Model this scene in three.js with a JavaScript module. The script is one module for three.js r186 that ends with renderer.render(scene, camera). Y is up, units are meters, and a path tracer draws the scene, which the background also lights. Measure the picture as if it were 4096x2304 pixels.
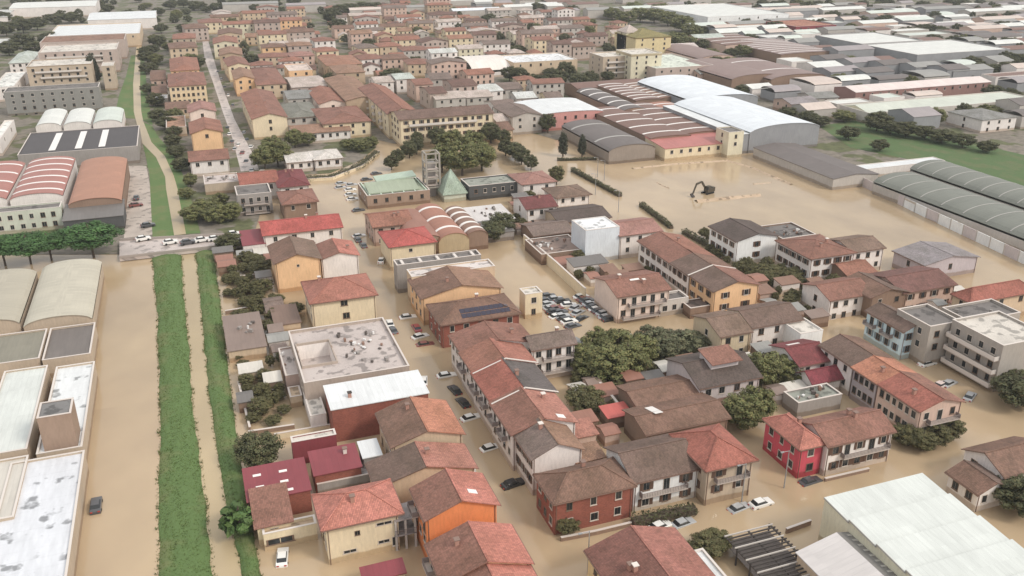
import * as THREE from 'three';
import { mergeGeometries } from 'three/addons/utils/BufferGeometryUtils.js';

// ---------- camera: from a helicopter 90 m above the flood, looking up the valley ----------
const scene = new THREE.Scene();
const camera = new THREE.PerspectiveCamera(35.98, 16 / 9, 1, 6000);
camera.position.set(0, 90, 0);
camera.rotation.order = 'YXZ';
camera.rotation.set(-22.946 * Math.PI / 180, -20 * Math.PI / 180, 0);

// ---------- sky: thick bright overcast, brightest towards the hidden sun behind the camera ----------
const SUN = new THREE.Vector3(0.62, 0.82, 0.72).normalize();
{
  const W = 256, H = 128, data = new Float32Array(W * H * 4);
  for (let j = 0; j < H; j++) for (let i = 0; i < W; i++) {
    const lat = ((j + 0.5) / H - 0.5) * Math.PI, lon = ((i + 0.5) / W - 0.5) * 2 * Math.PI;
    const d = new THREE.Vector3(Math.cos(lat) * Math.cos(lon), Math.sin(lat), Math.cos(lat) * Math.sin(lon));
    const glow = Math.pow(Math.max(0, d.dot(SUN)), 2.2);
    let L = lat > 0 ? 0.76 + 0.3 * Math.sin(lat) + 0.55 * glow : 0.2;
    L *= 1 + 0.05 * Math.sin(lon * 3 + Math.sin(lat * 9) * 2) * Math.cos(lat * 5);
    data.set([L * 0.985, L, L * 1.02, 1], (j * W + i) * 4);
  }
  const sky = new THREE.DataTexture(data, W, H, THREE.RGBAFormat, THREE.FloatType);
  sky.mapping = THREE.EquirectangularReflectionMapping; sky.magFilter = sky.minFilter = THREE.LinearFilter; sky.needsUpdate = true;
  scene.background = sky; scene.environment = sky;
}
const sun = new THREE.DirectionalLight(new THREE.Color(1, 0.92, 0.81), 2.1);
sun.position.copy(SUN).multiplyScalar(900).add(new THREE.Vector3(100, 0, -350));
sun.target.position.set(100, 0, -350);
sun.castShadow = true; sun.shadow.radius = 24; sun.shadow.mapSize.set(4096, 4096);
Object.assign(sun.shadow.camera, { left: -600, right: 600, top: 600, bottom: -600, near: 10, far: 2000 });
scene.add(sun, sun.target);
scene.fog = new THREE.FogExp2(0xc6cacc, 0.00013);
const renderer = new THREE.WebGLRenderer({ antialias: true });
renderer.setSize(1024, 576); renderer.toneMapping = THREE.LinearToneMapping; renderer.toneMappingExposure = 0.93;
renderer.shadowMap.enabled = true; renderer.shadowMap.type = THREE.PCFSoftShadowMap;

// ---------- helpers ----------
let seed = 20231103;
const rnd = () => { seed = (seed * 1664525 + 1013904223) >>> 0; return seed / 4294967296; };
const rr = (a, b) => a + (b - a) * rnd();
const V = (x, y, z) => new THREE.Vector3(x, y, z);
const used = new Map();
const numbered = n => { const k = used.get(n) || 0; used.set(n, k + 1); return k ? `${n}_${String(k).padStart(3, '0')}` : n; };
function tag(o, label, category, group) { o.userData.label = label; o.userData.category = category; if (group) o.userData.group = group; return o; }
function thing(name, label, category, x, y, z, turn = 0, group) {
  const o = new THREE.Group(); o.name = numbered(name); o.position.set(x, y, z); o.rotation.y = turn; scene.add(o);
  return tag(o, label, category, group);
}
function add(parent, name, geo, mat, x = 0, y = 0, z = 0) {
  const m = new THREE.Mesh(geo, mat); m.name = name; m.position.set(x, y, z); m.castShadow = m.receiveShadow = true; parent.add(m); return m;
}
function struct(name, geo, mat, kind = 'structure') { const m = add(scene, numbered(name), geo, mat); m.userData.kind = kind; return m; }

class MB { // collects flat polygons with uv in metres
  constructor() { this.p = []; this.u = []; this.ou = rnd() * 40; this.ov = rnd() * 40; }
  poly(pts, flip) {
    if (flip) pts = [...pts].reverse();
    const n = V(0, 0, 0), e = V(0, 0, 0);
    for (let i = 1; i < pts.length - 1; i++) n.add(e.copy(pts[i]).sub(pts[0]).cross(pts[i + 1].clone().sub(pts[0])));
    n.normalize();
    const ux = Math.abs(n.y) > 0.999 ? V(1, 0, 0) : V(n.z, 0, -n.x).normalize(), vy = n.clone().cross(ux);
    for (let i = 1; i < pts.length - 1; i++) for (const q of [pts[0], pts[i], pts[i + 1]]) {
      this.p.push(q.x, q.y, q.z); this.u.push(q.dot(ux) + this.ou, q.dot(vy) + this.ov);
    }
    return this;
  }
  box(x0, x1, y0, y1, z0, z1) {
    const c = (i, j, k) => V(i ? x1 : x0, j ? y1 : y0, k ? z1 : z0);
    this.poly([c(0, 0, 1), c(1, 0, 1), c(1, 1, 1), c(0, 1, 1)]); this.poly([c(1, 0, 0), c(0, 0, 0), c(0, 1, 0), c(1, 1, 0)]);
    this.poly([c(1, 0, 1), c(1, 0, 0), c(1, 1, 0), c(1, 1, 1)]); this.poly([c(0, 0, 0), c(0, 0, 1), c(0, 1, 1), c(0, 1, 0)]);
    this.poly([c(0, 1, 1), c(1, 1, 1), c(1, 1, 0), c(0, 1, 0)]); this.poly([c(0, 0, 0), c(1, 0, 0), c(1, 0, 1), c(0, 0, 1)]);
    return this;
  }
  slab(pts, t = 0.16) { // a sloping sheet of thickness t below its top face
    const lo = pts.map(q => V(q.x, q.y - t, q.z));
    this.poly(pts); this.poly(lo, true);
    pts.forEach((q, i) => { const k = (i + 1) % pts.length; this.poly([lo[i], lo[k], pts[k], q]); });
    return this;
  }
  bar(a, b, w, hh) { // a beam from a to b
    const d = b.clone().sub(a), s = d.clone().cross(V(0, 1, 0)); if (s.lengthSq() < 1e-6) s.set(1, 0, 0); s.normalize().multiplyScalar(w / 2);
    const up = s.clone().cross(d).normalize().multiplyScalar(hh / 2);
    const q = (p, i, j) => p.clone().addScaledVector(s, i).addScaledVector(up, j);
    const A = [q(a, -1, -1), q(a, 1, -1), q(a, 1, 1), q(a, -1, 1)], B2 = [q(b, -1, -1), q(b, 1, -1), q(b, 1, 1), q(b, -1, 1)];
    for (let i = 0; i < 4; i++) { const k = (i + 1) % 4; this.poly([A[i], B2[i], B2[k], A[k]], true); }
    this.poly(A, true); this.poly(B2); return this;
  }
  geo() {
    const g = new THREE.BufferGeometry();
    g.setAttribute('position', new THREE.Float32BufferAttribute(this.p, 3)); g.setAttribute('uv', new THREE.Float32BufferAttribute(this.u, 2));
    g.computeVertexNormals(); return g;
  }
}
const boxGeo = (x0, x1, y0, y1, z0, z1) => new MB().box(x0, x1, y0, y1, z0, z1).geo();

// ---------- procedural textures ----------
function lattice(n, s) { let q = s >>> 0; const a = new Float32Array(n * n); for (let i = 0; i < a.length; i++) { q = (q * 1664525 + 1013904223) >>> 0; a[i] = q / 4294967296; } return a; }
const lat = {};
function vnoise(x, y, n, s) { // tileable value noise, x and y in 0..1, n cells
  const L = lat[n + '_' + s] || (lat[n + '_' + s] = lattice(n, s * 7919 + n)); x *= n; y *= n;
  const xi = Math.floor(x), yi = Math.floor(y); let fx = x - xi, fy = y - yi; fx = fx * fx * (3 - 2 * fx); fy = fy * fy * (3 - 2 * fy);
  const i0 = ((xi % n) + n) % n, i1 = (i0 + 1) % n, j0 = ((yi % n) + n) % n, j1 = (j0 + 1) % n;
  return (L[j0 * n + i0] * (1 - fx) + L[j0 * n + i1] * fx) * (1 - fy) + (L[j1 * n + i0] * (1 - fx) + L[j1 * n + i1] * fx) * fy;
}
const fbm = (x, y, n, s, o = 4) => { let a = 0, w = 0.5, t = 0; for (let i = 0; i < o; i++) { a += w * vnoise(x, y, n, s + i); t += w; w *= 0.5; n *= 2; } return a / t; };
function texture(size, metres, fn, srgb = true) {
  const d = new Uint8Array(size * size * 4);
  for (let j = 0; j < size; j++) for (let i = 0; i < size; i++) {
    const c = fn(i / size, j / size), k = (j * size + i) * 4, q = Array.isArray(c) ? c : [c, c, c];
    for (let m = 0; m < 3; m++) { let x = Math.max(0, Math.min(1, q[m])); if (srgb) x = x <= 0.0031308 ? 12.92 * x : 1.055 * Math.pow(x, 1 / 2.4) - 0.055; d[k + m] = x * 255; }
    d[k + 3] = 255;
  }
  const t = new THREE.DataTexture(d, size, size); t.wrapS = t.wrapT = THREE.RepeatWrapping; t.magFilter = THREE.LinearFilter; t.minFilter = THREE.LinearMipmapLinearFilter;
  t.generateMipmaps = true; t.repeat.set(1 / metres, 1 / metres); if (srgb) t.colorSpace = THREE.SRGBColorSpace; t.needsUpdate = true; return t;
}
const hash = (a, b) => { let h = (a * 374761393 + b * 668265263) >>> 0; h = ((h ^ (h >>> 13)) * 1274126177) >>> 0; return ((h ^ (h >>> 16)) >>> 0) / 4294967296; };
const TX = {
  tile: texture(2048, 24, (x, y) => { // 96 columns x 68 courses of clay tile, lichen and rain stains
    const c = Math.floor(x * 96), r = Math.floor(y * 68), fx = x * 96 - c, fy = y * 68 - r;
    const one = 0.82 + 0.3 * (hash(c, r) - 0.5), groove = 0.8 + 0.2 * Math.sin(fx * Math.PI), lap = fy < 0.12 ? 0.78 : 1;
    const st = fbm(x, y, 6, 3), l = fbm(x, y, 24, 9), streak = fbm(x, y * 0.2, 48, 21, 2);
    const k = one * groove * lap * (0.72 + 0.5 * st) * (l > 0.62 ? 0.86 : 1) * (0.9 + 0.2 * streak);
    return [k, k * (0.97 + 0.06 * l), k * (0.95 + 0.1 * st)];
  }),
  tileBump: texture(1024, 12, (x, y) => { const c = x * 48 % 1, r = y * 34 % 1; return 0.6 * Math.sin(c * Math.PI) + 0.4 * r; }, false),
  sheet: texture(1024, 16, (x, y) => {
    const seam = (x * 16 % 1) < 0.06 ? 0.9 : 1, panel = 0.97 + 0.06 * (hash(Math.floor(x * 16), Math.floor(y * 3)) - 0.5), st = fbm(x, y, 4, 13), dr = fbm(x, y * 0.15, 40, 17, 3);
    return seam * panel * (0.86 + 0.16 * st) * (0.9 + 0.16 * dr);
  }),
  dirty: texture(1024, 30, (x, y) => {
    const st = fbm(x, y, 5, 31), d2 = fbm(x, y, 14, 35), dr = fbm(x * 1, y * 0.2, 60, 37, 3), seam = (y * 12 % 1) < 0.025 ? 0.86 : 1;
    let k = seam * (0.86 + 0.18 * st) * (0.86 + 0.24 * dr); if (d2 > 0.62) k *= 1 - Math.min(0.6, (d2 - 0.62) * 5); return k;
  }),
  concrete: texture(1024, 20, (x, y) => {
    const st = fbm(x, y, 4, 41), d2 = fbm(x, y, 12, 43), f = fbm(x, y, 90, 47, 2);
    let k = (0.7 + 0.42 * st) * (0.9 + 0.2 * f); if (d2 > 0.58) k *= 1 - Math.min(0.45, (d2 - 0.58) * 4); return [k, k * 0.985, k * 0.985];
  }),
  stucco: texture(1024, 14, (x, y) => {
    const st = fbm(x, y, 4, 51), dr = fbm(x, y * 0.25, 50, 53, 3), f = fbm(x, y, 128, 57, 2);
    let k = (0.84 + 0.2 * st) * (0.86 + 0.2 * dr) * (0.95 + 0.1 * f); const lvl = 0.055 + 0.03 * fbm(x, 0.3, 9, 58, 3); // damp mud band that the flood left on the walls
    const wet = y < lvl ? 1 : Math.max(0, 1 - (y - lvl) / 0.02); return [k * (1 - 0.32 * wet), k * (1 - 0.4 * wet), k * (1 - 0.48 * wet)];
  }),
  brick: texture(1024, 10, (x, y) => {
    const r = Math.floor(y * 120), c = Math.floor(x * 40 + (r % 2) * 0.5), st = fbm(x, y, 5, 61), m = (y * 120 % 1) < 0.14 ? 1.12 : 1;
    return m * (0.8 + 0.3 * (hash(c % 40, r) - 0.3)) * (0.75 + 0.4 * st);
  }),
  grass: texture(1024, 26, (x, y) => {
    const a = fbm(x, y, 6, 71), b = fbm(x, y, 30, 73), c = fbm(x, y, 160, 77, 2), k = (0.6 + 0.55 * b) * (0.7 + 0.6 * c);
    const kk = 0.72 + 0.28 * k, dry = Math.max(0, a - 0.48) * 1.5; return [kk * (0.36 + 0.4 * dry), kk * (0.62 + 0.06 * dry), kk * (0.2 + 0.14 * dry)];
  }),
  earth: texture(1024, 60, (x, y) => {
    const a = fbm(x, y, 8, 81), b = fbm(x, y, 40, 83), k = 0.55 + 0.7 * b; const g = a > 0.52 ? 1 : 0; const s = Math.min(1, Math.max(0, (a - 0.5) * 14));
    return [k * (0.44 - 0.2 * s), k * (0.42 - 0.14 * s), k * (0.38 - 0.24 * s)];
  }),
  silt: texture(1024, 170, (x, y) => { const a = fbm(x, y, 4, 91), b = fbm(x + 0.1 * a, y * 0.6, 18, 93), c = fbm(x, y, 60, 95, 2); const k = 0.72 + 0.28 * a + 0.3 * (b - 0.5) + 0.03 * (c - 0.5); return [k, k * (0.985 + 0.02 * b), k * (0.97 + 0.05 * a)]; }),
  ripple: texture(1024, 46, (x, y) => fbm(x, y, 12, 97, 5), false),
};
// linear base colours
const COL = {
  cream: [.76, .64, .45], cream2: [.64, .52, .36], cream3: [.72, .68, .52], creamy: [.7, .64, .48], beige: [.62, .48, .34], beige2: [.52, .42, .32], beigegrey: [.45, .37, .31], white: [.8, .74, .7], white2: [.82, .82, .8],
  peach: [.8, .52, .3], pink: [.62, .45, .37], pinkwhite: [.8, .65, .56], pinkgrey: [.5, .4, .35], pinkgrey2: [.52, .38, .32], pinkred: [.62, .3, .27], orange: [.76, .26, .1], brick: [.3, .1, .07], magenta: [.56, .085, .115], wine: [.25, .05, .06], wine2: [.24, .07, .07],
  tan: [.48, .36, .25], tan2: [.45, .35, .22], yellow: [.7, .58, .34], yellowp: [.74, .58, .38], grey: [.33, .3, .28], grey2: [.27, .26, .24], concrete: [.4, .36, .32], pale: [.6, .55, .5], palegrey: [.5, .46, .42], palegreen: [.58, .6, .5], palegreen2: [.55, .6, .52], paleblue: [.6, .75, .85], bluewhite: [.68, .72, .76],
  lilac: [.52, .46, .48], lilacwhite: [.6, .53, .52], greylilac: [.42, .37, .38], brown: [.27, .18, .13], brownpink: [.34, .24, .18], greybrownw: [.3, .25, .21], slatew: [.3, .3, .31], maroonw: [.3, .17, .15], darkgrey: [.09, .09, .09], beige3: [.5, .4, .3],
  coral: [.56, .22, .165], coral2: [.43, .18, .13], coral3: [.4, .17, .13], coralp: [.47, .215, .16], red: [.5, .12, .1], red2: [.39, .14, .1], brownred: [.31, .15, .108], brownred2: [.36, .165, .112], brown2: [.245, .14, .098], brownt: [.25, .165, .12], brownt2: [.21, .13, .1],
  darkbrown: [.13, .095, .08], darkred: [.2, .065, .06], maroon: [.22, .105, .085], maroon2: [.26, .115, .088], maroon3: [.195, .108, .083], orangebrown: [.4, .2, .13], terra: [.36, .21, .14], pinktile: [.42, .22, .18], greybrown: [.24, .175, .145], greybrown2: [.17, .145, .13], greyd: [.17, .155, .145], greyd2: [.19, .185, .18],
  greyroof: [.3, .29, .27], greygreen: [.28, .29, .25], greygreen2: [.26, .25, .21], lilacroof: [.33, .29, .29], slate: [.15, .125, .115], black: [.065, .055, .055], olivegrey: [.24, .22, .17], beigesheet: [.5, .46, .37], beigesheet2: [.42, .38, .3], palesheet: [.62, .58, .56], greysheet: [.2, .19, .18], paleroof: [.6, .5, .44],
  concreteR: [.48, .42, .39], whitetile: [.76, .7, .64], white3: [.7, .7, .66], dirtywhite: [.66, .67, .7], greenwhite: [.63, .65, .615], greenwhite2: [.6, .64, .58], greenpale: [.58, .6, .52], bluewhite2: [.72, .75, .8], pinkpale: [.72, .62, .58], copper: [.34, .38, .28], copper2: [.42, .5, .4], mauve: [.26, .18, .16], greendark: [.19, .195, .165], olive: [.3, .25, .1], pinkbrown: [.38, .17, .14], orangebrown2: [.4, .2, .13], palegreyR: [.55, .5, .47],
};
COL.brown3 = COL.brown; COL.orangeR = [.55, .24, .15];
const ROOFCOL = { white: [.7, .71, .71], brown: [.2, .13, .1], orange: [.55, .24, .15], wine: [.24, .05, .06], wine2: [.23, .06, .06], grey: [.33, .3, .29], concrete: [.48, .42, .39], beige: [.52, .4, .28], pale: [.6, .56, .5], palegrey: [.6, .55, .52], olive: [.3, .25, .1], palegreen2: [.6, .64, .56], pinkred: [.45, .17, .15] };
const mats = new Map();
function mat(kind, key) {
  const id = kind + ':' + key; if (mats.has(id)) return mats.get(id);
  const c = (kind !== 'wall' && ROOFCOL[key]) || COL[key] || [.4, .35, .3];
  const m = new THREE.MeshStandardMaterial({ roughness: 0.88 }); m.color.setRGB(...c.map(v => v * (kind === 'tile' ? 1.08 : kind === 'wall' ? 1.06 : 1.1)).map(v => Math.min(0.86, v)));
  m.map = kind === 'tile' ? TX.tile : kind === 'sheet' ? TX.sheet : kind === 'dirty' ? TX.dirty : kind === 'flat' ? TX.concrete : key === 'brick' ? TX.brick : TX.stucco;
  if (kind === 'tile') { m.bumpMap = TX.tileBump; m.bumpScale = 0.05; m.roughness = 0.8; }
  if (kind === 'sheet' || kind === 'dirty') m.roughness = 0.55;
  mats.set(id, m); return m;
}
const plain = (r, g, b, rough = 0.8) => { const m = new THREE.MeshStandardMaterial({ roughness: rough }); m.color.setRGB(r, g, b); return m; };
const M = {
  glass: plain(.025, .028, .03, .12), frame: plain(.55, .48, .42), frameDark: plain(.2, .13, .09), sill: plain(.6, .55, .5), shutter: [plain(.11, .06, .04), plain(.09, .07, .05), plain(.2, .26, .3)],
  gutter: plain(.2, .12, .09, .5), coping: plain(.62, .55, .5), rail: plain(.24, .2, .19), railPale: plain(.66, .6, .55), slab: plain(.5, .43, .38), chimney: plain(.4, .22, .17), belfry: plain(.34, .31, .27), coping2: plain(.24, .16, .13), chimneyPale: plain(.7, .64, .58), dark: plain(.06, .05, .045), skylight: plain(.82, .78, .74, .4), skyDim: plain(.4, .38, .35, .5),
  solar: plain(.035, .03, .05, .2), box: [plain(.3, .27, .25), plain(.7, .68, .66), plain(.12, .1, .09), plain(.25, .15, .11)], post: plain(.5, .46, .42), copperRib: plain(.6, .7, .58),
  trunk: plain(.09, .065, .045), bridge: plain(.36, .31, .28), tyre: plain(.015, .015, .015), lamp: plain(.3, .3, .3, .4),
};

// ---------- windows, chimneys and balconies shared by all houses ----------
const winFrame = mergeGeometries([boxGeo(-.58, .58, .5, .58, 0, .06), boxGeo(-.58, .58, -.58, -.5, 0, .06), boxGeo(-.58, -.5, -.5, .5, 0, .06), boxGeo(.5, .58, -.5, .5, 0, .06), boxGeo(-.64, .64, -.64, -.58, 0, .14)]);
const winPane = mergeGeometries([boxGeo(-.5, -.02, -.5, .5, .004, .03), boxGeo(.02, .5, -.5, .5, .004, .03)]);
const shutterGeo = boxGeo(-.25, .25, -.54, .54, .004, .07);
function windowAt(parent, pos, yaw, w, h, sh) {
  const f = add(parent, 'window', winFrame, rnd() < .4 ? M.frameDark : M.frame); f.position.copy(pos); f.rotation.y = yaw; f.scale.set(w, h, 1);
  add(f, 'pane', winPane, M.glass);
  if (sh) for (const s of [-1, 1]) add(f, 'shutter', shutterGeo, M.shutter[sh === 2 ? 2 : 0], s * .86, 0, 0);
  return f;
}

const pipeGeo = new THREE.CylinderGeometry(.06, .06, 1, 8).translate(0, .5, 0);
// ---------- one building ----------
function B(name, label, cat, x, z, w, d, h, o) {
  const t = thing(name, label, cat, x, 0, z);
  const hw = w / 2, hd = d / 2, rise = o.rise || 0, ov = o.sheet ? .25 : o.ov || .5, far = Math.hypot(x, z) > 420;
  const kind = o.sheet ? (o.stain ? 'dirty' : 'sheet') : o.r === 'flat' ? 'flat' : 'tile';
  const rm = mat(kind, o.R), rm2 = o.R2 ? mat(kind, o.R2) : rm, wm = mat('wall', o.W);  // second slope colour: retiled patches, with light from the right painted in too
  const top = (px, pz) => { // height of the roof surface
    const ax = Math.abs(px), az = Math.abs(pz);
    if (o.r === 'gx') return h + rise * (1 - az / hd); if (o.r === 'gz') return h + rise * (1 - ax / hw);
    if (o.r === 'shed') return h + rise * (hd - pz) / d;
    if (o.r === 'vz') return h + rise * Math.sqrt(Math.max(0, 1 - (ax / hw) ** 2 * .96)); if (o.r === 'vx') return h + rise * Math.sqrt(Math.max(0, 1 - (az / hd) ** 2 * .96));
    if (o.r === 'hip') { const m = Math.min(hw, hd); return h + rise * Math.min(1, Math.min(hw - ax, hd - az) / m); }
    if (o.r === 'pyr') return h + rise * (1 - Math.max(ax / hw, az / hd)); return h + .02;
  };
  const low = -1;
  if (o.r === 'frame') return frameHouse(t, w, d, h, o);
  if (o.r === 'rafters') return rafters(t, w, d, h);
  // walls
  const mb = new MB(); mb.ov = 0; const P = (a, b, c) => V(a, b, c), par = o.par || 0;
  const gx = o.r === 'gx', gz = o.r === 'gz';
  const side = (pts) => mb.poly(pts);
  const eh = o.r === 'flat' ? h + par : h;
  const arc = n => Array.from({ length: n + 1 }, (_, i) => 1 - 2 * i / n);
  const hB = o.r === 'shed' ? h + rise : eh;
  if (o.r === 'vz') {
    side([P(-hw, low, hd), P(hw, low, hd), ...arc(14).map(s => P(s * hw, top(s * hw, 0) - .05, hd))]); side([P(hw, low, -hd), P(-hw, low, -hd), ...arc(14).map(s => P(-s * hw, top(s * hw, 0) - .05, -hd))]);
  } else if (o.r === 'saw') {
    const n = o.teeth; for (const s of [1, -1]) for (let i = 0; i < n; i++) { const z0 = -hd + d * i / n, z1 = -hd + d * (i + 1) / n; mb.poly([P(s * hw, low, z1), P(s * hw, low, z0), P(s * hw, h + rise - .05, z0), P(s * hw, h - .05, z1)], s < 0); }
    side([P(-hw, low, hd), P(hw, low, hd), P(hw, h - .05, hd), P(-hw, h - .05, hd)]); side([P(hw, low, -hd), P(-hw, low, -hd), P(-hw, h + rise - .05, -hd), P(hw, h + rise - .05, -hd)]);
  } else {
    side([P(-hw, low, hd), P(hw, low, hd), P(hw, eh, hd), ...(gz ? [P(0, h + rise - .02, hd)] : []), P(-hw, eh, hd)]);
    side([P(hw, low, -hd), P(-hw, low, -hd), P(-hw, hB, -hd), ...(gz ? [P(0, h + rise - .02, -hd)] : []), P(hw, hB, -hd)]);
  }
  if (o.r !== 'saw') {
    side([P(hw, low, hd), P(hw, low, -hd), P(hw, hB, -hd), ...(gx ? [P(hw, h + rise - .02, 0)] : []), P(hw, eh, hd)]);
    side([P(-hw, low, -hd), P(-hw, low, hd), P(-hw, eh, hd), ...(gx ? [P(-hw, h + rise - .02, 0)] : []), P(-hw, hB, -hd)]);
  }
  if (o.r === 'flat' && par > 0) { const k = .22; // inner faces of the parapet
    mb.poly([P(-hw + k, h, hd - k), P(-hw + k, eh, hd - k), P(hw - k, eh, hd - k), P(hw - k, h, hd - k)]); mb.poly([P(-hw + k, h, -hd + k), P(hw - k, h, -hd + k), P(hw - k, eh, -hd + k), P(-hw + k, eh, -hd + k)]);
    mb.poly([P(hw - k, h, hd - k), P(hw - k, eh, hd - k), P(hw - k, eh, -hd + k), P(hw - k, h, -hd + k)]); mb.poly([P(-hw + k, h, hd - k), P(-hw + k, h, -hd + k), P(-hw + k, eh, -hd + k), P(-hw + k, eh, hd - k)]);
  }
  add(t, 'wall', mb.geo(), wm);
  // roof
  let roof;
  const R = new MB(), R2 = o.R2 ? new MB() : R; let ridge = null;
  const e = ov;
  if (gz) {
    const dy = rise * e / hw, y0 = h - dy + .12, y1 = h + rise + .12;
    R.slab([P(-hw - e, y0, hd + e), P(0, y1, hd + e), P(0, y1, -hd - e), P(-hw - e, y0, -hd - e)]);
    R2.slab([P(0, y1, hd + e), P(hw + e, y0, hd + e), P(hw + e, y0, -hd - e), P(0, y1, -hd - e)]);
    ridge = [-.14, .14, y1 - .05, y1 + .07, -hd - e, hd + e];
  } else if (gx) {
    const dy = rise * e / hd, y0 = h - dy + .12, y1 = h + rise + .12;
    R.slab([P(-hw - e, y0, hd + e), P(hw + e, y0, hd + e), P(hw + e, y1, 0), P(-hw - e, y1, 0)]);
    R2.slab([P(-hw - e, y1, 0), P(hw + e, y1, 0), P(hw + e, y0, -hd - e), P(-hw - e, y0, -hd - e)]);
    ridge = [-hw - e, hw + e, y1 - .05, y1 + .07, -.14, .14];
  } else if (o.r === 'hip' || o.r === 'pyr') {
    const a = o.r === 'pyr' ? [0, 0] : w > d ? [hw - hd, 0] : [0, hd - hw], dy = rise * e / Math.min(hw, hd), y0 = h - dy + .12, y1 = h + rise + .12, ew = hw + e, ed = hd + e;
    const A = P(-a[0], y1, a[1]), B1 = P(a[0], y1, a[1]), C = P(a[0], y1, -a[1]), D = P(-a[0], y1, -a[1]), c0 = P(-ew, y0, ed), c1 = P(ew, y0, ed), c2 = P(ew, y0, -ed), c3 = P(-ew, y0, -ed);
    const uniq = l => l.filter((q, i) => i === 0 || q.distanceTo(l[i - 1]) > .01).filter((q, i, s) => i === 0 || i < s.length - 1 || q.distanceTo(s[0]) > .01);
    for (const l of [[c0, c1, B1, A], [c1, c2, C, B1], [c2, c3, D, C], [c3, c0, A, D]]) R.slab(uniq(l));
    if (!far) { const hm = new MB(); for (const [q, s] of [[c0, A], [c1, B1], [c2, C], [c3, D]]) hm.bar(q.clone().setY(q.y + .02), s.clone().setY(s.y + .02), .28, .12); if (a[0] > .3) hm.bar(A, B1, .28, .14); if (a[1] > .3) hm.bar(A, D, .28, .14); ridge = hm; }
  } else if (o.r === 'shed') {
    const dy = rise * e / d; R.slab([P(-hw - e, h - dy + .12, hd + e), P(hw + e, h - dy + .12, hd + e), P(hw + e, h + rise + dy + .12, -hd - e), P(-hw - e, h + rise + dy + .12, -hd - e)]);
  } else if (o.r === 'vz' || o.r === 'vx') {
    const n = 16, X = o.r === 'vz', H2 = X ? hw : hd, L2 = (X ? hd : hw) + e;
    for (let i = 0; i < n; i++) { const a = -H2 + 2 * H2 * i / n, b = -H2 + 2 * H2 * (i + 1) / n, ya = (X ? top(a, 0) : top(0, a)) + .1, yb = (X ? top(b, 0) : top(0, b)) + .1;
      if (X) R.slab([P(a, ya, L2), P(b, yb, L2), P(b, yb, -L2), P(a, ya, -L2)], .14); else R.slab([P(-L2, ya, a), P(-L2, yb, b), P(L2, yb, b), P(L2, ya, a)].reverse(), .14); }
  } else if (o.r === 'saw') {
    const n = o.teeth; for (let i = 0; i < n; i++) { const z0 = -hd + d * i / n, z1 = -hd + d * (i + 1) / n - .02; R.slab([P(-hw - .15, h + .06, z1), P(hw + .15, h + .06, z1), P(hw + .15, h + rise + .1, z0), P(-hw - .15, h + rise + .1, z0)], .14); }
    const gl = new MB(); for (let i = 1; i < n; i++) { const z0 = -hd + d * i / n; gl.poly([P(hw, h - .05, z0 - .01), P(-hw, h - .05, z0 - .01), P(-hw, h + rise - .06, z0 - .01), P(hw, h + rise - .06, z0 - .01)]); } add(t, 'rooflight_band', gl.geo(), M.glass);
    const tr = new MB(); for (let i = 0; i < n; i++) { const z0 = -hd + d * i / n, z1 = -hd + d * (i + 1) / n; tr.bar(P(-hw - .2, h + rise - .02, z0), P(-hw - .2, h - .06, z1), .12, .24); tr.bar(P(-hw - .2, h - .06, z1), P(-hw - .2, h + rise - .02, z1), .12, .16); } add(t, 'edge_trim', tr.geo(), M.skyDim);
  } else { // flat, with or without a sunken court
    const k = par > 0 ? .22 : 0, a0 = -hw + k, a1 = hw - k, b0 = -hd + k, b1 = hd - k, q = (x0, x1, z0, z1, y = h) => R.poly([P(x0, y, z1), P(x1, y, z1), P(x1, y, z0), P(x0, y, z0)]);
    if (o.well) { const [f0, g0, f1, g1] = o.well, x0 = -hw + w * f0, x1 = -hw + w * f1, z1 = hd - d * g0, z0 = hd - d * g1;
      q(a0, x0, b0, b1); q(x1, a1, b0, b1); q(x0, x1, b0, z0); q(x0, x1, z1, b1); q(x0, x1, z0, z1, h - 3.2);
      const wl = new MB(), y0 = h - 3.2; wl.poly([P(x0, y0, z0), P(x1, y0, z0), P(x1, h, z0), P(x0, h, z0)]); wl.poly([P(x1, y0, z1), P(x0, y0, z1), P(x0, h, z1), P(x1, h, z1)]); wl.poly([P(x0, y0, z1), P(x0, y0, z0), P(x0, h, z0), P(x0, h, z1)]); wl.poly([P(x1, y0, z0), P(x1, y0, z1), P(x1, h, z1), P(x1, h, z0)]);
      add(t, 'court_wall', wl.geo(), mat('wall', 'white')); const rim = new MB(); rim.box(x0 - .25, x1 + .25, h + .01, h + .55, z0 - .25, z0 - .02); rim.box(x1 + .02, x1 + .25, h + .01, h + .55, z0, z1); rim.box(x0 - .25, x0 - .02, h + .01, h + .55, z0, z1); rim.box(x0 - .25, x1 + .25, h + .01, h + .55, z1 + .02, z1 + .25); add(t, 'court_parapet', rim.geo(), wm);
      add(t, 'awning', new MB().slab([P(x0 + .4, h - 1.2, z1 - .2), P(x1 - 1, h - 1.2, z1 - .2), P(x1 - 1, h - .9, z1 - 1.8), P(x0 + .4, h - .9, z1 - 1.8)], .08).geo(), mat('sheet', 'pale'));
    } else q(a0, a1, b0, b1);
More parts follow.
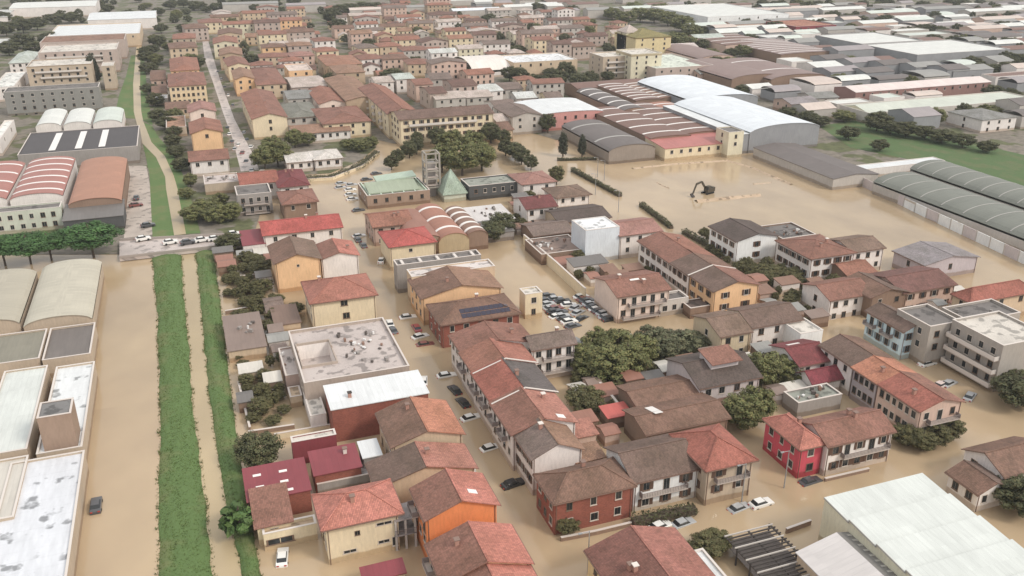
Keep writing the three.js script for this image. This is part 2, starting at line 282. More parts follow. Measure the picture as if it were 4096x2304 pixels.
    if (par > 0) { const c = new MB(); c.box(-hw - .06, hw + .06, eh + .003, eh + .09, hd - .3, hd + .06); c.box(-hw - .06, hw + .06, eh + .003, eh + .09, -hd - .06, -hd + .3); c.box(-hw - .06, -hw + .3, eh + .003, eh + .09, -hd + .302, hd - .302); c.box(hw - .3, hw + .06, eh + .003, eh + .09, -hd + .302, hd - .302); add(t, 'coping', c.geo(), /white|pale|cream/.test(o.W + o.R) || o.stain || o.r === 'flat' && x < -60 ? M.railPale : M.coping); }
  }
  roof = add(t, 'roof', R.geo(), rm); if (o.R2) add(t, 'roof', R2.geo(), rm2);
  if (!o.sheet && ridge && !far) add(roof, 'ridge_cap', Array.isArray(ridge) ? boxGeo(...ridge) : ridge.geo(), mat('tile', o.R2 || o.R));
  if (!o.sheet && (gz || gx || o.r === 'hip') && !far) { const m = gz || gx ? (gz ? hw : hd) : Math.min(hw, hd), gy = h - rise * e / m; if (!gz) add(roof, 'gutter', boxGeo(-hw - e, hw + e, gy - .12, gy + .02, hd + e + .01, hd + e + .14), M.gutter); if (!gx) for (const s of [-1, 1]) { const q = s * (hw + e + .075); add(roof, 'gutter', boxGeo(q - .065, q + .065, gy - .12, gy + .02, -hd - e, hd + e), M.gutter); } }
  if (!o.sheet && !far && (gx || gz || o.r === 'hip')) for (const s of [-1, 1]) { const q = add(t, 'downpipe', pipeGeo, M.gutter, s * (hw - .25), -.5, hd + .07); q.scale.y = h + .3; }
  // things on the roof
  const onRoof = (name, fx, fz, bw, bl, bh, m) => { const px = (fx - .5) * w, pz = (.5 - fz) * d, y = top(px, pz) + .13, n = V(top(px - .05, pz) - top(px + .05, pz), .1, top(px, pz - .05) - top(px, pz + .05)).normalize(); const b = add(roof, name, boxGeo(-bw / 2, bw / 2, 0, bh, -bl / 2, bl / 2), m, px, y, pz); b.quaternion.setFromUnitVectors(V(0, 1, 0), n); return b; };
  for (const [fx, fz, sw, sl] of o.sk || []) onRoof('skylight', fx, fz, Math.min(sw, w), Math.min(sl, d * .8), .08, M.skylight);
  for (let i = 0; i < (o.ch || 0); i++) { const px = rr(-.3, .3) * w, pz = rr(-.35, .25) * d, y = top(px, pz) - .2, c = add(roof, 'chimney', boxGeo(-.3, .3, 0, 1.25, -.3, .3), o.chw ? M.chimneyPale : M.chimney, px, y, pz); add(c, 'chimney_cap', boxGeo(-.42, .42, 1.26, 1.4, -.42, .42), o.chd ? M.dark : rnd() < .35 ? M.chimneyPale : M.coping2); }
  for (let i = 0; i < (o.clut || 0); i++) { const cx = o.well ? rr(-.05, .4) : rr(-.42, .42), cz = rr(-.3, .3), s = rr(.35, .95); const b = add(roof, 'roof_box', boxGeo(-s / 2, s / 2, 0, rr(.2, .8), -s / 3, s / 3), M.box[Math.floor(rnd() * (o.well ? 5 : 4)) % 4 === 1 && o.well ? 2 : Math.floor(rnd() * 4)], cx * w, top(cx * w, cz * d) + .13, cz * d); b.rotation.y = rnd() * 3; }
  if (o.solar) for (let i = 0; i < 10; i++) for (let j = 0; j < 2; j++) onRoof('solar_panel', .3 + i * .063, .1 + j * .13, w * .058, d * .115, .07, M.solar);
  if (o.str) { const n = o.str, m = o.dim ? M.skyDim : o.thin ? M.skyDim : M.skylight, sw = o.thin ? .35 : Math.min(1.3, d / n * .3); for (let i = 0; i < n; i++) { const zc = hd - d * (i + .6) / n, a = new MB(), k = 14; for (let j = 0; j < k; j++) { const x0 = -hw * .96 + 1.92 * hw * j / k, x1 = -hw * .96 + 1.92 * hw * (j + 1) / k; a.slab([P(x0, top(x0, 0) + .18, zc + sw / 2), P(x1, top(x1, 0) + .18, zc + sw / 2), P(x1, top(x1, 0) + .18, zc - sw / 2), P(x0, top(x0, 0) + .18, zc - sw / 2)], .06); } add(roof, o.thin ? 'roof_rib' : 'rooflight', a.geo(), m); } }
  if (o.bars) for (let i = 0; i < o.bars; i++) for (const s of o.thinbar ? [.76] : [.27, .73]) onRoof('rooflight', s, (i + .5) / o.bars, w * .34, Math.min(1.3, d / o.bars * .3), .08, i % 3 && !o.thinbar ? M.skylight : M.skyDim);
  if (o.verge) { const v = new MB(), y1 = h + rise + .2, y0 = h - rise * e / hw + .2; v.bar(P(-hw - e, y0, hd + e - .1), P(0, y1, hd + e - .1), .35, .14); v.bar(P(0, y1, hd + e - .1), P(hw + e, y0, hd + e - .1), .35, .14); add(roof, 'verge_strip', v.geo(), M.railPale); }
  if (o.beams) for (let i = 0; i < o.beams; i++) add(roof, 'roof_beam', boxGeo(-.35, .35, 0, .5, -hd * .7, hd * .7), M.railPale, (-.42 + .84 * i / (o.beams - 1)) * w, h + .02, 0);
  if (o.copper) { add(roof, 'roof_step', new MB().slab([P(-hw * .9, h + .7, hd * .8), P(hw * .7, h + .7, hd * .8), P(hw * .7, h + 2.2, -hd * .2), P(-hw * .9, h + 2.2, -hd * .2)], .4).geo(), mat('sheet', 'copper')); add(roof, 'roof_step', new MB().slab([P(-hw * .5, h + 2.2, -hd * .2), P(hw * .8, h + 3, -hd * .2), P(hw * .8, h + 3.4, -hd * .9), P(-hw * .5, h + 2.6, -hd * .9)], .5).geo(), mat('sheet', 'copper2')); for (let i = 0; i < 6; i++) add(roof, 'roof_seam', boxGeo(-.15, .15, 0, .3, -hd, hd), M.copperRib, (-.45 + .9 * i / 5) * w, h + .25, 0); }
  if (o.dorm) { const dw = w * .46, q = add(t, 'dormer', boxGeo(-dw / 2, dw / 2, h + .6, h + rise + .7, -hd * .25, hd * .45), mat('wall', 'lilacwhite'), w * .06, 0, 0); add(q, 'dormer_roof', new MB().slab([P(-dw / 2 - .4, h + rise + .66, hd * .6), P(dw / 2 + .4, h + rise + .66, hd * .6), P(dw / 2 + .4, h + rise + 1.5, -hd * .3), P(-dw / 2 - .4, h + rise + 1.5, -hd * .3)]).geo(), mat('tile', 'brownred')); }
  // openings
  const vis = x > 0 ? -1 : 1, [fl, nf, ns] = o.win || [0, 0, 0];
  const cyc = f => h - 1.55 - 3 * f;
  for (let f = 0; f < fl; f++) {
    const y = cyc(f); if (y < .3) break;
    for (let i = 0; i < nf; i++) { const dr = f < (o.balf || 0) && i % 2 === 1, hh = Math.min(dr ? 2.1 : 1.35, y * 1.8); windowAt(t, V(((i + .5) / nf - .5) * w * .94 + rr(-.15, .15), y - (dr ? .35 : 0), hd), 0, dr ? 1.1 : rr(.9, 1.25), hh, o.sh && !dr ? o.sh : 0); }
    for (let i = 0; i < ns; i++) { const dr = f < (o.bal || 0) && i % 2 === 0; windowAt(t, V(vis * hw, y - (dr ? .35 : 0), ((i + .5) / ns - .5) * d * .92), vis * Math.PI / 2, dr ? 1.1 : rr(.85, 1.15), Math.min(dr ? 2.1 : 1.35, y * 1.8), o.sh && !dr ? o.sh : 0); }
  }
  for (const [fx, dy, ww, hh] of o.xw || []) windowAt(t, V((fx - .5) * w, h + dy, hd), 0, ww, hh, 0);
  const balcony = (len, dep, px, y, pz, yaw, pale) => { const b = add(t, 'balcony', boxGeo(-len / 2, len / 2, -.16, 0, 0, dep), M.slab, px, y, pz); b.rotation.y = yaw; const r = new MB();
    if (pale) r.box(-len / 2, len / 2, .01, .85, dep - .1, dep - .01); else { r.box(-len / 2, len / 2, .82, .9, dep - .07, dep - .01); const n = Math.max(4, Math.round(len / .3)); for (let i = 0; i <= n; i++) { const q = -len / 2 + .03 + (len - .06) * i / n; r.box(q - .03, q + .03, .01, .82, dep - .06, dep - .02); } }
    r.box(-len / 2, -len / 2 + .07, .01, .88, .02, dep - .1); r.box(len / 2 - .07, len / 2, .01, .88, .02, dep - .1); add(b, 'railing', r.geo(), pale ? M.railPale : M.rail); };
  for (let f = 0; f < (o.balf || 0); f++) if (cyc(f) > 1.2) balcony(w * .72, 1.1, rr(-.08, .08) * w, cyc(f) - 1.4, hd + .01, 0, /apart|block/.test(name));
  for (let f = 0; f < (o.balb || 0); f++) if (cyc(f) > .8) balcony(d * .96, 1.3, vis * (hw + .01), cyc(f) - 1.35, 0, vis * Math.PI / 2, true);
  for (let f = 0; f < (o.bal || 0); f++) if (cyc(f) > 1.2) for (let i = 0; i < Math.max(1, Math.floor(ns / 2)); i++) balcony(Math.min(3.2, d * .4), 1.1, vis * (hw + .01), cyc(f) - 1.4, ((2 * i + .5) / Math.max(1, ns) - .5) * d * .92, vis * Math.PI / 2, /apart/.test(name));
  return t;
}
function F(label, x, z, w, d, h, r, rise, W, R, fl, nf) { // a building of the far town or of the industrial quarter
  const o = { r, rise, W, R, win: fl ? [fl, nf, 2] : undefined, sheet: fl ? undefined : 1 }; if (r === 'gz') o.R2 = R; if (r === 'flat') o.par = .3;
  const t = B(fl ? 'house' : 'warehouse', label, fl ? 'house' : 'warehouse', x, z, w, d, h, o); t.rotation.y = (hash(Math.round(x), Math.round(z)) - .5) * (fl ? .2 : .06); return t;
}
function S(label, x, z, w, d, h, W, R) { return B('shed', label, 'shed', x, z, w, d, h, { r: w > d ? 'shed' : 'gx', rise: .5, W, R, sheet: 1 }); }
const ORD = ['first', 'second', 'third', 'fourth', 'fifth', 'sixth', 'seventh', 'eighth', 'ninth', 'tenth', 'eleventh', 'twelfth', 'thirteenth', 'fourteenth', 'fifteenth', 'sixteenth', 'seventeenth', 'eighteenth', 'nineteenth', 'twentieth', 'twenty-first', 'twenty-second', 'twenty-third', 'twenty-fourth', 'twenty-fifth', 'twenty-sixth', 'twenty-seventh', 'twenty-eighth', 'twenty-ninth', 'thirtieth'];
const trees = (kind, desc, phrase, group, ...list) => list.forEach((q, i) => tree(kind, `${desc}, ${list.length === 2 ? ['left', 'right'][i] + ' one' : ORD[i] + ' from left'} ${phrase}`, ...q, group));
function farTrees(...list) { // the smallest far trees, too many to tell apart
  const im = new THREE.InstancedMesh(CROWN.far, LEAF.dark, list.length), m = new THREE.Matrix4(); list.forEach(([x, z, r, h], i) => im.setMatrixAt(i, m.compose(V(x, h * .5, z), new THREE.Quaternion().setFromAxisAngle(V(0, 1, 0), i), V(r, h * .5, r))));
  im.name = 'far_trees'; im.userData.kind = 'stuff'; im.castShadow = im.receiveShadow = true; scene.add(tag(im, 'scattered dark trees between the farthest roofs', 'trees'));
}
const lone = (phrase, bush, ...list) => list.forEach((q, i) => tree(bush ? 'shrub' : rnd() < .6 ? 'dark' : 'olive', `${i ? ORD[i] + ' nearest' : 'nearest'} ${bush ? 'small garden bush' : 'single dark tree'} ${phrase}`, ...q, bush ? 'bushes in the flooded gardens' : 'scattered trees of the far town'));
function frameHouse(t, w, d, h, o) {
  for (const [i, j] of [[0, 0], [.5, 0], [1, 0], [0, 1], [.5, 1], [1, 1]]) add(t, 'post', boxGeo(-.16, .16, -1, h - .25, -.16, .16), M.post, (i - .5) * (w - .4), 0, (j - .5) * (d - .4));
  for (const y of [h / 2, h]) { const s = add(t, 'floor_slab', boxGeo(-w / 2, w / 2, y - .22, y, -d / 2, d / 2), mat('flat', 'grey')); if (y < h) { const r = new MB(); r.box(-w / 2, w / 2, y + .82, y + .9, d / 2 - .07, d / 2); for (let k = 0; k < 18; k++) { const q = -w / 2 + .05 + (w - .1) * k / 17; r.box(q - .02, q + .02, y, y + .82, d / 2 - .05, d / 2 - .01); } add(s, 'railing', r.geo(), M.rail); } }
  add(t, 'wall', boxGeo(-w / 2, w / 2, -1, h - .23, -d / 2, -d / 2 + .2), mat('wall', 'brown')); return t;
}
function rafters(t, w, d, h) {
  for (let i = 0; i <= 5; i++) for (const s of [-1, 1]) add(t, 'post', boxGeo(-.1, .1, -1, h, -.1, .1), M.dark, s * w / 2, 0, (i / 5 - .5) * d);
  const n = Math.round(d / .7); for (let i = 0; i < n; i++) add(t, 'rafter', new MB().bar(V(-w / 2 - .3, 0, 0), V(w / 2 + .3, 0, 0), .16, .2).geo(), i % 4 ? M.dark : M.post, 0, h + .12, ((i + .5) / n - .5) * d);
  for (const s of [-1, 0, 1]) add(t, 'beam', boxGeo(-.12, .12, h - .2, h, -d / 2, d / 2), M.dark, s * w / 2, 0, 0);
  add(t, 'netting', boxGeo(-w / 2, w / 2, h * .55, h * .58, -d / 2, d / 2), plain(.12, .1, .09)); return t;
}

// ---------- trees ----------
const foliage = (r, g, b) => { const m = new THREE.MeshStandardMaterial({ roughness: 0.75, side: THREE.DoubleSide, vertexColors: true }); m.color.setRGB(r, g, b); return m; };
const LEAF = { dark: foliage(.085, .085, .038), olive: foliage(.145, .145, .056), shrub: foliage(.11, .1, .042), grey: foliage(.13, .13, .075), pine: foliage(.06, .13, .036), cypress: foliage(.05, .052, .03), palm: foliage(.075, .13, .035) };
function crownGeo(n, clumps, leaf, shape) { // leaf clumps spread through a unit crown, -1..1
  const p = [], c = [], cl = [];
  for (let i = 0; i < clumps; i++) { const y = 1 - 2 * (i + .5) / clumps, a = i * 2.399963 + rnd() * .8, q = Math.sqrt(1 - y * y), k = rr(.55, .88); cl.push([...shape(q * Math.cos(a) * k, y * k, q * Math.sin(a) * k), rr(.2, .36), rr(.74, 1.2)]); }
  for (let i = 0; i < n; i++) {
    const k = cl[Math.floor(rnd() * clumps)], d = V(rr(-1, 1), rr(-1, 1), rr(-1, 1)).normalize(), r = k[3] * Math.pow(rnd(), .4), ctr = V(k[0] + d.x * r, k[1] + d.y * r * .8, k[2] + d.z * r);
    const nn = d.add(V(rr(-.6, .6), rr(-.2, .9), rr(-.6, .6))).normalize(), t1 = V(rr(-1, 1), rr(-1, 1), rr(-1, 1)).cross(nn).normalize(), t2 = nn.clone().cross(t1), s = leaf * rr(.6, 1.3);
    const A = ctr.clone().addScaledVector(t1, s), B2 = ctr.clone().addScaledVector(t2, s * .7), C = ctr.clone().addScaledVector(t1, -s), D = ctr.clone().addScaledVector(t2, -s * .7), v = k[4] * rr(.84, 1.16), hue = rr(.85, 1.15);
    for (const q of [A, B2, C, A, C, D]) { p.push(q.x, q.y, q.z); c.push(v * hue, v, v * .9); }
  }
  const g = new THREE.BufferGeometry(); g.setAttribute('position', new THREE.Float32BufferAttribute(p, 3)); g.setAttribute('color', new THREE.Float32BufferAttribute(c, 3)); g.computeVertexNormals(); return g;
}
const ball = (x, y, z) => [x, y, z], cone = (x, y, z) => { const k = .95 - .5 * (y + 1) / 1.9; return [x * k, y, z * k]; }, flat = (x, y, z) => [x, y * .8 + .1, z];
const CROWN = { round: [0, 1, 2, 3].map(() => crownGeo(9000, 40, .052, ball)), pine: [0, 1].map(() => crownGeo(9000, 44, .046, flat)), cone: [crownGeo(5000, 36, .06, cone)], palm: [crownGeo(900, 20, .2, ball)], far: crownGeo(1600, 20, .12, ball) };
const trunkGeo = (() => { const g = [new THREE.CylinderGeometry(.6, 1, 1, 9).translate(0, .5, 0)]; for (let i = 0; i < 5; i++) { const a = i * 1.3, m = new THREE.CylinderGeometry(.16, .4, .55, 6).translate(0, .27, 0); m.rotateZ(-.7); m.scale(3, 1, 3); m.rotateY(a); g.push(m.translate(0, .62 + .05 * i, 0)); } return mergeGeometries(g.map(q => q.toNonIndexed())); })();
function tree(kind, label, x, z, r, h, group) {
  const t = thing(kind === 'shrub' ? 'bush' : kind === 'pine' ? 'pine_tree' : kind === 'cypress' ? 'cypress_tree' : 'tree', label, kind === 'shrub' ? 'bush' : 'tree', x, 0, z, rnd() * 6.28, group);
  const ch = kind === 'pine' ? h * .74 : kind === 'cypress' ? h * .96 : h * .86, set = kind === 'pine' ? CROWN.pine : kind === 'cypress' ? CROWN.cone : kind === 'palm' ? CROWN.palm : CROWN.round;
  const tr = add(t, 'trunk', trunkGeo, M.trunk, 0, -.8, 0); tr.scale.set(.035 * h, h * .72 + .8, .035 * h);
  const c = add(t, 'crown', set[Math.floor(rnd() * set.length)], LEAF[kind], 0, h - ch / 2, 0); c.scale.set(r * rr(.95, 1.1), ch / 2, r * rr(.95, 1.1)); return t;
}

// ---------- cars ----------
const carBody = (() => { const s = new THREE.Shape(); s.moveTo(-2.1, .32); s.lineTo(2.05, .32); s.quadraticCurveTo(2.16, .6, 2.0, .78); s.lineTo(.95, .92); s.lineTo(-1.7, .98); s.quadraticCurveTo(-2.16, .9, -2.1, .32); const g = new THREE.ExtrudeGeometry(s, { depth: 1.56, bevelEnabled: true, bevelSize: .08, bevelThickness: .08, bevelSegments: 2 }); g.translate(0, 0, -.78); return g; })();
const carGlass = (() => { const s = new THREE.Shape(); s.moveTo(1.0, .9); s.lineTo(.3, 1.4); s.lineTo(-1.25, 1.42); s.lineTo(-1.75, .95); const g = new THREE.ExtrudeGeometry(s, { depth: 1.3, bevelEnabled: true, bevelSize: .05, bevelThickness: .05, bevelSegments: 1 }); g.translate(0, 0, -.65); return g; })();
const carRoof = boxGeo(-1.2, .28, 1.445, 1.5, -.62, .62), wheelGeo = new THREE.CylinderGeometry(.32, .32, .2, 16).rotateX(Math.PI / 2), lampGeo = boxGeo(-.05, .05, -.09, .09, -.18, .18);
const PAINT = { white: [.78, .76, .72], silver: [.42, .42, .42], dark: [.07, .07, .075], black: [.02, .02, .022], red: [.35, .05, .05], maroon: [.2, .06, .05], pinkwhite: [.7, .58, .54] };
const paint = Object.fromEntries(Object.entries(PAINT).map(([k, c]) => { const m = new THREE.MeshPhysicalMaterial({ roughness: .35, clearcoat: .6, clearcoatRoughness: .15 }); m.color.setRGB(...c); return [k, m]; }));
const headlight = plain(.7, .7, .68, .2), taillight = plain(.4, .03, .02, .3);
let car0 = null;
function car(label, x, z, heading, colour, y, group) {
  let t;
  if (!car0) {
    t = car0 = thing('car', label, 'car', 0, 0, 0); add(t, 'body', carBody, paint.white); add(t, 'windows', carGlass, M.glass); add(t, 'roof_panel', carRoof, paint.white);
    for (const [i, j] of [[1.3, .82], [-1.3, .82], [1.3, -.82], [-1.3, -.82]]) add(t, 'wheel', wheelGeo, M.tyre, i, .32, j);
    for (const s of [-1, 1]) { add(t, 'headlight', lampGeo, headlight, 2.1, .66, s * .56); add(t, 'taillight', lampGeo, taillight, -2.16, .76, s * .56); }
  } else { t = car0.clone(); t.name = numbered('car'); t.userData = {}; scene.add(t); tag(t, label, 'car', group); }
  t.position.set(x, y, z); t.rotation.set(0, Math.PI / 2 - heading * Math.PI / 180, 0);
  for (const m of t.children) if (m.name === 'body' || m.name === 'roof_panel') m.material = paint[colour];
  return t;
}
const LOTCOL = ['dark', 'silver', 'black', 'white', 'dark', 'silver', 'silver', 'black', 'white', 'maroon'], NTH = ['first', 'second', 'third', 'fourth', 'fifth', 'sixth', 'seventh', 'eighth', 'ninth', 'tenth'];
let lotCount = 0;
function carRow(phrase, x0, z0, x1, z1, n, heading) {
  for (let i = 0; i < n; i++) { const k = n > 1 ? i / (n - 1) : 0, col = LOTCOL[lotCount++ % 10]; car(`${col === 'dark' ? 'dark grey' : col} car, ${NTH[i]} from the far end ${phrase}`, x0 + (x1 - x0) * k + rr(-.2, .2), z0 + (z1 - z0) * k + rr(-.2, .2), heading + rr(-4, 4), col, rr(-.8, -.4), 'cars ' + phrase); }
}

// ---------- walls, hedges and mud banks that follow a line ----------
function strip(kind, name, label, cat, pts, h, th) {
  const t = thing(name, label, cat, pts[0][0], 0, pts[0][1]), L = pts.map(([x, z]) => V(x - pts[0][0], 0, z - pts[0][1]));
  if (kind === 'wall') for (let i = 0; i < L.length - 1; i++) { const a = L[i], b = L[i + 1]; add(t, 'wall', new MB().bar(V(a.x, h / 2 - .5, a.z), V(b.x, h / 2 - .5, b.z), th, h + 1).geo(), mat('wall', /pale/.test(label) ? 'cream' : 'brown')); add(t, 'coping', new MB().bar(V(a.x, h + .06, a.z), V(b.x, h + .06, b.z), th + .12, .1).geo(), M.coping); }
  else if (kind === 'hedge') { const p = [], c = []; for (let i = 0; i < L.length - 1; i++) { const a = L[i], b = L[i + 1], len = a.distanceTo(b), dir = b.clone().sub(a).normalize(), s = V(-dir.z, 0, dir.x), n = Math.round(len * 60);
      for (let k = 0; k < n; k++) { const q = a.clone().addScaledVector(dir, rnd() * len), wob = .75 + .5 * vnoise((q.x + 50) * .013 % 1, (q.z + 50) * .011 % 1, 32, 5), f = rnd(); const y = f < .5 ? h * wob * rr(.8, 1) : rnd() * h * wob, sd = f < .5 ? rr(-.5, .5) : (rnd() < .5 ? -.5 : .5); q.addScaledVector(s, sd * th * wob).setY(y); const t1 = V(rr(-1, 1), rr(-1, 1), rr(-1, 1)).normalize(), t2 = V(rr(-1, 1), rr(-1, 1), rr(-1, 1)).normalize(), z2 = rr(.15, .34), v = rr(.6, 1.3);
        for (const w of [q.clone().addScaledVector(t1, z2), q.clone().addScaledVector(t2, z2), q.clone().addScaledVector(t1, -z2)]) { p.push(w.x, w.y, w.z); c.push(v, v, v * .9); } } }
    const g = new THREE.BufferGeometry(); g.setAttribute('position', new THREE.Float32BufferAttribute(p, 3)); g.setAttribute('color', new THREE.Float32BufferAttribute(c, 3)); g.computeVertexNormals(); add(t, 'foliage', g, LEAF.dark);
    const core = new MB(); for (let i = 0; i < L.length - 1; i++) core.bar(V(L[i].x, h * .3, L[i].z), V(L[i + 1].x, h * .3, L[i + 1].z), th * .7, h * .8); add(t, 'stems', core.geo(), M.trunk);
  } else { const m = new MB(); for (let i = 0; i < L.length - 1; i++) { const a = L[i], b = L[i + 1], n = 10, dir = b.clone().sub(a), s = V(-dir.z, 0, dir.x).normalize(); const hw = k => th * .5 * (.7 + .6 * hash(k + i * 31, 7)), hh = k => h * (.7 + .5 * hash(k + i * 31, 9)); for (let k = 0; k < n; k++) { const p0 = a.clone().addScaledVector(dir, k / n), p1 = a.clone().addScaledVector(dir, (k + 1) / n); const T0 = p0.clone().setY(hh(k)), T1 = p1.clone().setY(hh(k + 1)); for (const q of [1, -1]) m.poly([p0.clone().addScaledVector(s, q * hw(k)).setY(-.1), p1.clone().addScaledVector(s, q * hw(k + 1)).setY(-.1), T1, T0], q < 0); } } add(t, 'bank', m.geo(), mat('flat', 'tan')); }
  return t;
}

// ground outlines, metres east and south of the spot below the camera
const canalUpper = [[-7.7,-272.6],[-9.6,-325.5],[-10.2,-342.1],[-13.4,-374],[-18.8,-400.7],[-22.5,-445.8],[-24,-470.1],[-26.3,-552.3],[-28.1,-669.6],[-28.6,-757.3]];
const meadows = [[[-33.7,-460],[-34.2,-470.8],[-34.2,-519.7],[-32.8,-586],[-32.5,-671.2],[-28.2,-673.6],[-24.2,-467.2],[-23.7,-452.6]],[[-22.7,-441.4],[-18.7,-399.2],[-13.4,-373.4],[-10.2,-342.1],[-9.6,-325.5],[-7.7,-272.6],[-15.5,-272.4],[-17.2,-347.5],[-18.7,-372.7],[-22.1,-425.6]],[[-22.6,-449.4],[-18.2,-403.5],[-12.8,-373.8],[-9.7,-341.9],[-9.1,-325.3],[-7.2,-273.1],[-1.8,-272],[-4.3,-326.2],[-6.5,-355.5],[-9.4,-382.8],[-14.9,-414.8],[-16.8,-433.9]],[[-28.2,-673.6],[-24.5,-678.1],[-19.9,-514.4],[-16.8,-435.7],[-22.6,-452.2],[-24.4,-470.3]]];
const dryLand = [[-152.2,-307.2],[-24.4,-261.3],[-23.8,-274.6],[13.5,-266.4],[18.5,-293.2],[19.5,-334.1],[22.4,-342],[34.5,-337.6],[36.2,-328.1],[46.3,-326.7],[60.3,-340.7],[70.6,-359.4],[74.3,-372.9],[79.1,-363.6],[122.5,-360.8],[141.5,-362],[146.5,-346.6],[164.6,-337],[176.4,-316.6],[214.8,-314.2],[226.6,-309.9],[232.7,-300.4],[222,-219.2],[215.9,-154.7],[365.7,-100.2],[4569.4,-2495.9],[-2012.4,-4891.4]];
const leftStreet = [[15.1,-340.4],[21.8,-340.4],[21.9,-361.2],[19.4,-436.9],[19.1,-545.4],[19.8,-652.2],[20.7,-764.7],[16.9,-760.9],[14,-635.4],[14.8,-546.9],[15.2,-457.9],[15.8,-395.8]];
const greenField = [[269.3,-329.8],[305.3,-336.6],[311.1,-308.5],[310.9,-274.8],[316.1,-238.1],[271.6,-201.1],[272.5,-221.3],[275.6,-260.4],[265.7,-266.6],[255.9,-291.9]];
const yardLeft = [[-23.6,-275.3],[-14.9,-275.9],[-15.5,-296.6],[-16.8,-330.7],[-18.5,-361.1],[-25.2,-363.6],[-24.3,-318.3]];
const bridge = [[-23.9,-254.7],[12.6,-254.5],[13.4,-263.1],[-24.5,-270.2]];
const panelWall = [[229.4,-297.3],[217,-208.6],[211.8,-163.6]];
const farStreet = [[42.4,-220.9],[41.6,-247.9],[41.7,-273.7],[43.6,-293.6]];
const lamps = [["thin street lamp before the beige balcony house",77.4,-101.3],["leaning lamp post between the red hip roof and the magenta house",86.3,-102.1],["pole in the flooded road by the field, farthest left",138.2,-287.5],["pole in the flooded road by the field, second from left",138.7,-282.8],["pole in the flooded road by the field, nearest the brown hip roof",128.1,-267.7],["pole in the flooded road by the field, nearest the white cube",126.9,-247.4],["street lamp at the foot of the maroon gable house corner",46.3,-94.4]];
const diggerSpot = [165.7, -256.1];
const belfrySpot = [74.7, -283.2];
// ---------- the ground and the flood ----------
const shapeGeo = (pts, y) => { const s = new THREE.Shape(pts.map(([x, z]) => new THREE.Vector2(x, -z))); const g = new THREE.ShapeGeometry(s); g.rotateX(-Math.PI / 2); g.translate(0, y, 0); const p = g.attributes.position, u = g.attributes.uv; for (let i = 0; i < p.count; i++) u.setXY(i, p.getX(i), p.getZ(i)); return g; };
const metricMat = (map, c, rough, extra = {}) => { const m = new THREE.MeshStandardMaterial({ map, roughness: rough, ...extra }); m.color.setRGB(...c); return m; };
const earthMat = metricMat(TX.earth, [.5, .45, .4], .95), grassMat = metricMat(TX.grass, [.3, .275, .27], .95), asphaltMat = metricMat(TX.concrete, [.56, .49, .45], .5);
const floodMat = metricMat(TX.silt, [.495, .37, .235], .15, { bumpMap: TX.ripple, bumpScale: .02 });
const canalMat = metricMat(TX.silt, [.5, .39, .235], .35, { bumpMap: TX.ripple, bumpScale: .03 });
struct('ground', shapeGeo([[-3000, 300], [3000, 300], [3000, -5000], [-3000, -5000]], -1.2), earthMat);
struct('flood_water', shapeGeo([[-260, 60], [420, 60], [420, -520], [-260, -520]], 0), floodMat);
struct('dry_land', shapeGeo(dryLand, .08), earthMat);
struct('street', shapeGeo(leftStreet, .12), asphaltMat);
struct('yard', shapeGeo(yardLeft, .12), metricMat(TX.concrete, [.5, .43, .37], .7));
struct('grass_field', shapeGeo(greenField, .13), metricMat(TX.grass, [.24, .225, .24], .95));
for (const q of meadows) struct('bank_meadow', shapeGeo(q, .16), grassMat);
{ // the canal beyond the bridge bends away: a ribbon of pale water
  const m = new MB(), L = canalUpper.map(([x, z]) => V(x, .2, z)); for (let i = 0; i < L.length - 1; i++) { const n = k => { const a = L[Math.max(0, k - 1)], b = L[Math.min(L.length - 1, k + 1)], d = b.clone().sub(a).normalize(); return V(-d.z, 0, d.x).multiplyScalar(1.7 + .2 * Math.sin(k * 2.1)); }; m.poly([L[i].clone().sub(n(i)), L[i].clone().add(n(i)), L[i + 1].clone().add(n(i + 1)), L[i + 1].clone().sub(n(i + 1))]); }
  struct('canal_water', m.geo(), canalMat);
}
// the two grass levees and the canal between them
const along = t => z => { const v = -z; let i = 0; while (i < t.length - 2 && v > t[i + 1][0]) i++; const [a, p] = t[i], [b, q] = t[i + 1]; return p + (q - p) * Math.max(-.4, Math.min(1, (v - a) / (b - a))); };
const bankEdges = [along([[110, -13.7], [170, -13.5], [212, -14.2], [258, -15.8]]), along([[112, -5.6], [139, -6.3], [168, -7], [255, -7.6]]), along([[111, -1.9], [138, -3.4], [170, -4.1], [255, -3.9]]), along([[110, .9], [150, .3], [200, .8], [252, 1.3]])];
const wobble = (z, k) => (fbm(((z / 60) % 1 + 1) % 1, .13 * k, 14, 4 + k) - .5) * .9;
const bankX = (s, z, k) => { const a = bankEdges[k * 2](z) + wobble(z, k * 2), b = bankEdges[k * 2 + 1](z) + wobble(z, k * 2 + 1); return a + (b - a) * s; };
const bankY = s => -.25 + 1.0 * Math.pow(Math.sin(Math.PI * Math.min(.99, Math.max(.01, s))), .6);
function levee(kk) {
  const z0 = -70, z1 = -257, nz = 260, nx = 18, g = new THREE.PlaneGeometry(1, 1, nx, nz), p = g.attributes.position, u = g.attributes.uv;
  for (let j = 0; j <= nz; j++) for (let i = 0; i <= nx; i++) { const k = j * (nx + 1) + i, s = i / nx, z = z0 + (z1 - z0) * j / nz; p.setXYZ(k, bankX(s, z, kk), bankY(s) + .25 * (fbm(s, ((z / 90) % 1 + 1) % 1, 12, 6) - .5), z); u.setXY(k, p.getX(k), z); }
  g.computeVertexNormals(); return g;
}
struct('grass_levee', levee(0), grassMat); struct('grass_levee', levee(1), grassMat);
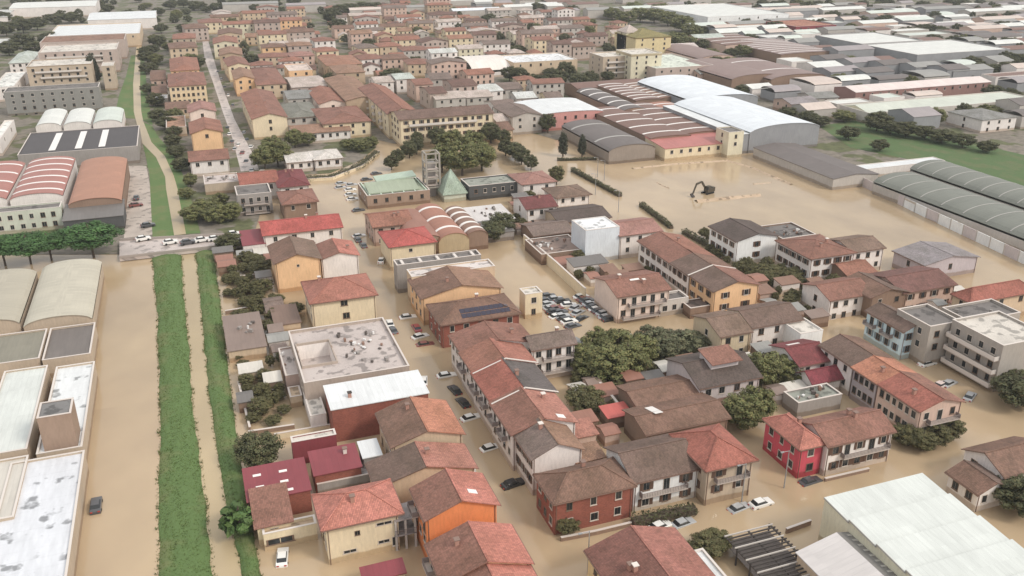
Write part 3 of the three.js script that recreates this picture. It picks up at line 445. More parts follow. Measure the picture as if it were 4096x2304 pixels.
{ // rough grass: tufts spread over the levees
  const p = [], c = []; for (let i = 0; i < 9; i++) { const a = rnd() * 6.28, l = rr(.25, .6), w = .07, d = V(Math.cos(a), 0, Math.sin(a)), s = V(-d.z, 0, d.x), b = d.clone().multiplyScalar(rr(0, .15)); const t = b.clone().addScaledVector(d, l * .5).setY(l), v = rr(.8, 1.2); for (const q of [b.clone().addScaledVector(s, w), b.clone().addScaledVector(s, -w), t]) { p.push(q.x, q.y, q.z); c.push(v, v, v * .8); } }
  const g = new THREE.BufferGeometry(); g.setAttribute('position', new THREE.Float32BufferAttribute(p, 3)); g.setAttribute('color', new THREE.Float32BufferAttribute(c, 3)); g.computeVertexNormals();
  const mk = (name, label, n, place, m) => { const im = new THREE.InstancedMesh(g, m, n), q = new THREE.Matrix4(), e = new THREE.Euler(), s = V(0, 0, 0); for (let i = 0; i < n; i++) { const [x, y, z, sc] = place(); q.compose(V(x, y, z), new THREE.Quaternion().setFromEuler(e.set(0, rnd() * 6.28, 0)), s.set(sc, sc * rr(.7, 1.2), sc)); im.setMatrixAt(i, q); } im.name = name; im.userData.kind = 'stuff'; tag(im, label, 'grass'); im.castShadow = im.receiveShadow = true; scene.add(im); };
  const tuft = foliage(.135, .19, .066), reed = foliage(.11, .125, .045);
  const on = k => () => { const s = rr(.04, .96), z = rr(-72, -256); return [bankX(s, z, k), bankY(s) - .05, z, rr(.22, .5)]; };
  mk('levee_grass', 'rough green grass on the wide canal bank', 14000, on(0), tuft); mk('levee_grass', 'rough green grass on the narrow canal bank by the gardens', 8000, on(1), tuft);
  mk('bank_weeds', 'brownish weeds along the water edges of the banks', 3600, () => { const e = Math.floor(rnd() * 4), z = rr(-72, -256); return [bankX(e % 2, z, e >> 1) + rr(-.12, .5) * (e % 2 ? -1 : 1), -.1, z, rr(.4, 1.1) * (.4 + fbm(((z / 40) % 1 + 1) % 1, .2, 20, 3))]; }, reed);
}
struct('canal_water', shapeGeo([[-8, -60], [-1, -60], [-1, -258], [-8, -258]], .03), canalMat);
{ // the road bridge over the canal
  const t = thing('bridge', 'low road bridge carrying cars across the brown canal', 'bridge', 0, 0, 0), s = new THREE.Shape(bridge.map(([x, z]) => new THREE.Vector2(x, -z))), g = new THREE.ExtrudeGeometry(s, { depth: .9, bevelEnabled: false }); g.rotateX(-Math.PI / 2); g.translate(0, .2, 0); const p = g.attributes.position, u = g.attributes.uv; for (let i = 0; i < p.count; i++) u.setXY(i, p.getX(i) + p.getY(i), p.getZ(i)); add(t, 'deck', g, asphaltMat);
  for (const [a, b] of [[0, 1], [3, 2]]) { const A = bridge[a], C = bridge[b]; add(t, 'parapet', new MB().bar(V(A[0], 1.45, A[1]), V(C[0], 1.45, C[1]), .25, .7).geo(), M.bridge); }
}

// the town: x, z, width, depth, eave height in metres
B('house','cream two-storey house with coral hip roof, standing alone above the flooded yard','house',16,-113,10.8,7.8,7.3,{r:'hip',rise:1.9,W:'cream',R:'coral',win:[2,0,3],ch:1,ov:0.8,xw:[[0.42,-2.6,0.7,0.7],[0.8,-1.9,2.2,0.45],[0.3,-5.6,1.8,0.5],[0.78,-5.2,1.6,0.5],[0.94,-5.6,0.8,1.5]]});
B('house_porch','open two-storey concrete porch right of the cream coral-roofed house','porch',22.4,-110.7,3.4,4,5.6,{r:'frame',W:'grey',R:'grey'});
B('house','small house with faded red sloping roof beside the grass bank','house',3.7,-121,5,7.8,3.6,{r:'shed',rise:1.3,W:'cream',R:'brownred',win:[1,1,0]});
B('garage','low cream annex with empty flat terrace in front of small red roof','garage',5.9,-116.7,8,2.2,2.6,{r:'flat',par:0.5,W:'cream',R:'beige',win:[1,0,0],xw:[[0.3,-1.2,3.6,0.9]]});
B('shed','wine-red sheet roof with five small pale skylights near the canal','shed',5.3,-127.3,9.7,8.3,4.2,{r:'shed',rise:0.7,W:'brick',R:'wine',sheet:1,sk:[[0.22,0.35,1.3,0.55],[0.2,0.72,1.3,0.55],[0.62,0.38,1.3,0.55],[0.63,0.7,1.3,0.55],[0.67,0.1,1.3,0.55]]});
B('shed','wine-red lean-to roof with a white pipe chimney at its corner','shed',15.3,-130.2,7.7,6.3,4,{r:'shed',rise:0.6,W:'brick',R:'wine',sheet:1,ch:1,chw:1});
B('shed','pale flat-topped shed with dark red wall behind the wine-red roofs','shed',12.9,-138.2,7.7,2,4.6,{r:'flat',par:0.2,W:'wine',R:'pale'});
B('shed','little white sheet-topped box behind the wine-red lean-to','shed',21.5,-131.1,3,4.6,4.4,{r:'shed',rise:0.3,W:'grey',R:'white',sheet:1});
B('shed','grey concrete yard shed between cream house and wine-red roofs','shed',16.2,-128.3,9.1,3.2,2.2,{r:'flat',par:0.2,W:'grey',R:'grey'});
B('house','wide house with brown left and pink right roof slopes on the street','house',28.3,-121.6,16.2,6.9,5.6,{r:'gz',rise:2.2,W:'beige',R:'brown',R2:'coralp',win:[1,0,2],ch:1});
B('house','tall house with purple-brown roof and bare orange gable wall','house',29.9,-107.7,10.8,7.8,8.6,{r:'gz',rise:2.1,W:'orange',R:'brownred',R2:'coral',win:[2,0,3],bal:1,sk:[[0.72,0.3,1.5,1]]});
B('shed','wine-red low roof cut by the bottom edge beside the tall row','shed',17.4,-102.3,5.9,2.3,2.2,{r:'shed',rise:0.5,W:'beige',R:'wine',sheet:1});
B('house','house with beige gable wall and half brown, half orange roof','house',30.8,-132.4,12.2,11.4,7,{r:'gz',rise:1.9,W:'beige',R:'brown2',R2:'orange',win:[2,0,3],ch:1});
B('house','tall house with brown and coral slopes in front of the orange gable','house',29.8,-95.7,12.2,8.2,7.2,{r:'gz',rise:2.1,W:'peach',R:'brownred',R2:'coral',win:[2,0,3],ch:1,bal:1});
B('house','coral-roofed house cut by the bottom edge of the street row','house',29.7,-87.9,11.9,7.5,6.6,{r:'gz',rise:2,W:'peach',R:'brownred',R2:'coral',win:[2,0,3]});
B('workshop','brick building under a bright white sheet roof with small vent stack','workshop',26,-146.3,18,8.2,7,{r:'shed',rise:0.5,W:'brick',R:'white',sheet:1,ch:1,chd:1,win:[0,0,0]});
B('building','grey flat-roofed terrace block with sunken court and stained roof clutter','building',23.9,-165.7,20.6,24.3,6.6,{r:'flat',par:0.6,W:'beigegrey',R:'concrete',well:[0.04,0.3,0.36,0.72],win:[2,0,4],clut:26});
B('shed','tall pale annex at the corner of the white-roofed brick building','shed',15,-151.8,2.9,9.5,3.4,{r:'flat',par:0.2,W:'white',R:'pale',win:[0,0,1]});
B('shed','low beige box in the flooded garden below the terrace block','shed',12.2,-159.7,2.3,4.2,2.2,{r:'flat',par:0.2,W:'beige',R:'beige'});
B('shed','pinkish-grey low wing on the left side of the terrace block','shed',12.5,-169.3,3,12.9,4.2,{r:'flat',par:0.3,W:'pinkgrey2',R:'concrete',win:[1,0,3],clut:4});
B('shed','small brown shed between canal bank and cream two-window house','shed',12.9,-204.7,3.6,8.1,2.4,{r:'gx',rise:0.8,W:'brown',R:'greybrown'});
B('house','cream house with red hip roof and two stacked square windows','house',27.7,-196.3,14.7,13,8,{r:'hip',rise:2.6,W:'cream',R:'coral2',win:[2,0,3],ch:1,ov:0.6,xw:[[0.5,-1.2,1.4,1.3],[0.52,-4.5,1.4,1.3]]});
B('shed','low grey hut with scattered white boards beside the canal bank','hut',4.9,-190.3,7.9,17.8,2.8,{r:'shed',rise:0.5,W:'beige',R:'greybrown',sheet:1,clut:6});
B('shed','small garden lean-to left of cream house with stacked windows','shed',14.8,-197.2,5.7,10.2,2.4,{r:'shed',rise:0.4,W:'beige',R:'brown',sheet:1});
B('house','brick house with brown hip roof carrying a long dark solar array','house',55.4,-178.2,18.3,11.3,6,{r:'hip',rise:2.2,W:'brick',R:'brown2',win:[2,5,3],solar:1,ch:1});
B('house','dull red house directly behind the orange-red row roof along the street','house',53.3,-158.8,15.3,8.7,7.6,{r:'gz',rise:1.9,W:'white',R:'brownred',R2:'brownred',win:[2,0,3],ch:1});
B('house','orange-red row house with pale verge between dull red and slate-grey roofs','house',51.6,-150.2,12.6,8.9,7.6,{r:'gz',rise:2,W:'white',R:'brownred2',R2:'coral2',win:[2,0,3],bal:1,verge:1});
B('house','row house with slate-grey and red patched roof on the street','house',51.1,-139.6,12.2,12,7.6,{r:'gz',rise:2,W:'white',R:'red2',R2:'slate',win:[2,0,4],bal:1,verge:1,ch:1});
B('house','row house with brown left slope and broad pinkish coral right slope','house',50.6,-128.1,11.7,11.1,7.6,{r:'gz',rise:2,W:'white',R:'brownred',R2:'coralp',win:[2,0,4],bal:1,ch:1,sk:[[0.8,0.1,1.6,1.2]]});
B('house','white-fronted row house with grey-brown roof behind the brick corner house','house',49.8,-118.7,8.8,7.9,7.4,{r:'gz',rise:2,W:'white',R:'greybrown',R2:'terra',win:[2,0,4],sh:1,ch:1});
B('house','brick-red corner house with brown hip roof where two streets meet','house',51.6,-107.8,13.4,7.6,6.4,{r:'hip',rise:1.9,W:'brick',R:'brown2',win:[2,3,3],ch:1,xw:[]});
B('shed','small orange-beige lean-to roof behind the brick corner house','shed',56,-116.8,4.8,3.5,4.6,{r:'shed',rise:0.5,W:'beige',R:'terra'});
B('house','white two-storey house with brown roof and dark balcony beside brick house','house',65,-110.2,11.7,10.3,6,{r:'gx',rise:2.1,W:'white2',R:'brown',win:[2,3,2],balf:1,sh:1});
B('house','beige house with large red hip roof and front balcony','house',75.2,-107.8,8.6,10.6,7.5,{r:'hip',rise:2.2,W:'beige2',R:'red2',win:[2,2,2],balf:1,sh:1,ov:0.7});
B('house','magenta-walled house end with coral hip roof by the cross street','house',92.3,-108.6,4.8,9.9,6.4,{r:'hip',rise:1.6,W:'magenta',R:'coral',win:[2,1,3],ch:1});
B('house','white house with brown roof and balconies attached to the magenta house','house',101.6,-106.7,13.7,8.1,6.4,{r:'gx',rise:1.7,W:'white',R:'brownred',win:[2,5,2],sh:1,balf:1,ch:2});
B('house','pale pink end house of the long red-roofed row at right','house',121.9,-110.9,9.7,10.7,7,{r:'gz',rise:1.5,W:'pink',R:'red2',R2:'brownred',win:[2,3,6],balf:1,ch:1});
B('house','orange-roofed middle house of the long row at right','house',121.8,-119.9,9.6,6.5,7,{r:'gz',rise:1.5,W:'greylilac',R:'orange',R2:'orange',win:[2,0,4],ch:1});
B('house','dark brown-roofed far house of the long row at right','house',122,-128.7,9.5,9.6,7,{r:'gz',rise:1.5,W:'white',R:'brown',R2:'brown2',win:[2,0,3]});
B('house','wine-red gabled house with pale skylight strip behind the long row','house',113.9,-135.5,7.8,9.6,5,{r:'gx',rise:1.6,W:'white',R:'wine2',sk:[[0.4,0.7,3,0.8]],win:[1,2,2]});
B('shed','small dark wine-red gable below the long row','shed',113.5,-128.3,7.1,4.5,3.4,{r:'gx',rise:1.4,W:'white',R:'wine',win:[1,0,0]});
B('shed','grey-green flat court roof behind the magenta house','shed',107.4,-122.7,10.2,4.7,3,{r:'flat',par:0.3,W:'grey',R:'greygreen',clut:10});
B('house','pale house with tall white side gable and red dormer box','house',92,-134.7,13.5,12.6,5.8,{r:'gx',rise:2.1,W:'lilacwhite',R:'darkbrown',win:[2,4,0],dorm:1});
B('warehouse','low broad brown-roofed shed left of the white-gabled house','warehouse',78.7,-132.2,13.6,8.3,4.4,{r:'gx',rise:1,W:'brown',R:'brown2'});
B('warehouse','broad brown-roofed shed with one long white skylight','warehouse',77,-122.9,16.7,8.5,4.8,{r:'gx',rise:1.1,W:'brown',R:'brown2',sk:[[0.25,0.62,1.6,4.2]]});
B('shed','small bright red awning roof beside a pale garden wall','shed',68.6,-130.7,4.9,3.7,2.6,{r:'shed',rise:0.4,W:'brown',R:'red',sheet:1});
B('shed','low pink-tiled lean-to behind the white row of the street','shed',59.1,-126.1,4.6,3.9,3.2,{r:'shed',rise:0.6,W:'pink',R:'coralp'});
B('house','white house with stacked balconies and grey-brown roof beside the trees','house',64.3,-154.1,9.4,5.5,7.6,{r:'gx',rise:1.6,W:'white',R:'greybrown',win:[2,4,2],balf:2,ch:1});
B('house','beige house with blank left gable and brown roof above flooded lane','house',104.3,-151,7.4,11,6.4,{r:'gx',rise:1.7,W:'cream2',R:'brownt',win:[2,2,1]});
B('house','white house with dark brown roof right of the beige gable house','house',116.8,-153.1,12.9,10.1,5.8,{r:'gx',rise:1.7,W:'white',R:'brown',win:[2,3,2]});
B('building','plain white flat-topped box next to the wine-red gabled house','building',121.8,-145.6,5.9,6.7,5,{r:'flat',par:0.3,W:'white2',R:'pale'});
B('shop','low pale shop with white fascia between pink-gabled and peach houses','shop',103.8,-173,7.9,4.6,3.6,{r:'flat',par:0.5,W:'pale',R:'greyd',win:[1,3,0]});
B('shed','dark brown low block beside the peach gable house','shed',109.8,-169.5,7,4.7,2.6,{r:'flat',par:0.2,W:'brown',R:'darkbrown'});
B('house','house with broad pinkish-white side gable and two balcony floors','house',95.5,-177.2,13.7,12.6,7,{r:'gx',rise:1.6,W:'pinkwhite',R:'brownred',win:[2,5,0],balf:2,sk:[[0.5,0.4,2.4,0.6]],ch:2});
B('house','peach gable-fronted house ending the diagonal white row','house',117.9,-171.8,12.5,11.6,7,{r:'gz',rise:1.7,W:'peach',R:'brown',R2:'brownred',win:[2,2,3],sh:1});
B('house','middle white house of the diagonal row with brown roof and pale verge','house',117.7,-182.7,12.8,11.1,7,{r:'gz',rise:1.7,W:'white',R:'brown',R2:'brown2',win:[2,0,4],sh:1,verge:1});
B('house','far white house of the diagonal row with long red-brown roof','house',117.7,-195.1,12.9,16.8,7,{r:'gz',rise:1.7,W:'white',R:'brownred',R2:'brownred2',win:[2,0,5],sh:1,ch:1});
B('building','tall plain white cube tower beside the flooded yard','building',102.9,-214.2,10.3,9.7,9.5,{r:'flat',par:0.1,W:'bluewhite',R:'white',win:[0,0,0]});
B('house','white house with faded pink roof right of the white cube','house',114.7,-215.2,12.9,12,7,{r:'gx',rise:1.5,W:'white',R:'pinktile',win:[2,3,1]});
B('shed','grey awning with white fascia below the white cube','awning',95.3,-202.5,9.9,5,3.4,{r:'shed',rise:0.5,W:'white',R:'greyd',sheet:1});
B('shed','narrow cream two-storey tower house beside the parked car lot','house',71.3,-182.6,4.4,3.9,6.2,{r:'flat',par:0.2,W:'cream',R:'pale',win:[2,1,0]});
B('shed','grey-brown junk-covered shed left of the white cube','shed',92.6,-218.5,13.5,12.8,3,{r:'flat',par:0.2,W:'brown',R:'greybrown',clut:16});
B('shed','rusty brown gabled workshop behind the junk-covered shed','shed',95.3,-231.7,12.2,11,3.6,{r:'gx',rise:1.2,W:'brown',R:'greybrown',clut:0});
B('warehouse','long dark brown roof just behind the white cube','warehouse',108.6,-240,16.8,13.4,4,{r:'gx',rise:1.3,W:'beige',R:'darkbrown'});
B('house','white house with dark red roof and white left gable','house',98.9,-250.7,10,11.8,5.6,{r:'gx',rise:1.8,W:'white',R:'darkred',win:[2,3,1],ch:1});
B('house','white house with wide brown hip roof facing the flooded field','house',114.6,-261.5,11.6,10.7,4.6,{r:'hip',rise:1.6,W:'white',R:'brownt',win:[1,3,1],ov:0.8});
B('house','white house with pinkish hip roof beside the round trees','house',108.5,-277.7,12.2,13.2,5.4,{r:'hip',rise:1.6,W:'white',R:'pinktile',win:[1,2,1]});
B('house','white house with dark brown roof standing apart at the field edge','house',142.5,-200.3,13.3,13.5,7.2,{r:'gz',rise:1.5,W:'white2',R:'darkbrown',win:[2,1,4],sh:1});
B('house','large white house with brown-red hip roof and many windows near field','house',154,-183.5,13.9,14.6,7,{r:'hip',rise:1.7,W:'white',R:'brownred',win:[2,4,5],ch:2,sh:1});
B('house','lower brown-roofed wing attached right of the large hip-roofed house','house',166.5,-182.5,10.3,10.4,6.6,{r:'gx',rise:1.4,W:'white',R:'brownt',win:[2,3,1]});
B('shed','dark flat shed strewn with pale scrap behind the large hip-roofed house','shed',159.6,-203.2,11.5,11.7,4,{r:'flat',par:0.4,W:'brown',R:'greyd',clut:18});
B('house','tiny red gabled hut below the large hip-roofed house','hut',158.6,-174.5,8.7,9.2,3.6,{r:'gx',rise:1.4,W:'brown',R:'brownred2'});
B('house','pale lilac gabled house with grey roof near the white panel wall','house',185.4,-172.6,18,11.2,4.6,{r:'gz',rise:1.5,W:'lilac',R:'lilacroof',R2:'lilacroof',win:[1,1,1]});
B('house','white house with brown-red roof, left end of the cluster near the field','house',143,-160.4,12.3,10.3,5.4,{r:'gx',rise:1.7,W:'white',R:'brownred',win:[2,4,1]});
B('house','brown-roofed house in the middle of the cluster near the field','house',152,-158.1,10.8,10.9,5.6,{r:'gz',rise:1.5,W:'brown',R:'brown2',R2:'brown',win:[1,2,1]});
B('house','pinkish house with wide maroon roof, right end of the field cluster','house',164.3,-159,15.9,12.5,5.4,{r:'gx',rise:1.6,W:'pink',R:'maroon',win:[2,4,0],sh:1});
B('house','blue-white house with brown roof and blue balcony band','house',141.5,-138.7,6.4,11.4,7,{r:'gz',rise:1.3,W:'paleblue',R:'brown',R2:'brown',win:[2,2,4],bal:1,sh:2});
B('apartment_block','grey concrete block with flat roof between blue-white house and balconied flats','building',145,-133.6,8.2,9.7,9,{r:'flat',par:0.5,W:'concrete',R:'greyd',win:[2,2,2]});
B('apartment_block','concrete flats with three long balcony bands at right edge','apartment block',152.6,-121.8,12.8,13.2,10,{r:'flat',par:0.5,W:'concrete',R:'pale',win:[3,0,4],balb:3});
B('apartment_block','wide grey flat roof behind the concrete flats','building',160.5,-134,14.4,8.1,7.6,{r:'flat',par:0.5,W:'concrete',R:'greyd',clut:4});
B('house','house with broad plain red hip roof at the right edge','house',175.3,-144,19.6,5.2,6.4,{r:'hip',rise:2,W:'beige',R:'red2',win:[1,3,1]});
B('house','large brown-roofed house cut by the right edge near the white hall','house',123.4,-91.3,11,8.1,4.8,{r:'gx',rise:1.8,W:'white',R:'brown2',win:[1,2,2]});
B('house','small white house with mauve-brown gabled roof beside the white hall','house',114.6,-89,6.4,6.1,3.8,{r:'gz',rise:1.3,W:'white',R:'brown2',R2:'brown',win:[1,2,2]});
B('factory_hall','huge white sawtooth-roofed hall in the lower right corner','factory hall',92.4,-74.6,18.5,28.7,7.5,{r:'saw',rise:0.38,W:'cream3',R:'greenwhite',sheet:1,teeth:5});
B('warehouse','grey translucent ribbed gable roof left of the white sawtooth hall','warehouse',80.9,-76.4,13.4,13,4.6,{r:'gz',rise:1.6,W:'beige',R:'palesheet',R2:'greysheet',sheet:1,bars:11,thinbar:1});
B('pergola','roofless dark trellis frame overgrown with ivy at the bottom edge','pergola',71.7,-83.1,8,17.1,3,{r:'rafters',W:'darkgrey',R:'darkgrey'});
B('house','yellow-walled house with wide maroon gable roof at the bottom edge','house',51.8,-85.1,13.7,13.2,6.4,{r:'gz',rise:2.2,W:'yellow',R:'maroon2',R2:'coral3',win:[2,0,3],ch:2});
B('shed','narrow white flat strip roof beside the maroon gable house','shed',60.7,-82.4,2.2,12.2,4.4,{r:'flat',par:0.2,W:'white',R:'white'});
B('factory_hall','long white flat-roofed hall with dark stains in the bottom left corner','factory hall',-30.6,-128.4,11.4,38.6,4,{r:'flat',par:0.35,W:'beige2',R:'dirtywhite',sheet:1,win:[0,0,0],stain:1});
B('factory_hall','white flat roof with dark stain behind the brown roof tower','factory hall',-29,-166.1,7.2,33.8,4,{r:'flat',par:0.35,W:'beige2',R:'white',sheet:1,stain:1});
B('factory_hall','pale green-white roof panel hall at the left edge','factory hall',-38.2,-167.6,7.9,32.7,4.3,{r:'flat',par:0.3,W:'beige2',R:'greenwhite',sheet:1});
B('factory_hall','dirty pale strip of roof at the left edge below green-white panels','factory hall',-37.1,-140.2,6.7,17.8,4.2,{r:'flat',par:0.3,W:'beige2',R:'pale',sheet:1});
B('factory_hall','dark grey flat roof beside the flooded road on the left','factory hall',-31.1,-195.4,9.2,16.3,4,{r:'flat',par:0.35,W:'beige2',R:'greybrown2',sheet:1});
B('factory_hall','olive-grey ribbed flat roof at the left edge','factory hall',-41.5,-195.8,10.4,15.1,4.2,{r:'flat',par:0.3,W:'beige2',R:'olivegrey',sheet:1});
B('factory_hall','beige barrel-vaulted hall beside the flooded road','factory hall',-34.4,-225,14.2,37.2,4,{r:'vz',rise:2,W:'beige2',R:'beigesheet',sheet:1});
B('factory_hall','beige barrel-vaulted hall cut by the left edge','factory hall',-49.1,-225.5,12.9,32.4,4,{r:'vz',rise:2,W:'beige2',R:'beigesheet2',sheet:1});
B('roof_tower','brown box tower with grey lid rising from the white left roofs','tower',-28.8,-152.9,5.3,5.5,10.6,{r:'flat',par:0.1,W:'brownpink',R:'greyd2'});
B('factory_hall','orange-brown barrel-vaulted hall beside the grass bank','factory hall',-31.6,-321.4,15.4,53.6,6,{r:'vz',rise:1.9,W:'brown',R:'orangebrown',sheet:1});
B('canopy','dark flat canopy in front of the orange-brown vaulted hall','canopy',-31.9,-291.3,16.8,13.3,4.4,{r:'shed',rise:1.2,W:'darkgrey',R:'greyd',sheet:1});
B('factory_hall','barrel-vaulted hall striped with white rooflights','factory hall',-49.3,-329.6,15.2,48.5,6.4,{r:'vz',rise:1.8,W:'white',R:'pinkbrown',sheet:1,str:6});
B('factory_hall','reddish vaulted hall cut by the left edge beside the striped vault','factory hall',-64.9,-329.9,13.6,45.5,6.4,{r:'vz',rise:1.8,W:'white',R:'pinkbrown',sheet:1,str:4});
B('office_block','pale two-storey office front below the striped vaulted hall','office block',-52.3,-294.4,22.2,6.1,6.6,{r:'flat',par:0.4,W:'palegreen',R:'greyd',win:[2,7,1]});
B('factory_hall','black-roofed hall with three pale rooflight strips','factory hall',-41.7,-386.3,41.7,38.4,6.5,{r:'flat',par:0.2,W:'grey',R:'black',sheet:1,sk:[[0.27,0.5,2.4,40],[0.49,0.5,2.4,40],[0.69,0.5,2.4,40]]});
B('factory_hall','leftmost of three white vaults behind the black-roofed hall','factory hall',-58,-439.2,9.8,31.7,5,{r:'vz',rise:1.9,W:'white',R:'white3',sheet:1});
B('factory_hall','middle one of three white vaults behind the black-roofed hall','factory hall',-46.6,-437.2,10.8,30.4,5,{r:'vz',rise:1.9,W:'white',R:'white3',sheet:1});
B('factory_hall','rightmost of three white vaults behind the black-roofed hall','factory hall',-34.4,-435.1,11.6,29.1,5,{r:'vz',rise:2.1,W:'white',R:'greenwhite2',sheet:1});
B('apartment_block','long grey four-storey slab block at far left','apartment block',-61.2,-487.4,41.5,13,11,{r:'flat',par:0.4,W:'grey2',R:'greyd',win:[4,9,1]});
B('apartment_block','lower beige block of flats above the grey slab block','apartment block',-62.7,-551.9,31.7,25.8,14,{r:'flat',par:0.5,W:'beige2',R:'pale',win:[4,7,1],balf:2});
B('apartment_block','upper pinkish block of flats above the beige block','apartment block',-58.3,-619.1,43.1,35,13,{r:'flat',par:0.5,W:'pinkgrey',R:'pale',win:[4,8,1],balf:2});
B('apartment_block','farthest brownish flats with twin roof towers at left','apartment block',-59.8,-674.7,50.8,34.5,12,{r:'flat',par:0.5,W:'pinkgrey',R:'brown2',win:[3,8,1]});
B('stair_tower','narrow stair tower beside the beige flats and dark conifer','tower',-38.8,-544.6,6,15,13,{r:'flat',par:0.2,W:'beige2',R:'pale',win:[3,1,1]});
B('warehouse','long white roof behind the left flats','warehouse',-56.9,-752.8,60.9,74.6,9,{r:'flat',par:0.5,W:'beige',R:'white',sheet:1,win:[1,10,0]});
B('warehouse','white double roof farther behind the left flats','warehouse',-42.3,-856.6,52.4,63.1,9,{r:'gx',rise:2,W:'white',R:'white',sheet:1});
B('warehouse','farthest long white warehouse at top left','warehouse',-106.7,-985.8,72.7,62,9,{r:'gx',rise:2,W:'white',R:'white3',sheet:1});
B('shed','white flat building at left edge above the grey slab block','building',-88.7,-546.9,10.4,50.6,7,{r:'flat',par:0.4,W:'white',R:'white3',win:[2,3,2]});
B('shed','white building cut by left edge beside the white vaults','building',-74.6,-417.5,3.6,40.2,6,{r:'flat',par:0.4,W:'white',R:'white3',win:[1,2,2]});
B('house','pale greenish-white flat house behind trees at far left','house',-91.9,-633.3,11.6,44,7,{r:'hip',rise:2,W:'white',R:'greenwhite2',win:[2,3,1]});
B('shed','small white-roofed house among trees at the far left edge','house',-117.5,-739.9,9.8,29,5,{r:'gx',rise:1.5,W:'white',R:'white3',win:[1,2,1]});
B('shed','white-roofed barn among trees in the top left corner','barn',-145.9,-943.9,13.6,69.7,6,{r:'gx',rise:2,W:'white',R:'white3'});
B('house','white-walled house nearest the camera on the canal side of left street','house',4.4,-346.4,13.5,15.5,6,{r:'gx',rise:1.7,W:'white',R:'brownred',win:[1,3,1]});
B('house','peach gable-fronted house with dark red roof, canal side of left street','house',5.2,-382.3,11.8,22,9,{r:'gz',rise:1.7,W:'peach',R:'brownred2',R2:'brownred2',win:[0,0,3],xw:[[0.5,-1.4,1.1,1.3]]});
B('house','pink-white gable rising behind the peach gable-fronted house','house',5.1,-418,11,17.8,10,{r:'gz',rise:1.6,W:'pinkwhite',R:'pinktile',R2:'pinktile',win:[2,1,3]});
B('apartment_block','yellow four-storey block with brown-red roof on left street','apartment block',0.7,-488.9,17.2,38.8,11.5,{r:'hip',rise:2,W:'yellowp',R:'brownred',win:[4,7,4],bal:2,ch:1});
B('apartment_block','brown-red hip-roofed block directly behind the yellow block','apartment block',0.6,-544.9,14.5,45.8,11,{r:'hip',rise:2,W:'peach',R:'brownred2',win:[3,5,4],ch:1});
B('house','low beige house between canal trees and brown-red blocks','house',-14,-549,7.4,35.4,5,{r:'gx',rise:1.4,W:'pink',R:'brown2',win:[1,2,1]});
B('house','low brown-roofed shed left of the yellow block','shed',-13.5,-509.5,6.8,26,4,{r:'gx',rise:1.2,W:'beige',R:'brown2',win:[1,1,1]});
B('shed','thin white flat roof at the foot of the yellow block','shed',-14,-490.4,9,11.6,3,{r:'flat',par:0.2,W:'white',R:'white'});
B('house','wide low brown roof in front of the yellow block','house',-5.1,-455.1,10.3,17.8,5,{r:'gx',rise:1.2,W:'beige',R:'brown2',win:[1,3,1]});
B('shed','small beige outbuilding left of the peach gable-fronted house','shed',-6.4,-420.4,8.2,24.4,4,{r:'flat',par:0.3,W:'beige2',R:'terra',win:[1,1,1]});
B('shed','pale rubble-strewn flat roof above the grey banded block','shed',7.2,-319.2,11.5,12.2,3.6,{r:'flat',par:0.3,W:'beige2',R:'concrete',clut:14});
B('building','grey block with white balcony bands beside the red roofs','building',15.9,-290.7,10.7,10.9,6.6,{r:'flat',par:0.4,W:'grey',R:'greyd',win:[2,4,3],balf:2});
B('house','red-roofed white house behind the grey banded block','house',18.9,-308.6,12.1,14.9,6,{r:'gx',rise:1.7,W:'white',R:'red2',win:[1,3,1]});
B('house','wine-red hip-roofed house right of the red-roofed white house','house',29.4,-303.7,9.7,19.9,6,{r:'hip',rise:1.6,W:'white',R:'wine2',win:[1,2,1],ch:2});
B('house','brown-walled house with square reddish hip roof at the street bend','house',28.8,-280.5,10.3,13.7,6.2,{r:'hip',rise:1.5,W:'brown',R:'brownred',win:[1,2,2],ov:0.6});
B('house','house with long bright red roof and white left half','house',26,-252.7,22,12.6,6,{r:'gx',rise:1.8,W:'white',R:'red',win:[2,4,2],ch:2});
B('house','tall peach house with purple-brown gable roof left of the street','house',20.8,-223.9,11.2,13.9,8.2,{r:'gz',rise:1.9,W:'peach',R:'brown2',R2:'brownt',win:[0,0,3],xw:[[0.5,-1.3,0.6,0.6]]});
B('house','white house with coral roof joined right of the tall peach house','house',31.7,-223.7,9.5,10.9,7.4,{r:'gz',rise:1.3,W:'white',R:'brownred',R2:'coral',win:[0,0,3],ch:1});
B('shed','wine-red shed behind the tall peach house near the bridge','shed',12.1,-251.8,6,11,3.6,{r:'shed',rise:0.7,W:'white',R:'wine',sheet:1});
B('house','pinkish house with brownish red roof at the flooded crossroads','house',51.4,-249.4,11.5,12.9,6,{r:'gx',rise:1.8,W:'pinkgrey2',R:'brownred2',win:[2,3,3],ch:2});
B('house','cream house with bright red hip roof and single round window','house',52.2,-228.8,12.6,12.9,7,{r:'hip',rise:2,W:'cream',R:'red',win:[0,0,3],xw:[[0.45,-1.7,0.9,0.9]]});
B('factory_hall','coral barrel vault behind the bright red hip roof','factory hall',58,-242.3,9.1,25.4,4.4,{r:'vz',rise:2,W:'brownpink',R:'brownred',sheet:1});
B('factory_hall','brown-red barrel vault with pale arches and tan end wall','factory hall',65.6,-242.7,8.9,28.9,4,{r:'vz',rise:2.6,W:'tan2',R:'brownred2',sheet:1,str:3});
B('factory_hall','dark brown barrel vault striped with grey rooflights beside tan-ended vault','factory hall',73.1,-241.9,6.4,24.2,4,{r:'vz',rise:2,W:'brown',R:'brown2',sheet:1,str:5});
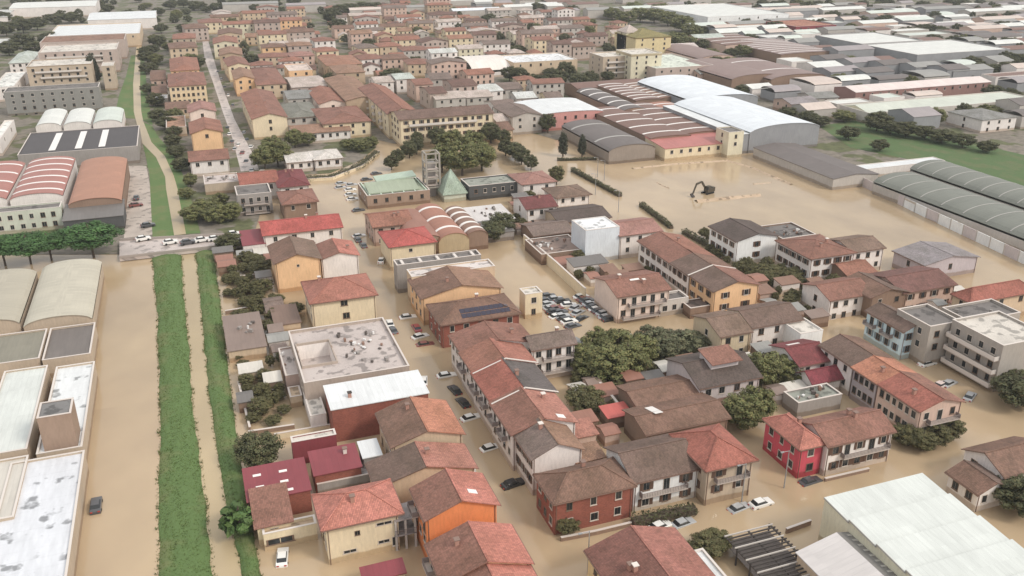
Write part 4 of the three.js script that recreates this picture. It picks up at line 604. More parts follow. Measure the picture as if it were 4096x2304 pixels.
B('shed','crumpled grey-white sheet roof in the junk yard','shed',83.5,-251.4,12.9,13.2,3,{r:'shed',rise:0.6,W:'grey',R:'palesheet',sheet:1,clut:12});
B('shed','dark grey sheet roof in the junk yard near dark trees','shed',80.7,-239.1,10.5,9.6,2.8,{r:'shed',rise:0.6,W:'grey',R:'greyd',sheet:1,clut:8});
B('building','narrow flat roof with pale beams in front of cream house','building',55.3,-208.4,22.4,4.1,7.2,{r:'flat',par:0.5,W:'grey',R:'greyd',beams:5});
B('building','pale grey flat roof strip on the street row','building',56.4,-199.7,21.5,5.2,7.6,{r:'flat',par:0.3,W:'beige',R:'palegrey'});
B('house','house with peach front gable and purple-brown roof on street row','house',55,-191.7,19.4,12.2,7,{r:'gz',rise:2.1,W:'peach',R:'brown2',R2:'terra',win:[2,0,3],ch:1});
B('church','low green copper-roofed church hall by the park','church',61.4,-286.2,21.2,16,4.2,{r:'flat',par:0.4,W:'brownpink',R:'copper',win:[1,5,2],copper:1});
B('church_roof','steep pale green pyramid roof beside the frame tower','church',80.4,-282,7.7,10.1,3.4,{r:'pyr',rise:6.4,W:'palegreen',R:'copper2'});
B('building','dark grey flat-roofed church wing right of the pyramid roof','building',95.5,-281,20.7,10.1,4.6,{r:'flat',par:0.4,W:'darkgrey',R:'greygreen',win:[1,6,1]});
B('apartment_block','long cream three-storey block with brown roof facing the park','apartment block',101,-365.4,40.8,16.9,11.5,{r:'gx',rise:1.8,W:'cream',R:'brownt2',win:[3,12,3],sh:1,balf:1});
B('apartment_block','cream block with balconied left side behind the park apartment block','apartment block',85.7,-404.7,12.8,64.6,11,{r:'gz',rise:2,W:'cream',R:'brownred',R2:'brownred2',win:[3,0,8],bal:3});
B('house','white-roofed villa, left one in the walled garden','house',36.5,-339.4,9.6,13.8,4,{r:'gx',rise:1.4,W:'white',R:'whitetile',win:[1,3,1]});
B('house','white-roofed villa, right one in the walled garden','house',46.8,-338.3,10.3,13.5,4.4,{r:'hip',rise:1.4,W:'white',R:'whitetile',win:[1,3,1]});
B('house','long low white house with tan roof above the walled garden','house',51.5,-384.2,23.8,17.1,4.6,{r:'gx',rise:1.4,W:'white',R:'terra',win:[1,7,1]});
B('house','cream gable-ended long row house on the right side of left street','house',31.8,-421.8,14.4,62,9,{r:'gz',rise:2,W:'cream',R:'brownred2',R2:'brownred',win:[2,1,6],ch:2});
B('house','pink-white gable house with brown-red roof in the middle block','house',63.4,-437.4,12.8,38.1,8,{r:'gz',rise:1.8,W:'pinkwhite',R:'brownred2',R2:'brownred2',win:[2,1,3]});
B('house','red-brown hip-roofed house just above the low tan-roofed house','house',62.9,-396.8,20.3,33.5,7,{r:'hip',rise:2,W:'cream',R:'brownred',win:[2,4,2]});
B('house','grey-green hip-roofed house right of the cream long row house','house',47.3,-417.1,14.7,32.9,6.4,{r:'hip',rise:1.6,W:'palegrey',R:'greygreen2',win:[2,3,2]});
B('house','grey gabled house between white double roof and grey-green hip','house',53,-452.3,15.1,22.7,7,{r:'gx',rise:1.5,W:'palegrey',R:'greyroof',win:[1,3,1]});
B('house','house with two pale stepped roofs in the middle block','house',59.9,-485.2,17.6,32.1,7.4,{r:'gx',rise:1.4,W:'pinkgrey',R:'paleroof',win:[1,3,1]});
B('house','peach flat-topped house in the middle block','house',61,-522.9,12.8,24.9,9,{r:'flat',par:0.3,W:'peach',R:'paleroof',win:[2,2,2]});
B('house','coral hip-roofed house behind the cream long row house','house',41.9,-504.8,14.7,50.8,8,{r:'hip',rise:1.8,W:'beige',R:'brownred',win:[2,3,3]});
B('house','tan-roofed long house left of the balconied cream block','house',76.7,-446.5,15.3,63.3,9.5,{r:'gz',rise:1.5,W:'tan',R:'terra',R2:'terra',win:[2,0,6],bal:2});
B('house','tan-roofed house, second up the lane beside balconied cream block','house',85.6,-506,15.4,26.6,9.5,{r:'hip',rise:1.5,W:'tan',R:'terra',win:[2,2,3]});
B('house','tan-roofed house, third up the lane beside balconied cream block','house',87.3,-539.3,20.2,35.9,9.5,{r:'hip',rise:1.5,W:'tan',R:'orangebrown',win:[2,3,3]});
B('gymnasium','smooth white domed sports hall left of the dark trees','sports hall',171.4,-525.9,24.3,42,3,{r:'vx',rise:6,W:'white',R:'whitetile',sheet:1});
B('building','wide white flat roof above the dark trees','building',203.9,-516,41.1,30.1,8,{r:'flat',par:0.4,W:'beige',R:'white',win:[1,6,1]});
B('building','white-roofed workshop with pink front and two dark openings','workshop',160,-378.5,32.3,30.7,7,{r:'vz',rise:1.2,W:'pinkred',R:'white',sheet:1,win:[2,6,2]});
B('house','pale house with dark trim left of the pink-fronted workshop','house',138.6,-373.2,14.3,23.6,8,{r:'gz',rise:1.6,W:'palegrey',R:'greybrown',R2:'greybrown',win:[2,2,3]});
B('factory_hall','dark vaulted hall nearest the flooded field','factory hall',159.9,-325.7,20.1,46.7,4.6,{r:'vz',rise:2.6,W:'greybrownw',R:'slate',sheet:1,str:2,dim:1});
B('factory_hall','red-brown factory bay with pale rooflights, front left of three','factory hall',182.1,-342.3,18.7,61,6,{r:'vz',rise:0.8,W:'brown',R:'maroon3',sheet:1,str:5,wide:1});
B('factory_hall','red-brown factory bay with pale rooflights, front middle of three','factory hall',198.7,-345,18.3,62.4,6,{r:'vz',rise:0.8,W:'brown',R:'maroon3',sheet:1,str:6,wide:1});
B('factory_hall','red-brown factory bay with pale rooflights, front right of three','factory hall',210.9,-344.6,13.2,60.5,6,{r:'vz',rise:0.8,W:'brown',R:'brownred2',sheet:1,str:5,wide:1});
B('factory_hall','dark vault with pale arched rooflights behind the pink-fronted workshop','factory hall',191.9,-388.5,12.3,52.4,6,{r:'vz',rise:1.8,W:'brown',R:'slate',sheet:1,str:5});
B('factory_hall','rear striped factory bay with pink rooflights, left','factory hall',209.5,-404,14.5,45.7,6.4,{r:'vz',rise:0.8,W:'brown',R:'maroon3',sheet:1,str:7,wide:1});
B('factory_hall','rear striped factory bay with cream rooflights, right','factory hall',223.8,-403.3,16,42.2,6.4,{r:'vz',rise:0.8,W:'brown',R:'brown2',sheet:1,str:7,wide:1});
B('building','low red-fronted factory entrance facing the flooded field','building',188.1,-307.4,31.1,16.5,5,{r:'shed',rise:1,W:'cream',R:'pinkred',sheet:1,win:[1,7,0]});
B('tower','small cream tower beside the red-fronted factory entrance','tower',201.8,-299.8,6.9,9.3,10,{r:'flat',par:0.3,W:'creamy',R:'greyd',win:[2,1,1]});
B('factory_hall','upper white-blue vaulted hall behind the red-brown factory','factory hall',239.3,-389.2,35,56.8,8,{r:'vz',rise:3,W:'slatew',R:'bluewhite2',sheet:1});
B('factory_hall','lower white-blue vaulted hall with dark arched end','factory hall',227.4,-329.1,33.7,60.9,8,{r:'vz',rise:3,W:'slatew',R:'bluewhite2',sheet:1});
B('factory_hall','narrow white roof strip between red-brown bays and white-blue vault','factory hall',210.2,-329.3,10.9,60.5,8,{r:'shed',rise:0.2,W:'slatew',R:'white',sheet:1});
B('warehouse','long brown flat roof behind the striped rear factory bays','warehouse',211.4,-431.8,42.4,16.7,6,{r:'gx',rise:1.2,W:'brown',R:'maroon3',sheet:1});
B('apartment_block','pale cream tower block below the yellow dome','apartment block',251.1,-473.5,19.6,20,15,{r:'flat',par:0.5,W:'creamy',R:'pale',win:[5,3,2]});
B('apartment_block','beige block left of the cream tower block','apartment block',236.4,-481.3,17.7,18.7,13,{r:'flat',par:0.5,W:'beige2',R:'pale',win:[4,3,2],balf:3});
B('apartment_block','wide beige block right of the cream tower block','apartment block',270.6,-477.5,37.7,49,8,{r:'flat',par:0.5,W:'pinkgrey',R:'palegreen2',win:[2,6,2]});
B('church','yellow church with olive dome above the cream tower block','church',291.8,-546.1,26.1,30.9,15,{r:'pyr',rise:4,W:'yellow',R:'olive',win:[3,3,1]});
B('tower','white bell tower left of the yellow church','tower',284,-551.1,10.5,13.8,17,{r:'pyr',rise:4,W:'creamy',R:'paleroof',win:[2,1,1]});
B('factory_hall','mauve-brown vault above the white-blue halls','factory hall',295.2,-446.7,32.6,58.9,6,{r:'vz',rise:2.6,W:'brown',R:'mauve',sheet:1});
B('factory_hall','mauve-brown vault right of the first mauve vault','factory hall',316.7,-440.3,35.9,61.5,6,{r:'vz',rise:2.6,W:'brown',R:'mauve',sheet:1,str:2});
B('factory_hall','small dark vault beside the wide beige block','factory hall',313.7,-513.2,25.1,53,6,{r:'vz',rise:2.4,W:'pink',R:'mauve',sheet:1});
B('factory_hall','ribbed brown roof with many white stripes behind mauve vaults','factory hall',382.1,-520.7,42.8,67.5,6,{r:'vz',rise:0.8,W:'brown',R:'mauve',sheet:1,str:9,wide:1});
B('factory_hall','brown roof with four white skylight tips below a pink-white roof','factory hall',372.1,-562.3,42.1,52.2,6,{r:'vz',rise:0.8,W:'pink',R:'maroon3',sheet:1,str:4,wide:1});
B('warehouse','very long pale pink warehouse with dark window band at right','warehouse',358.9,-369.6,88.1,16.5,7,{r:'gx',rise:1.6,W:'maroonw',R:'pinkpale',sheet:1,win:[1,16,0]});
B('warehouse','vast pale flat roof below the long pink warehouse','warehouse',343.6,-335.2,101.9,20.6,5,{r:'flat',par:0.3,W:'pale',R:'greenpale',sheet:1});
B('warehouse','broad white warehouse roof with notched corner at far right','warehouse',468.6,-469.8,75.7,49.9,8,{r:'flat',par:0.4,W:'slatew',R:'white3',sheet:1});
B('warehouse','white warehouse roof left of the notched white warehouse','warehouse',458.4,-522,52.5,48.9,8,{r:'flat',par:0.4,W:'slatew',R:'white3',sheet:1});
B('building','dark red block with white upper wall at the top right','building',470.3,-614.7,38.1,39.5,8,{r:'flat',par:0.4,W:'wine',R:'brownred2',win:[2,5,1]});
B('warehouse','big white warehouse at the top centre right','warehouse',452.1,-709.6,79.5,99,10,{r:'flat',par:0.5,W:'white2',R:'white3',sheet:1,win:[1,4,0]});
B('warehouse','white-roofed low hall beside the dark car lot at far right','warehouse',308.5,-337.2,27.6,14.9,5,{r:'gx',rise:1.5,W:'creamy',R:'greenpale',sheet:1});
B('house','pale villa with grey hip roof at the right edge beyond the greenhouses','house',337,-303.6,19.8,19.8,6,{r:'hip',rise:1.8,W:'white',R:'greyroof',win:[2,3,1]});
B('greenhouse','dark ribbed barrel greenhouse beside the long white panel wall','greenhouse',229,-200.7,20,70.6,3.6,{r:'vz',rise:3,W:'palegrey',R:'greendark',sheet:1,str:8,thin:1});
B('greenhouse','second dark ribbed greenhouse next to the grass field','greenhouse',252.3,-212.9,18,64.7,3.6,{r:'vz',rise:3,W:'palegrey',R:'greendark',sheet:1,str:9,thin:1});
B('shed','thin white canopy roof behind the greenhouses','canopy',245.4,-255.1,41.7,6,3.4,{r:'flat',par:0.1,W:'white',R:'white',sheet:1});
B('warehouse','long mauve roof along the white panel wall beyond the greenhouse','warehouse',218.5,-268.4,19.5,48.3,4,{r:'gz',rise:1,W:'palegrey',R:'slate',R2:'slate',sheet:1});
F('tan-roofed peach building, fifth from left in the gabled row lining left street',29.7,-509.4,9.7,30,9,'gz',1.6,'peach','terra',2,2);
F('brown-red-roofed cream building, fourth from left in the gabled row lining left street',29.6,-555.9,11.9,30,9,'gz',1.6,'cream','brownred',2,3);
F('tan-roofed tan building, third from left in the gabled row lining left street',29.3,-600.2,13.2,30,9,'gz',1.6,'tan','terra',2,3);
F('red-brown-roofed pale cream building, first from left in the gabled row lining left street',29.1,-649.8,15.2,30,10,'gz',1.6,'creamy','brownred2',3,3);
F('brown-roofed beige building, second from left in the gabled row lining left street',35.2,-696.3,16.3,30,10,'gz',1.6,'beige','brown2',3,4);
F('brown-roofed beige building, first from left in the canal-side row of left street',1.2,-618.9,16.2,26,12,'hip',1.6,'beige','brown2',3,4);
F('red-brown-roofed beige building, second from left in the canal-side row of left street',3.3,-666,14.2,26,12,'hip',1.6,'beige2','brownred2',3,3);
F('brown-roofed pinkish-grey building, third from left in the canal-side row of left street',12.2,-742.5,16.5,26,10,'hip',1.6,'pinkgrey','brown2',3,4);
F('brown-red-roofed cream building, fourth from left in the canal-side row of left street',25.3,-786.4,18.2,26,9,'hip',1.6,'cream','brownred',2,4);
F('red-brown-roofed pale cream building, second from left in the blocks high on left street',43.8,-734.6,23.3,14,12,'gx',1.6,'creamy','brownred2',3,5);
F('maroon-roofed pinkish-grey building, fourth from left in the blocks high on left street',64.5,-727.8,19.1,14,13,'gx',1.6,'pinkgrey','maroon3',4,4);
F('red-brown-roofed peach building, sixth from left in the blocks high on left street',83.5,-737.5,16.7,14,13,'gx',1.6,'peach','brownred2',4,4);
F('brown-red-roofed cream building, fifth from left in the blocks high on left street',61.9,-670.5,19.1,14,11,'gx',1.6,'cream','brownred',3,4);
F('brown-roofed pinkish-grey building, seventh from left in the blocks high on left street',83.2,-685.9,19.9,14,10,'gx',1.6,'pinkgrey','brown2',3,4);
F('brown-roofed beige building, first from left in the blocks high on left street',38.3,-819.7,22.5,14,9,'gx',1.6,'beige','brown2',2,5);
F('red-brown-roofed beige building, third from left in the blocks high on left street',68.1,-843.5,27.1,14,9,'gx',1.6,'beige','brownred2',2,6);
F('brown-red-roofed beige building, first from left in the jumble behind the coral hip roof',53.5,-583.6,16.8,16,8,'hip',1.6,'beige','brownred',2,4);
F('pink-roofed pink building, fourth from left in the jumble behind the coral hip roof',70.3,-582.3,14.6,16,8,'hip',1.6,'pink','pinktile',2,3);
F('red-brown-roofed cream building, sixth from left in the jumble behind the coral hip roof',88.1,-597.5,14,16,8,'hip',1.6,'cream','brownred2',2,3);
F('brown-roofed peach building, second from left in the jumble behind the coral hip roof',58.3,-627.9,15.4,16,8,'hip',1.6,'peach','brown2',2,3);
F('tan-roofed pinkish-grey building, third from left in the jumble behind the coral hip roof',74.5,-622.2,15.5,16,9,'hip',1.6,'pinkgrey','terra',2,3);
F('brown-red-roofed white building, fifth from left in the jumble behind the coral hip roof',93.2,-640.1,14.1,16,9,'hip',1.6,'white','brownred',2,3);
F('pale-roofed white building, first from left just behind the balconied cream block',99.4,-480.1,9.7,18,7,'gx',1.6,'white','paleroof',2,2);
F('greenish-white-roofed white building, second from left just behind the balconied cream block',110.3,-480.3,9.8,18,8,'gx',1.6,'white','greenwhite2',2,2);
F('brown-red-roofed pink building, third from left just behind the balconied cream block',114.4,-455,9,18,9,'gx',1.6,'pink','brownred',2,2);
F('maroon-roofed pinkish-grey building, fourth from left just behind the balconied cream block',114.6,-429.6,8.4,18,9,'gx',1.6,'pinkgrey','maroon3',2,2);
F('pale-roofed pale grey building, fifth from left just behind the balconied cream block',119.6,-425.2,15,18,7,'gx',1.6,'palegrey','paleroof',2,3);
F('pale-roofed pale grey building, sixth from left just behind the balconied cream block',136,-428.8,13.4,18,6,'gx',1.6,'palegrey','paleroof',1,3);
F('grey-brown-roofed pale grey building, first from left below the white domed sports hall',129.9,-474.4,11,20,8,'gx',1.6,'palegrey','greybrown',2,2);
F('maroon-roofed pinkish-grey building, second from left below the white domed sports hall',133.1,-445.1,12.7,20,9,'gx',1.6,'pinkgrey','maroon3',2,3);
F('white-roofed white building, third from left below the white domed sports hall',145,-442.1,13.3,20,6,'gx',1.6,'white','white3',1,3);
F('grey-brown-roofed pale grey building, fourth from left below the white domed sports hall',158.4,-444,12.2,20,6,'gx',1.6,'palegrey','greybrown',1,3);
F('brown-red-roofed white building, second from left behind the tan-roofed lane houses',108.3,-555.8,14.7,18,8,'hip',1.6,'white','brownred',2,3);
F('brown-roofed pink building, fourth from left behind the tan-roofed lane houses',122.5,-550.9,16,18,8,'hip',1.6,'pink','brown2',2,4);
F('brown-red-roofed beige building, sixth from left behind the tan-roofed lane houses',131.5,-527.6,13.5,18,8,'hip',1.6,'beige','brownred',2,3);
F('grey-brown-roofed cream building, first from left behind the tan-roofed lane houses',115.5,-603.7,13.2,18,8,'hip',1.6,'cream','greybrown',2,3);
F('red-brown-roofed beige building, third from left behind the tan-roofed lane houses',131.4,-606.1,14.8,18,8,'hip',1.6,'beige','brownred2',2,3);
F('brown-red-roofed pale grey building, fifth from left behind the tan-roofed lane houses',143.1,-582.8,17.2,18,8,'hip',1.6,'palegrey','brownred',2,4);
F('white-roofed white building, first from left among flats behind the domed sports hall',153.3,-550.9,16.6,14,10,'gx',1.6,'white','white3',3,4);
F('pale-roofed pale cream building, third from left among flats behind the domed sports hall',176.3,-568.5,16.1,14,9,'gx',1.6,'creamy','paleroof',2,4);
F('grey-brown-roofed white building, fifth from left among flats behind the domed sports hall',197.6,-577,18.1,14,10,'gx',1.6,'white','greybrown',3,4);
F('orange-brown-roofed cream building, second from left among flats behind the domed sports hall',182.8,-611.9,17.2,14,10,'gx',1.6,'cream','orangebrown',3,4);
F('maroon-roofed pinkish-grey building, fourth from left among flats behind the domed sports hall',205.7,-626.3,16.4,14,10,'gx',1.6,'pinkgrey','maroon3',3,4);
F('brown-red-roofed cream building, second from left among flats left of the tower blocks',229.8,-577.4,15,14,11,'gx',1.6,'cream','brownred',3,3);
F('maroon-roofed pinkish-grey building, fourth from left among flats left of the tower blocks',234.9,-554.5,12.9,14,11,'gx',1.6,'pinkgrey','maroon3',3,3);
F('brown-roofed pinkish-grey building, sixth from left among flats left of the tower blocks',249.6,-553.5,16,14,9,'gx',1.6,'pinkgrey','brown2',2,4);
F('pale-roofed pale cream building, first from left among flats left of the tower blocks',234.7,-629,15.4,14,9,'gx',1.6,'creamy','paleroof',2,3);
F('pale-roofed pink building, third from left among flats left of the tower blocks',266.6,-657.5,19.7,14,8,'gx',1.6,'pink','paleroof',2,4);
F('grey-brown-roofed pale grey building, fifth from left among flats left of the tower blocks',286,-655.7,19.4,14,8,'gx',1.6,'palegrey','greybrown',2,4);
F('maroon-roofed pinkish-grey building, seventh from left among flats left of the tower blocks',283.3,-606,17.6,14,8,'gx',1.6,'pinkgrey','maroon3',2,4);
F('brown-roofed pink building, first from left in the farthest rows at top centre',120.1,-714.4,15.3,12,8,'gx',1.6,'pink','brown2',2,3);
F('red-brown-roofed white building, second from left in the farthest rows at top centre',142,-734.7,17.6,12,8,'gx',1.6,'white','brownred2',2,4);
F('brown-roofed cream building, third from left in the farthest rows at top centre',158.5,-712,19,12,8,'gx',1.6,'cream','brown2',2,4);
F('grey-brown-roofed beige building, fifth from left in the farthest rows at top centre',184.4,-725.4,19.7,12,8,'gx',1.6,'beige','greybrown',2,4);
F('pale-roofed white building, seventh from left in the farthest rows at top centre',208.6,-728.6,20.2,12,8,'gx',1.6,'white','paleroof',2,4);
F('grey-brown-roofed pale grey building, eighth from left in the farthest rows at top centre',221.4,-694.8,19.7,12,8,'gx',1.6,'palegrey','greybrown',2,4);
F('red-brown-roofed white building, fourth from left in the farthest rows at top centre',186.7,-774.5,20.8,12,8,'gx',1.6,'white','brownred2',2,5);
F('maroon-roofed pinkish-grey building, sixth from left in the farthest rows at top centre',219.2,-783.7,25.2,12,8,'gx',1.6,'pinkgrey','maroon3',2,6);
F('grey-brown-roofed white building, ninth from left in the farthest rows at top centre',253.1,-718.6,20.8,12,8,'gx',1.6,'white','greybrown',2,5);
F('pale-roofed pink building, tenth from left in the farthest rows at top centre',283.3,-733,21.6,12,8,'gx',1.6,'pink','paleroof',2,5);
F('maroon-roofed pale grey building, eleventh from left in the farthest rows at top centre',298.4,-708.4,21.4,12,8,'gx',1.6,'palegrey','maroon3',2,5);
F('pale-roofed pale grey warehouse, third from left along the top edge at centre',169.6,-848,40.6,12,8,'gx',1.6,'palegrey','paleroof');
F('grey-roofed pale grey warehouse, fourth from left along the top edge at centre',220.2,-854.6,50.1,12,8,'gx',1.6,'palegrey','greyroof');
F('bluish-white-roofed pale grey warehouse, fifth from left along the top edge at centre',258.5,-809,45.7,12,8,'gx',1.6,'palegrey','bluewhite2');
F('white-roofed pale grey warehouse, sixth from left along the top edge at centre',302.1,-817.4,27.7,12,9,'gx',1.6,'palegrey','white3');
F('grey-roofed pale grey warehouse, seventh from left along the top edge at centre',369.4,-773.7,32.1,12,8,'gx',1.6,'palegrey','greyroof');
F('greenish-white-roofed pale grey warehouse, eighth from left along the top edge at centre',409.2,-775.6,37.3,12,8,'gx',1.6,'palegrey','greenwhite2');
F('pale-roofed pale grey warehouse, ninth from left along the top edge at centre',429.7,-744.1,31.6,12,8,'gx',1.6,'palegrey','paleroof');
F('grey-roofed pale grey warehouse, first from left along the top edge at centre',69.9,-942.7,52.5,12,8,'gx',1.6,'palegrey','greyroof');
F('lilac-grey-roofed pale grey warehouse, second from left along the top edge at centre',119.3,-913.6,37.8,12,8,'gx',1.6,'palegrey','lilacroof');
F('greenish-white-roofed pale grey warehouse, first from left right of the big white top warehouse',400,-642.2,31,14,7,'gx',1.6,'palegrey','greenwhite2');
F('grey-roofed pink warehouse, second from left right of the big white top warehouse',435.5,-641.3,33.9,14,7,'gx',1.6,'pink','greyroof');
F('pale-roofed slate-walled warehouse, third from left right of the big white top warehouse',427.6,-587.4,21.7,14,7,'gx',1.6,'slatew','paleroof');
F('grey-roofed pale grey warehouse, fifth from left right of the big white top warehouse',482.3,-584.2,28,14,7,'gx',1.6,'palegrey','greyroof');
F('white-roofed pink warehouse, seventh from left right of the big white top warehouse',539.6,-609.7,36.1,14,7,'gx',1.6,'pink','white3');
F('greenish-white-roofed slate-walled warehouse, ninth from left right of the big white top warehouse',585.1,-617.1,33.6,14,7,'gx',1.6,'slatew','greenwhite2');
F('lilac-grey-roofed pale grey warehouse, eleventh from left right of the big white top warehouse',582.8,-575.9,32.4,14,7,'gx',1.6,'palegrey','lilacroof');
F('pale-roofed pink warehouse, twelfth from left right of the big white top warehouse',594.8,-550.1,36.2,14,7,'gx',1.6,'pink','paleroof');
F('grey-roofed slate-walled warehouse, fourth from left right of the big white top warehouse',529.6,-703.4,42.9,14,8,'gx',1.6,'slatew','greyroof');
F('white-roofed pale grey warehouse, sixth from left right of the big white top warehouse',578.5,-701.6,48.9,14,8,'gx',1.6,'palegrey','white3');
F('greenish-white-roofed pink warehouse, eighth from left right of the big white top warehouse',602.2,-664.3,52.9,14,8,'gx',1.6,'pink','greenwhite2');
F('grey-roofed slate-walled warehouse, tenth from left right of the big white top warehouse',671.3,-675.1,46.9,14,8,'gx',1.6,'slatew','greyroof');
F('white-roofed pale grey warehouse, thirteenth from left right of the big white top warehouse',700.8,-644.9,63.9,14,8,'gx',1.6,'palegrey','white3');
F('pale-roofed pink warehouse, fourteenth from left right of the big white top warehouse',659.6,-597.9,42.3,14,7,'gx',1.6,'pink','paleroof');
F('slate-grey-roofed slate-walled warehouse, first from left between mauve vaults and white warehouses',380,-463.6,17.8,16,7,'gx',1.6,'slatew','slate');
F('lilac-grey-roofed slate-walled warehouse, fourth from left between mauve vaults and white warehouses',388.6,-447.9,22.1,16,7,'gx',1.6,'slatew','lilacroof');
F('slate-grey-roofed slate-walled warehouse, sixth from left between mauve vaults and white warehouses',400.2,-434.1,22.1,16,7,'gx',1.6,'slatew','slate');
F('grey-roofed slate-walled warehouse, seventh from left between mauve vaults and white warehouses',410.6,-420.7,20.6,16,7,'gx',1.6,'slatew','greyroof');
F('slate-grey-roofed slate-walled warehouse, eighth from left between mauve vaults and white warehouses',414.2,-402.9,15.9,16,8,'gx',1.6,'slatew','slate');
F('lilac-grey-roofed slate-walled warehouse, second from left between mauve vaults and white warehouses',353.7,-423.9,22,16,7,'gx',1.6,'slatew','lilacroof');
F('slate-grey-roofed slate-walled warehouse, fifth from left between mauve vaults and white warehouses',369.6,-414.8,19.4,16,7,'gx',1.6,'slatew','slate');
F('grey-roofed slate-walled warehouse, ninth from left between mauve vaults and white warehouses',424.8,-402.3,29.3,16,7,'gx',1.6,'slatew','greyroof');
F('lilac-grey-roofed slate-walled warehouse, third from left between mauve vaults and white warehouses',412,-486,28.4,16,8,'gx',1.6,'slatew','lilacroof');
F('grey-roofed pink building, third from left right of the striped factory roofs',285.6,-454.1,17.4,14,5,'gx',1.6,'pink','greyroof',1,4);
F('pale pink-roofed pale grey building, first from left right of the striped factory roofs',318.8,-540.1,17,14,7,'gx',1.6,'palegrey','pinkpale',2,4);
F('greenish-white-roofed pink building, second from left right of the striped factory roofs',360.2,-578.1,23.1,14,7,'gx',1.6,'pink','greenwhite2',2,5);
F('grey-roofed pale grey building, fifth from left right of the striped factory roofs',299.5,-370.8,14.4,14,5,'gx',1.6,'palegrey','greyroof',1,3);
F('lilac-grey-roofed pink building, fourth from left right of the striped factory roofs',280.8,-363.2,16.1,14,5,'gx',1.6,'pink','lilacroof',1,4);
F('grey-brown-roofed white building, second from left right of the park apartment block',140.1,-401.1,10.7,16,6,'gx',1.6,'white','greybrown',1,2);
F('white-roofed pale grey building, fourth from left right of the park apartment block',155.5,-412.3,9.7,16,7,'gx',1.6,'palegrey','white3',2,2);
F('pale-roofed pale grey building, third from left right of the park apartment block',130.1,-371.6,9.6,16,6,'gx',1.6,'palegrey','paleroof',1,2);
F('brown-roofed beige building, first from left right of the park apartment block',123,-359.6,10.7,16,5,'gx',1.6,'beige','brown2',1,2);
trees('pine','green umbrella pine','in the row of umbrella pines beside the flooded road','umbrella pines by the road',[-53.6,-262.7,6.5,9],[-47.1,-261.6,6.8,9],[-42,-262.7,6,8.5],[-31,-261,8.4,10.5]);
tree('dark','large dark round tree between grass bank and wine-red roofs',3.3,-138.5,4.6,7);
tree('palm','shaggy green tree at the corner of the small red house',-1.3,-120.9,3.2,5.5);
tree('dark','dark round tree at the right end of the bridge',5.5,-253.2,4,5.5);
trees('shrub','brownish green bush','in the flooded gardens beside the tall peach house','garden trees by the peach house',[3,-219.5,1.6,2],[5.2,-230,1.8,2.5],[2.8,-182.4,1.4,2],[4.4,-204.9,1.8,2],[7,-224.4,2,3],[3.5,-178.3,1.5,1.8],[6.6,-211.6,2,2.5],[3.6,-167.2,1.4,2],[11.1,-239.1,2.6,3.5],[3.7,-154.9,1.8,2],[9.7,-211.7,2,2.5],[6.5,-177.1,1.3,1.6],[11.8,-232.1,3,4],[11.3,-218.4,3,4],[12.1,-207,2,2.4],[12.4,-200.8,2.2,3],[7.2,-152.5,1.6,2],[14.4,-210,1.8,2.6],[9,-161.9,1.6,2],[9.5,-156,1.5,1.8],[17.8,-202.5,2.2,3]);
trees('olive','olive-green leafy tree','in the scrub right of the canal above the bridge','scrub trees above the bridge',[-4.9,-311.2,3,4],[-3.2,-325.8,3,5],[-3.1,-285.3,4.5,5],[0.6,-288.6,5,6],[3.6,-280.4,4.6,6],[5.6,-297.9,3,5],[8.1,-281.2,3.6,6]);
trees('olive','olive-green leafy tree','in the great clump of the park','big park trees',[86.1,-313.4,5.6,11],[95.3,-332.5,6,12],[92,-306.6,7.6,13],[102.7,-327.2,6,12],[100.8,-310.4,6.4,11]);
trees('dark','dark green tree','among the dark trees around the park clump','small dark park trees',[69,-323.2,3,6],[73.5,-331.4,3,6],[79.7,-338.2,3.6,7],[83.9,-343.3,3.2,7],[86.8,-353.5,3,7],[94.6,-350.7,4,9],[118.2,-350.9,4.2,9],[122,-345,3.4,7],[116.9,-328.6,3.4,7],[118.3,-321.5,4,7],[118.2,-313.9,3.6,7],[118.7,-305.1,3.2,6]);
trees('cypress','dark pointed cypress','of the two dark cypresses by the flooded field','cypresses by the field',[138,-319.6,2.6,10],[145.2,-317,2.4,9]);
tree('dark','dark brownish tree left of the pink-fronted workshop',147.8,-359.7,4,9);
tree('shrub','ragged tree right of the pinkish hip-roofed house',120.4,-284,3,7);
trees('olive','olive-green leafy tree','in the walled garden with white-roofed villas','walled garden trees',[24.2,-341.3,5.5,9],[29.3,-357.8,5,9],[29.1,-342.6,6.5,11],[39.1,-370.9,4,8],[44.6,-371.8,3.5,6],[59.7,-359.1,4,5],[63.8,-354.8,4,5],[69,-360,3.4,5]);
trees('dark','dark green tree','among the dark trees below the wide white flat roof','trees below the white flat roof',[176.2,-488.2,5,9],[178.3,-477.8,6,10],[182,-463.3,6,8],[188.4,-458.4,6,9],[193.9,-459,5,8],[206,-476,6,12],[203.9,-452.7,6,9],[212.5,-457.4,6,9]);
trees('dark','dark green tree','by the junk yard sheets','junk yard trees',[79.5,-235.6,4.6,6],[84,-240,4.6,7]);
trees('olive','olive-green leafy tree','in the tree clump behind the white balconied house','trees behind the balconied house',[70.7,-151.3,3.8,7],[71.9,-148.7,4,6],[77.2,-156.7,4,7],[74.6,-146.2,5,8],[79.9,-153,4.8,8],[78.9,-146.5,4.8,8],[83.8,-150.4,4,7]);
trees('grey','grey-green tree','of the greyer trees right of the balconied-house clump','greyer garden trees',[88.9,-153.7,4.6,7],[90.3,-150.6,4,6],[94.3,-151.7,4.6,6],[97.9,-151.2,4,5]);
tree('shrub','round bush in the garden behind the white street row',65.1,-137.3,3.8,5);
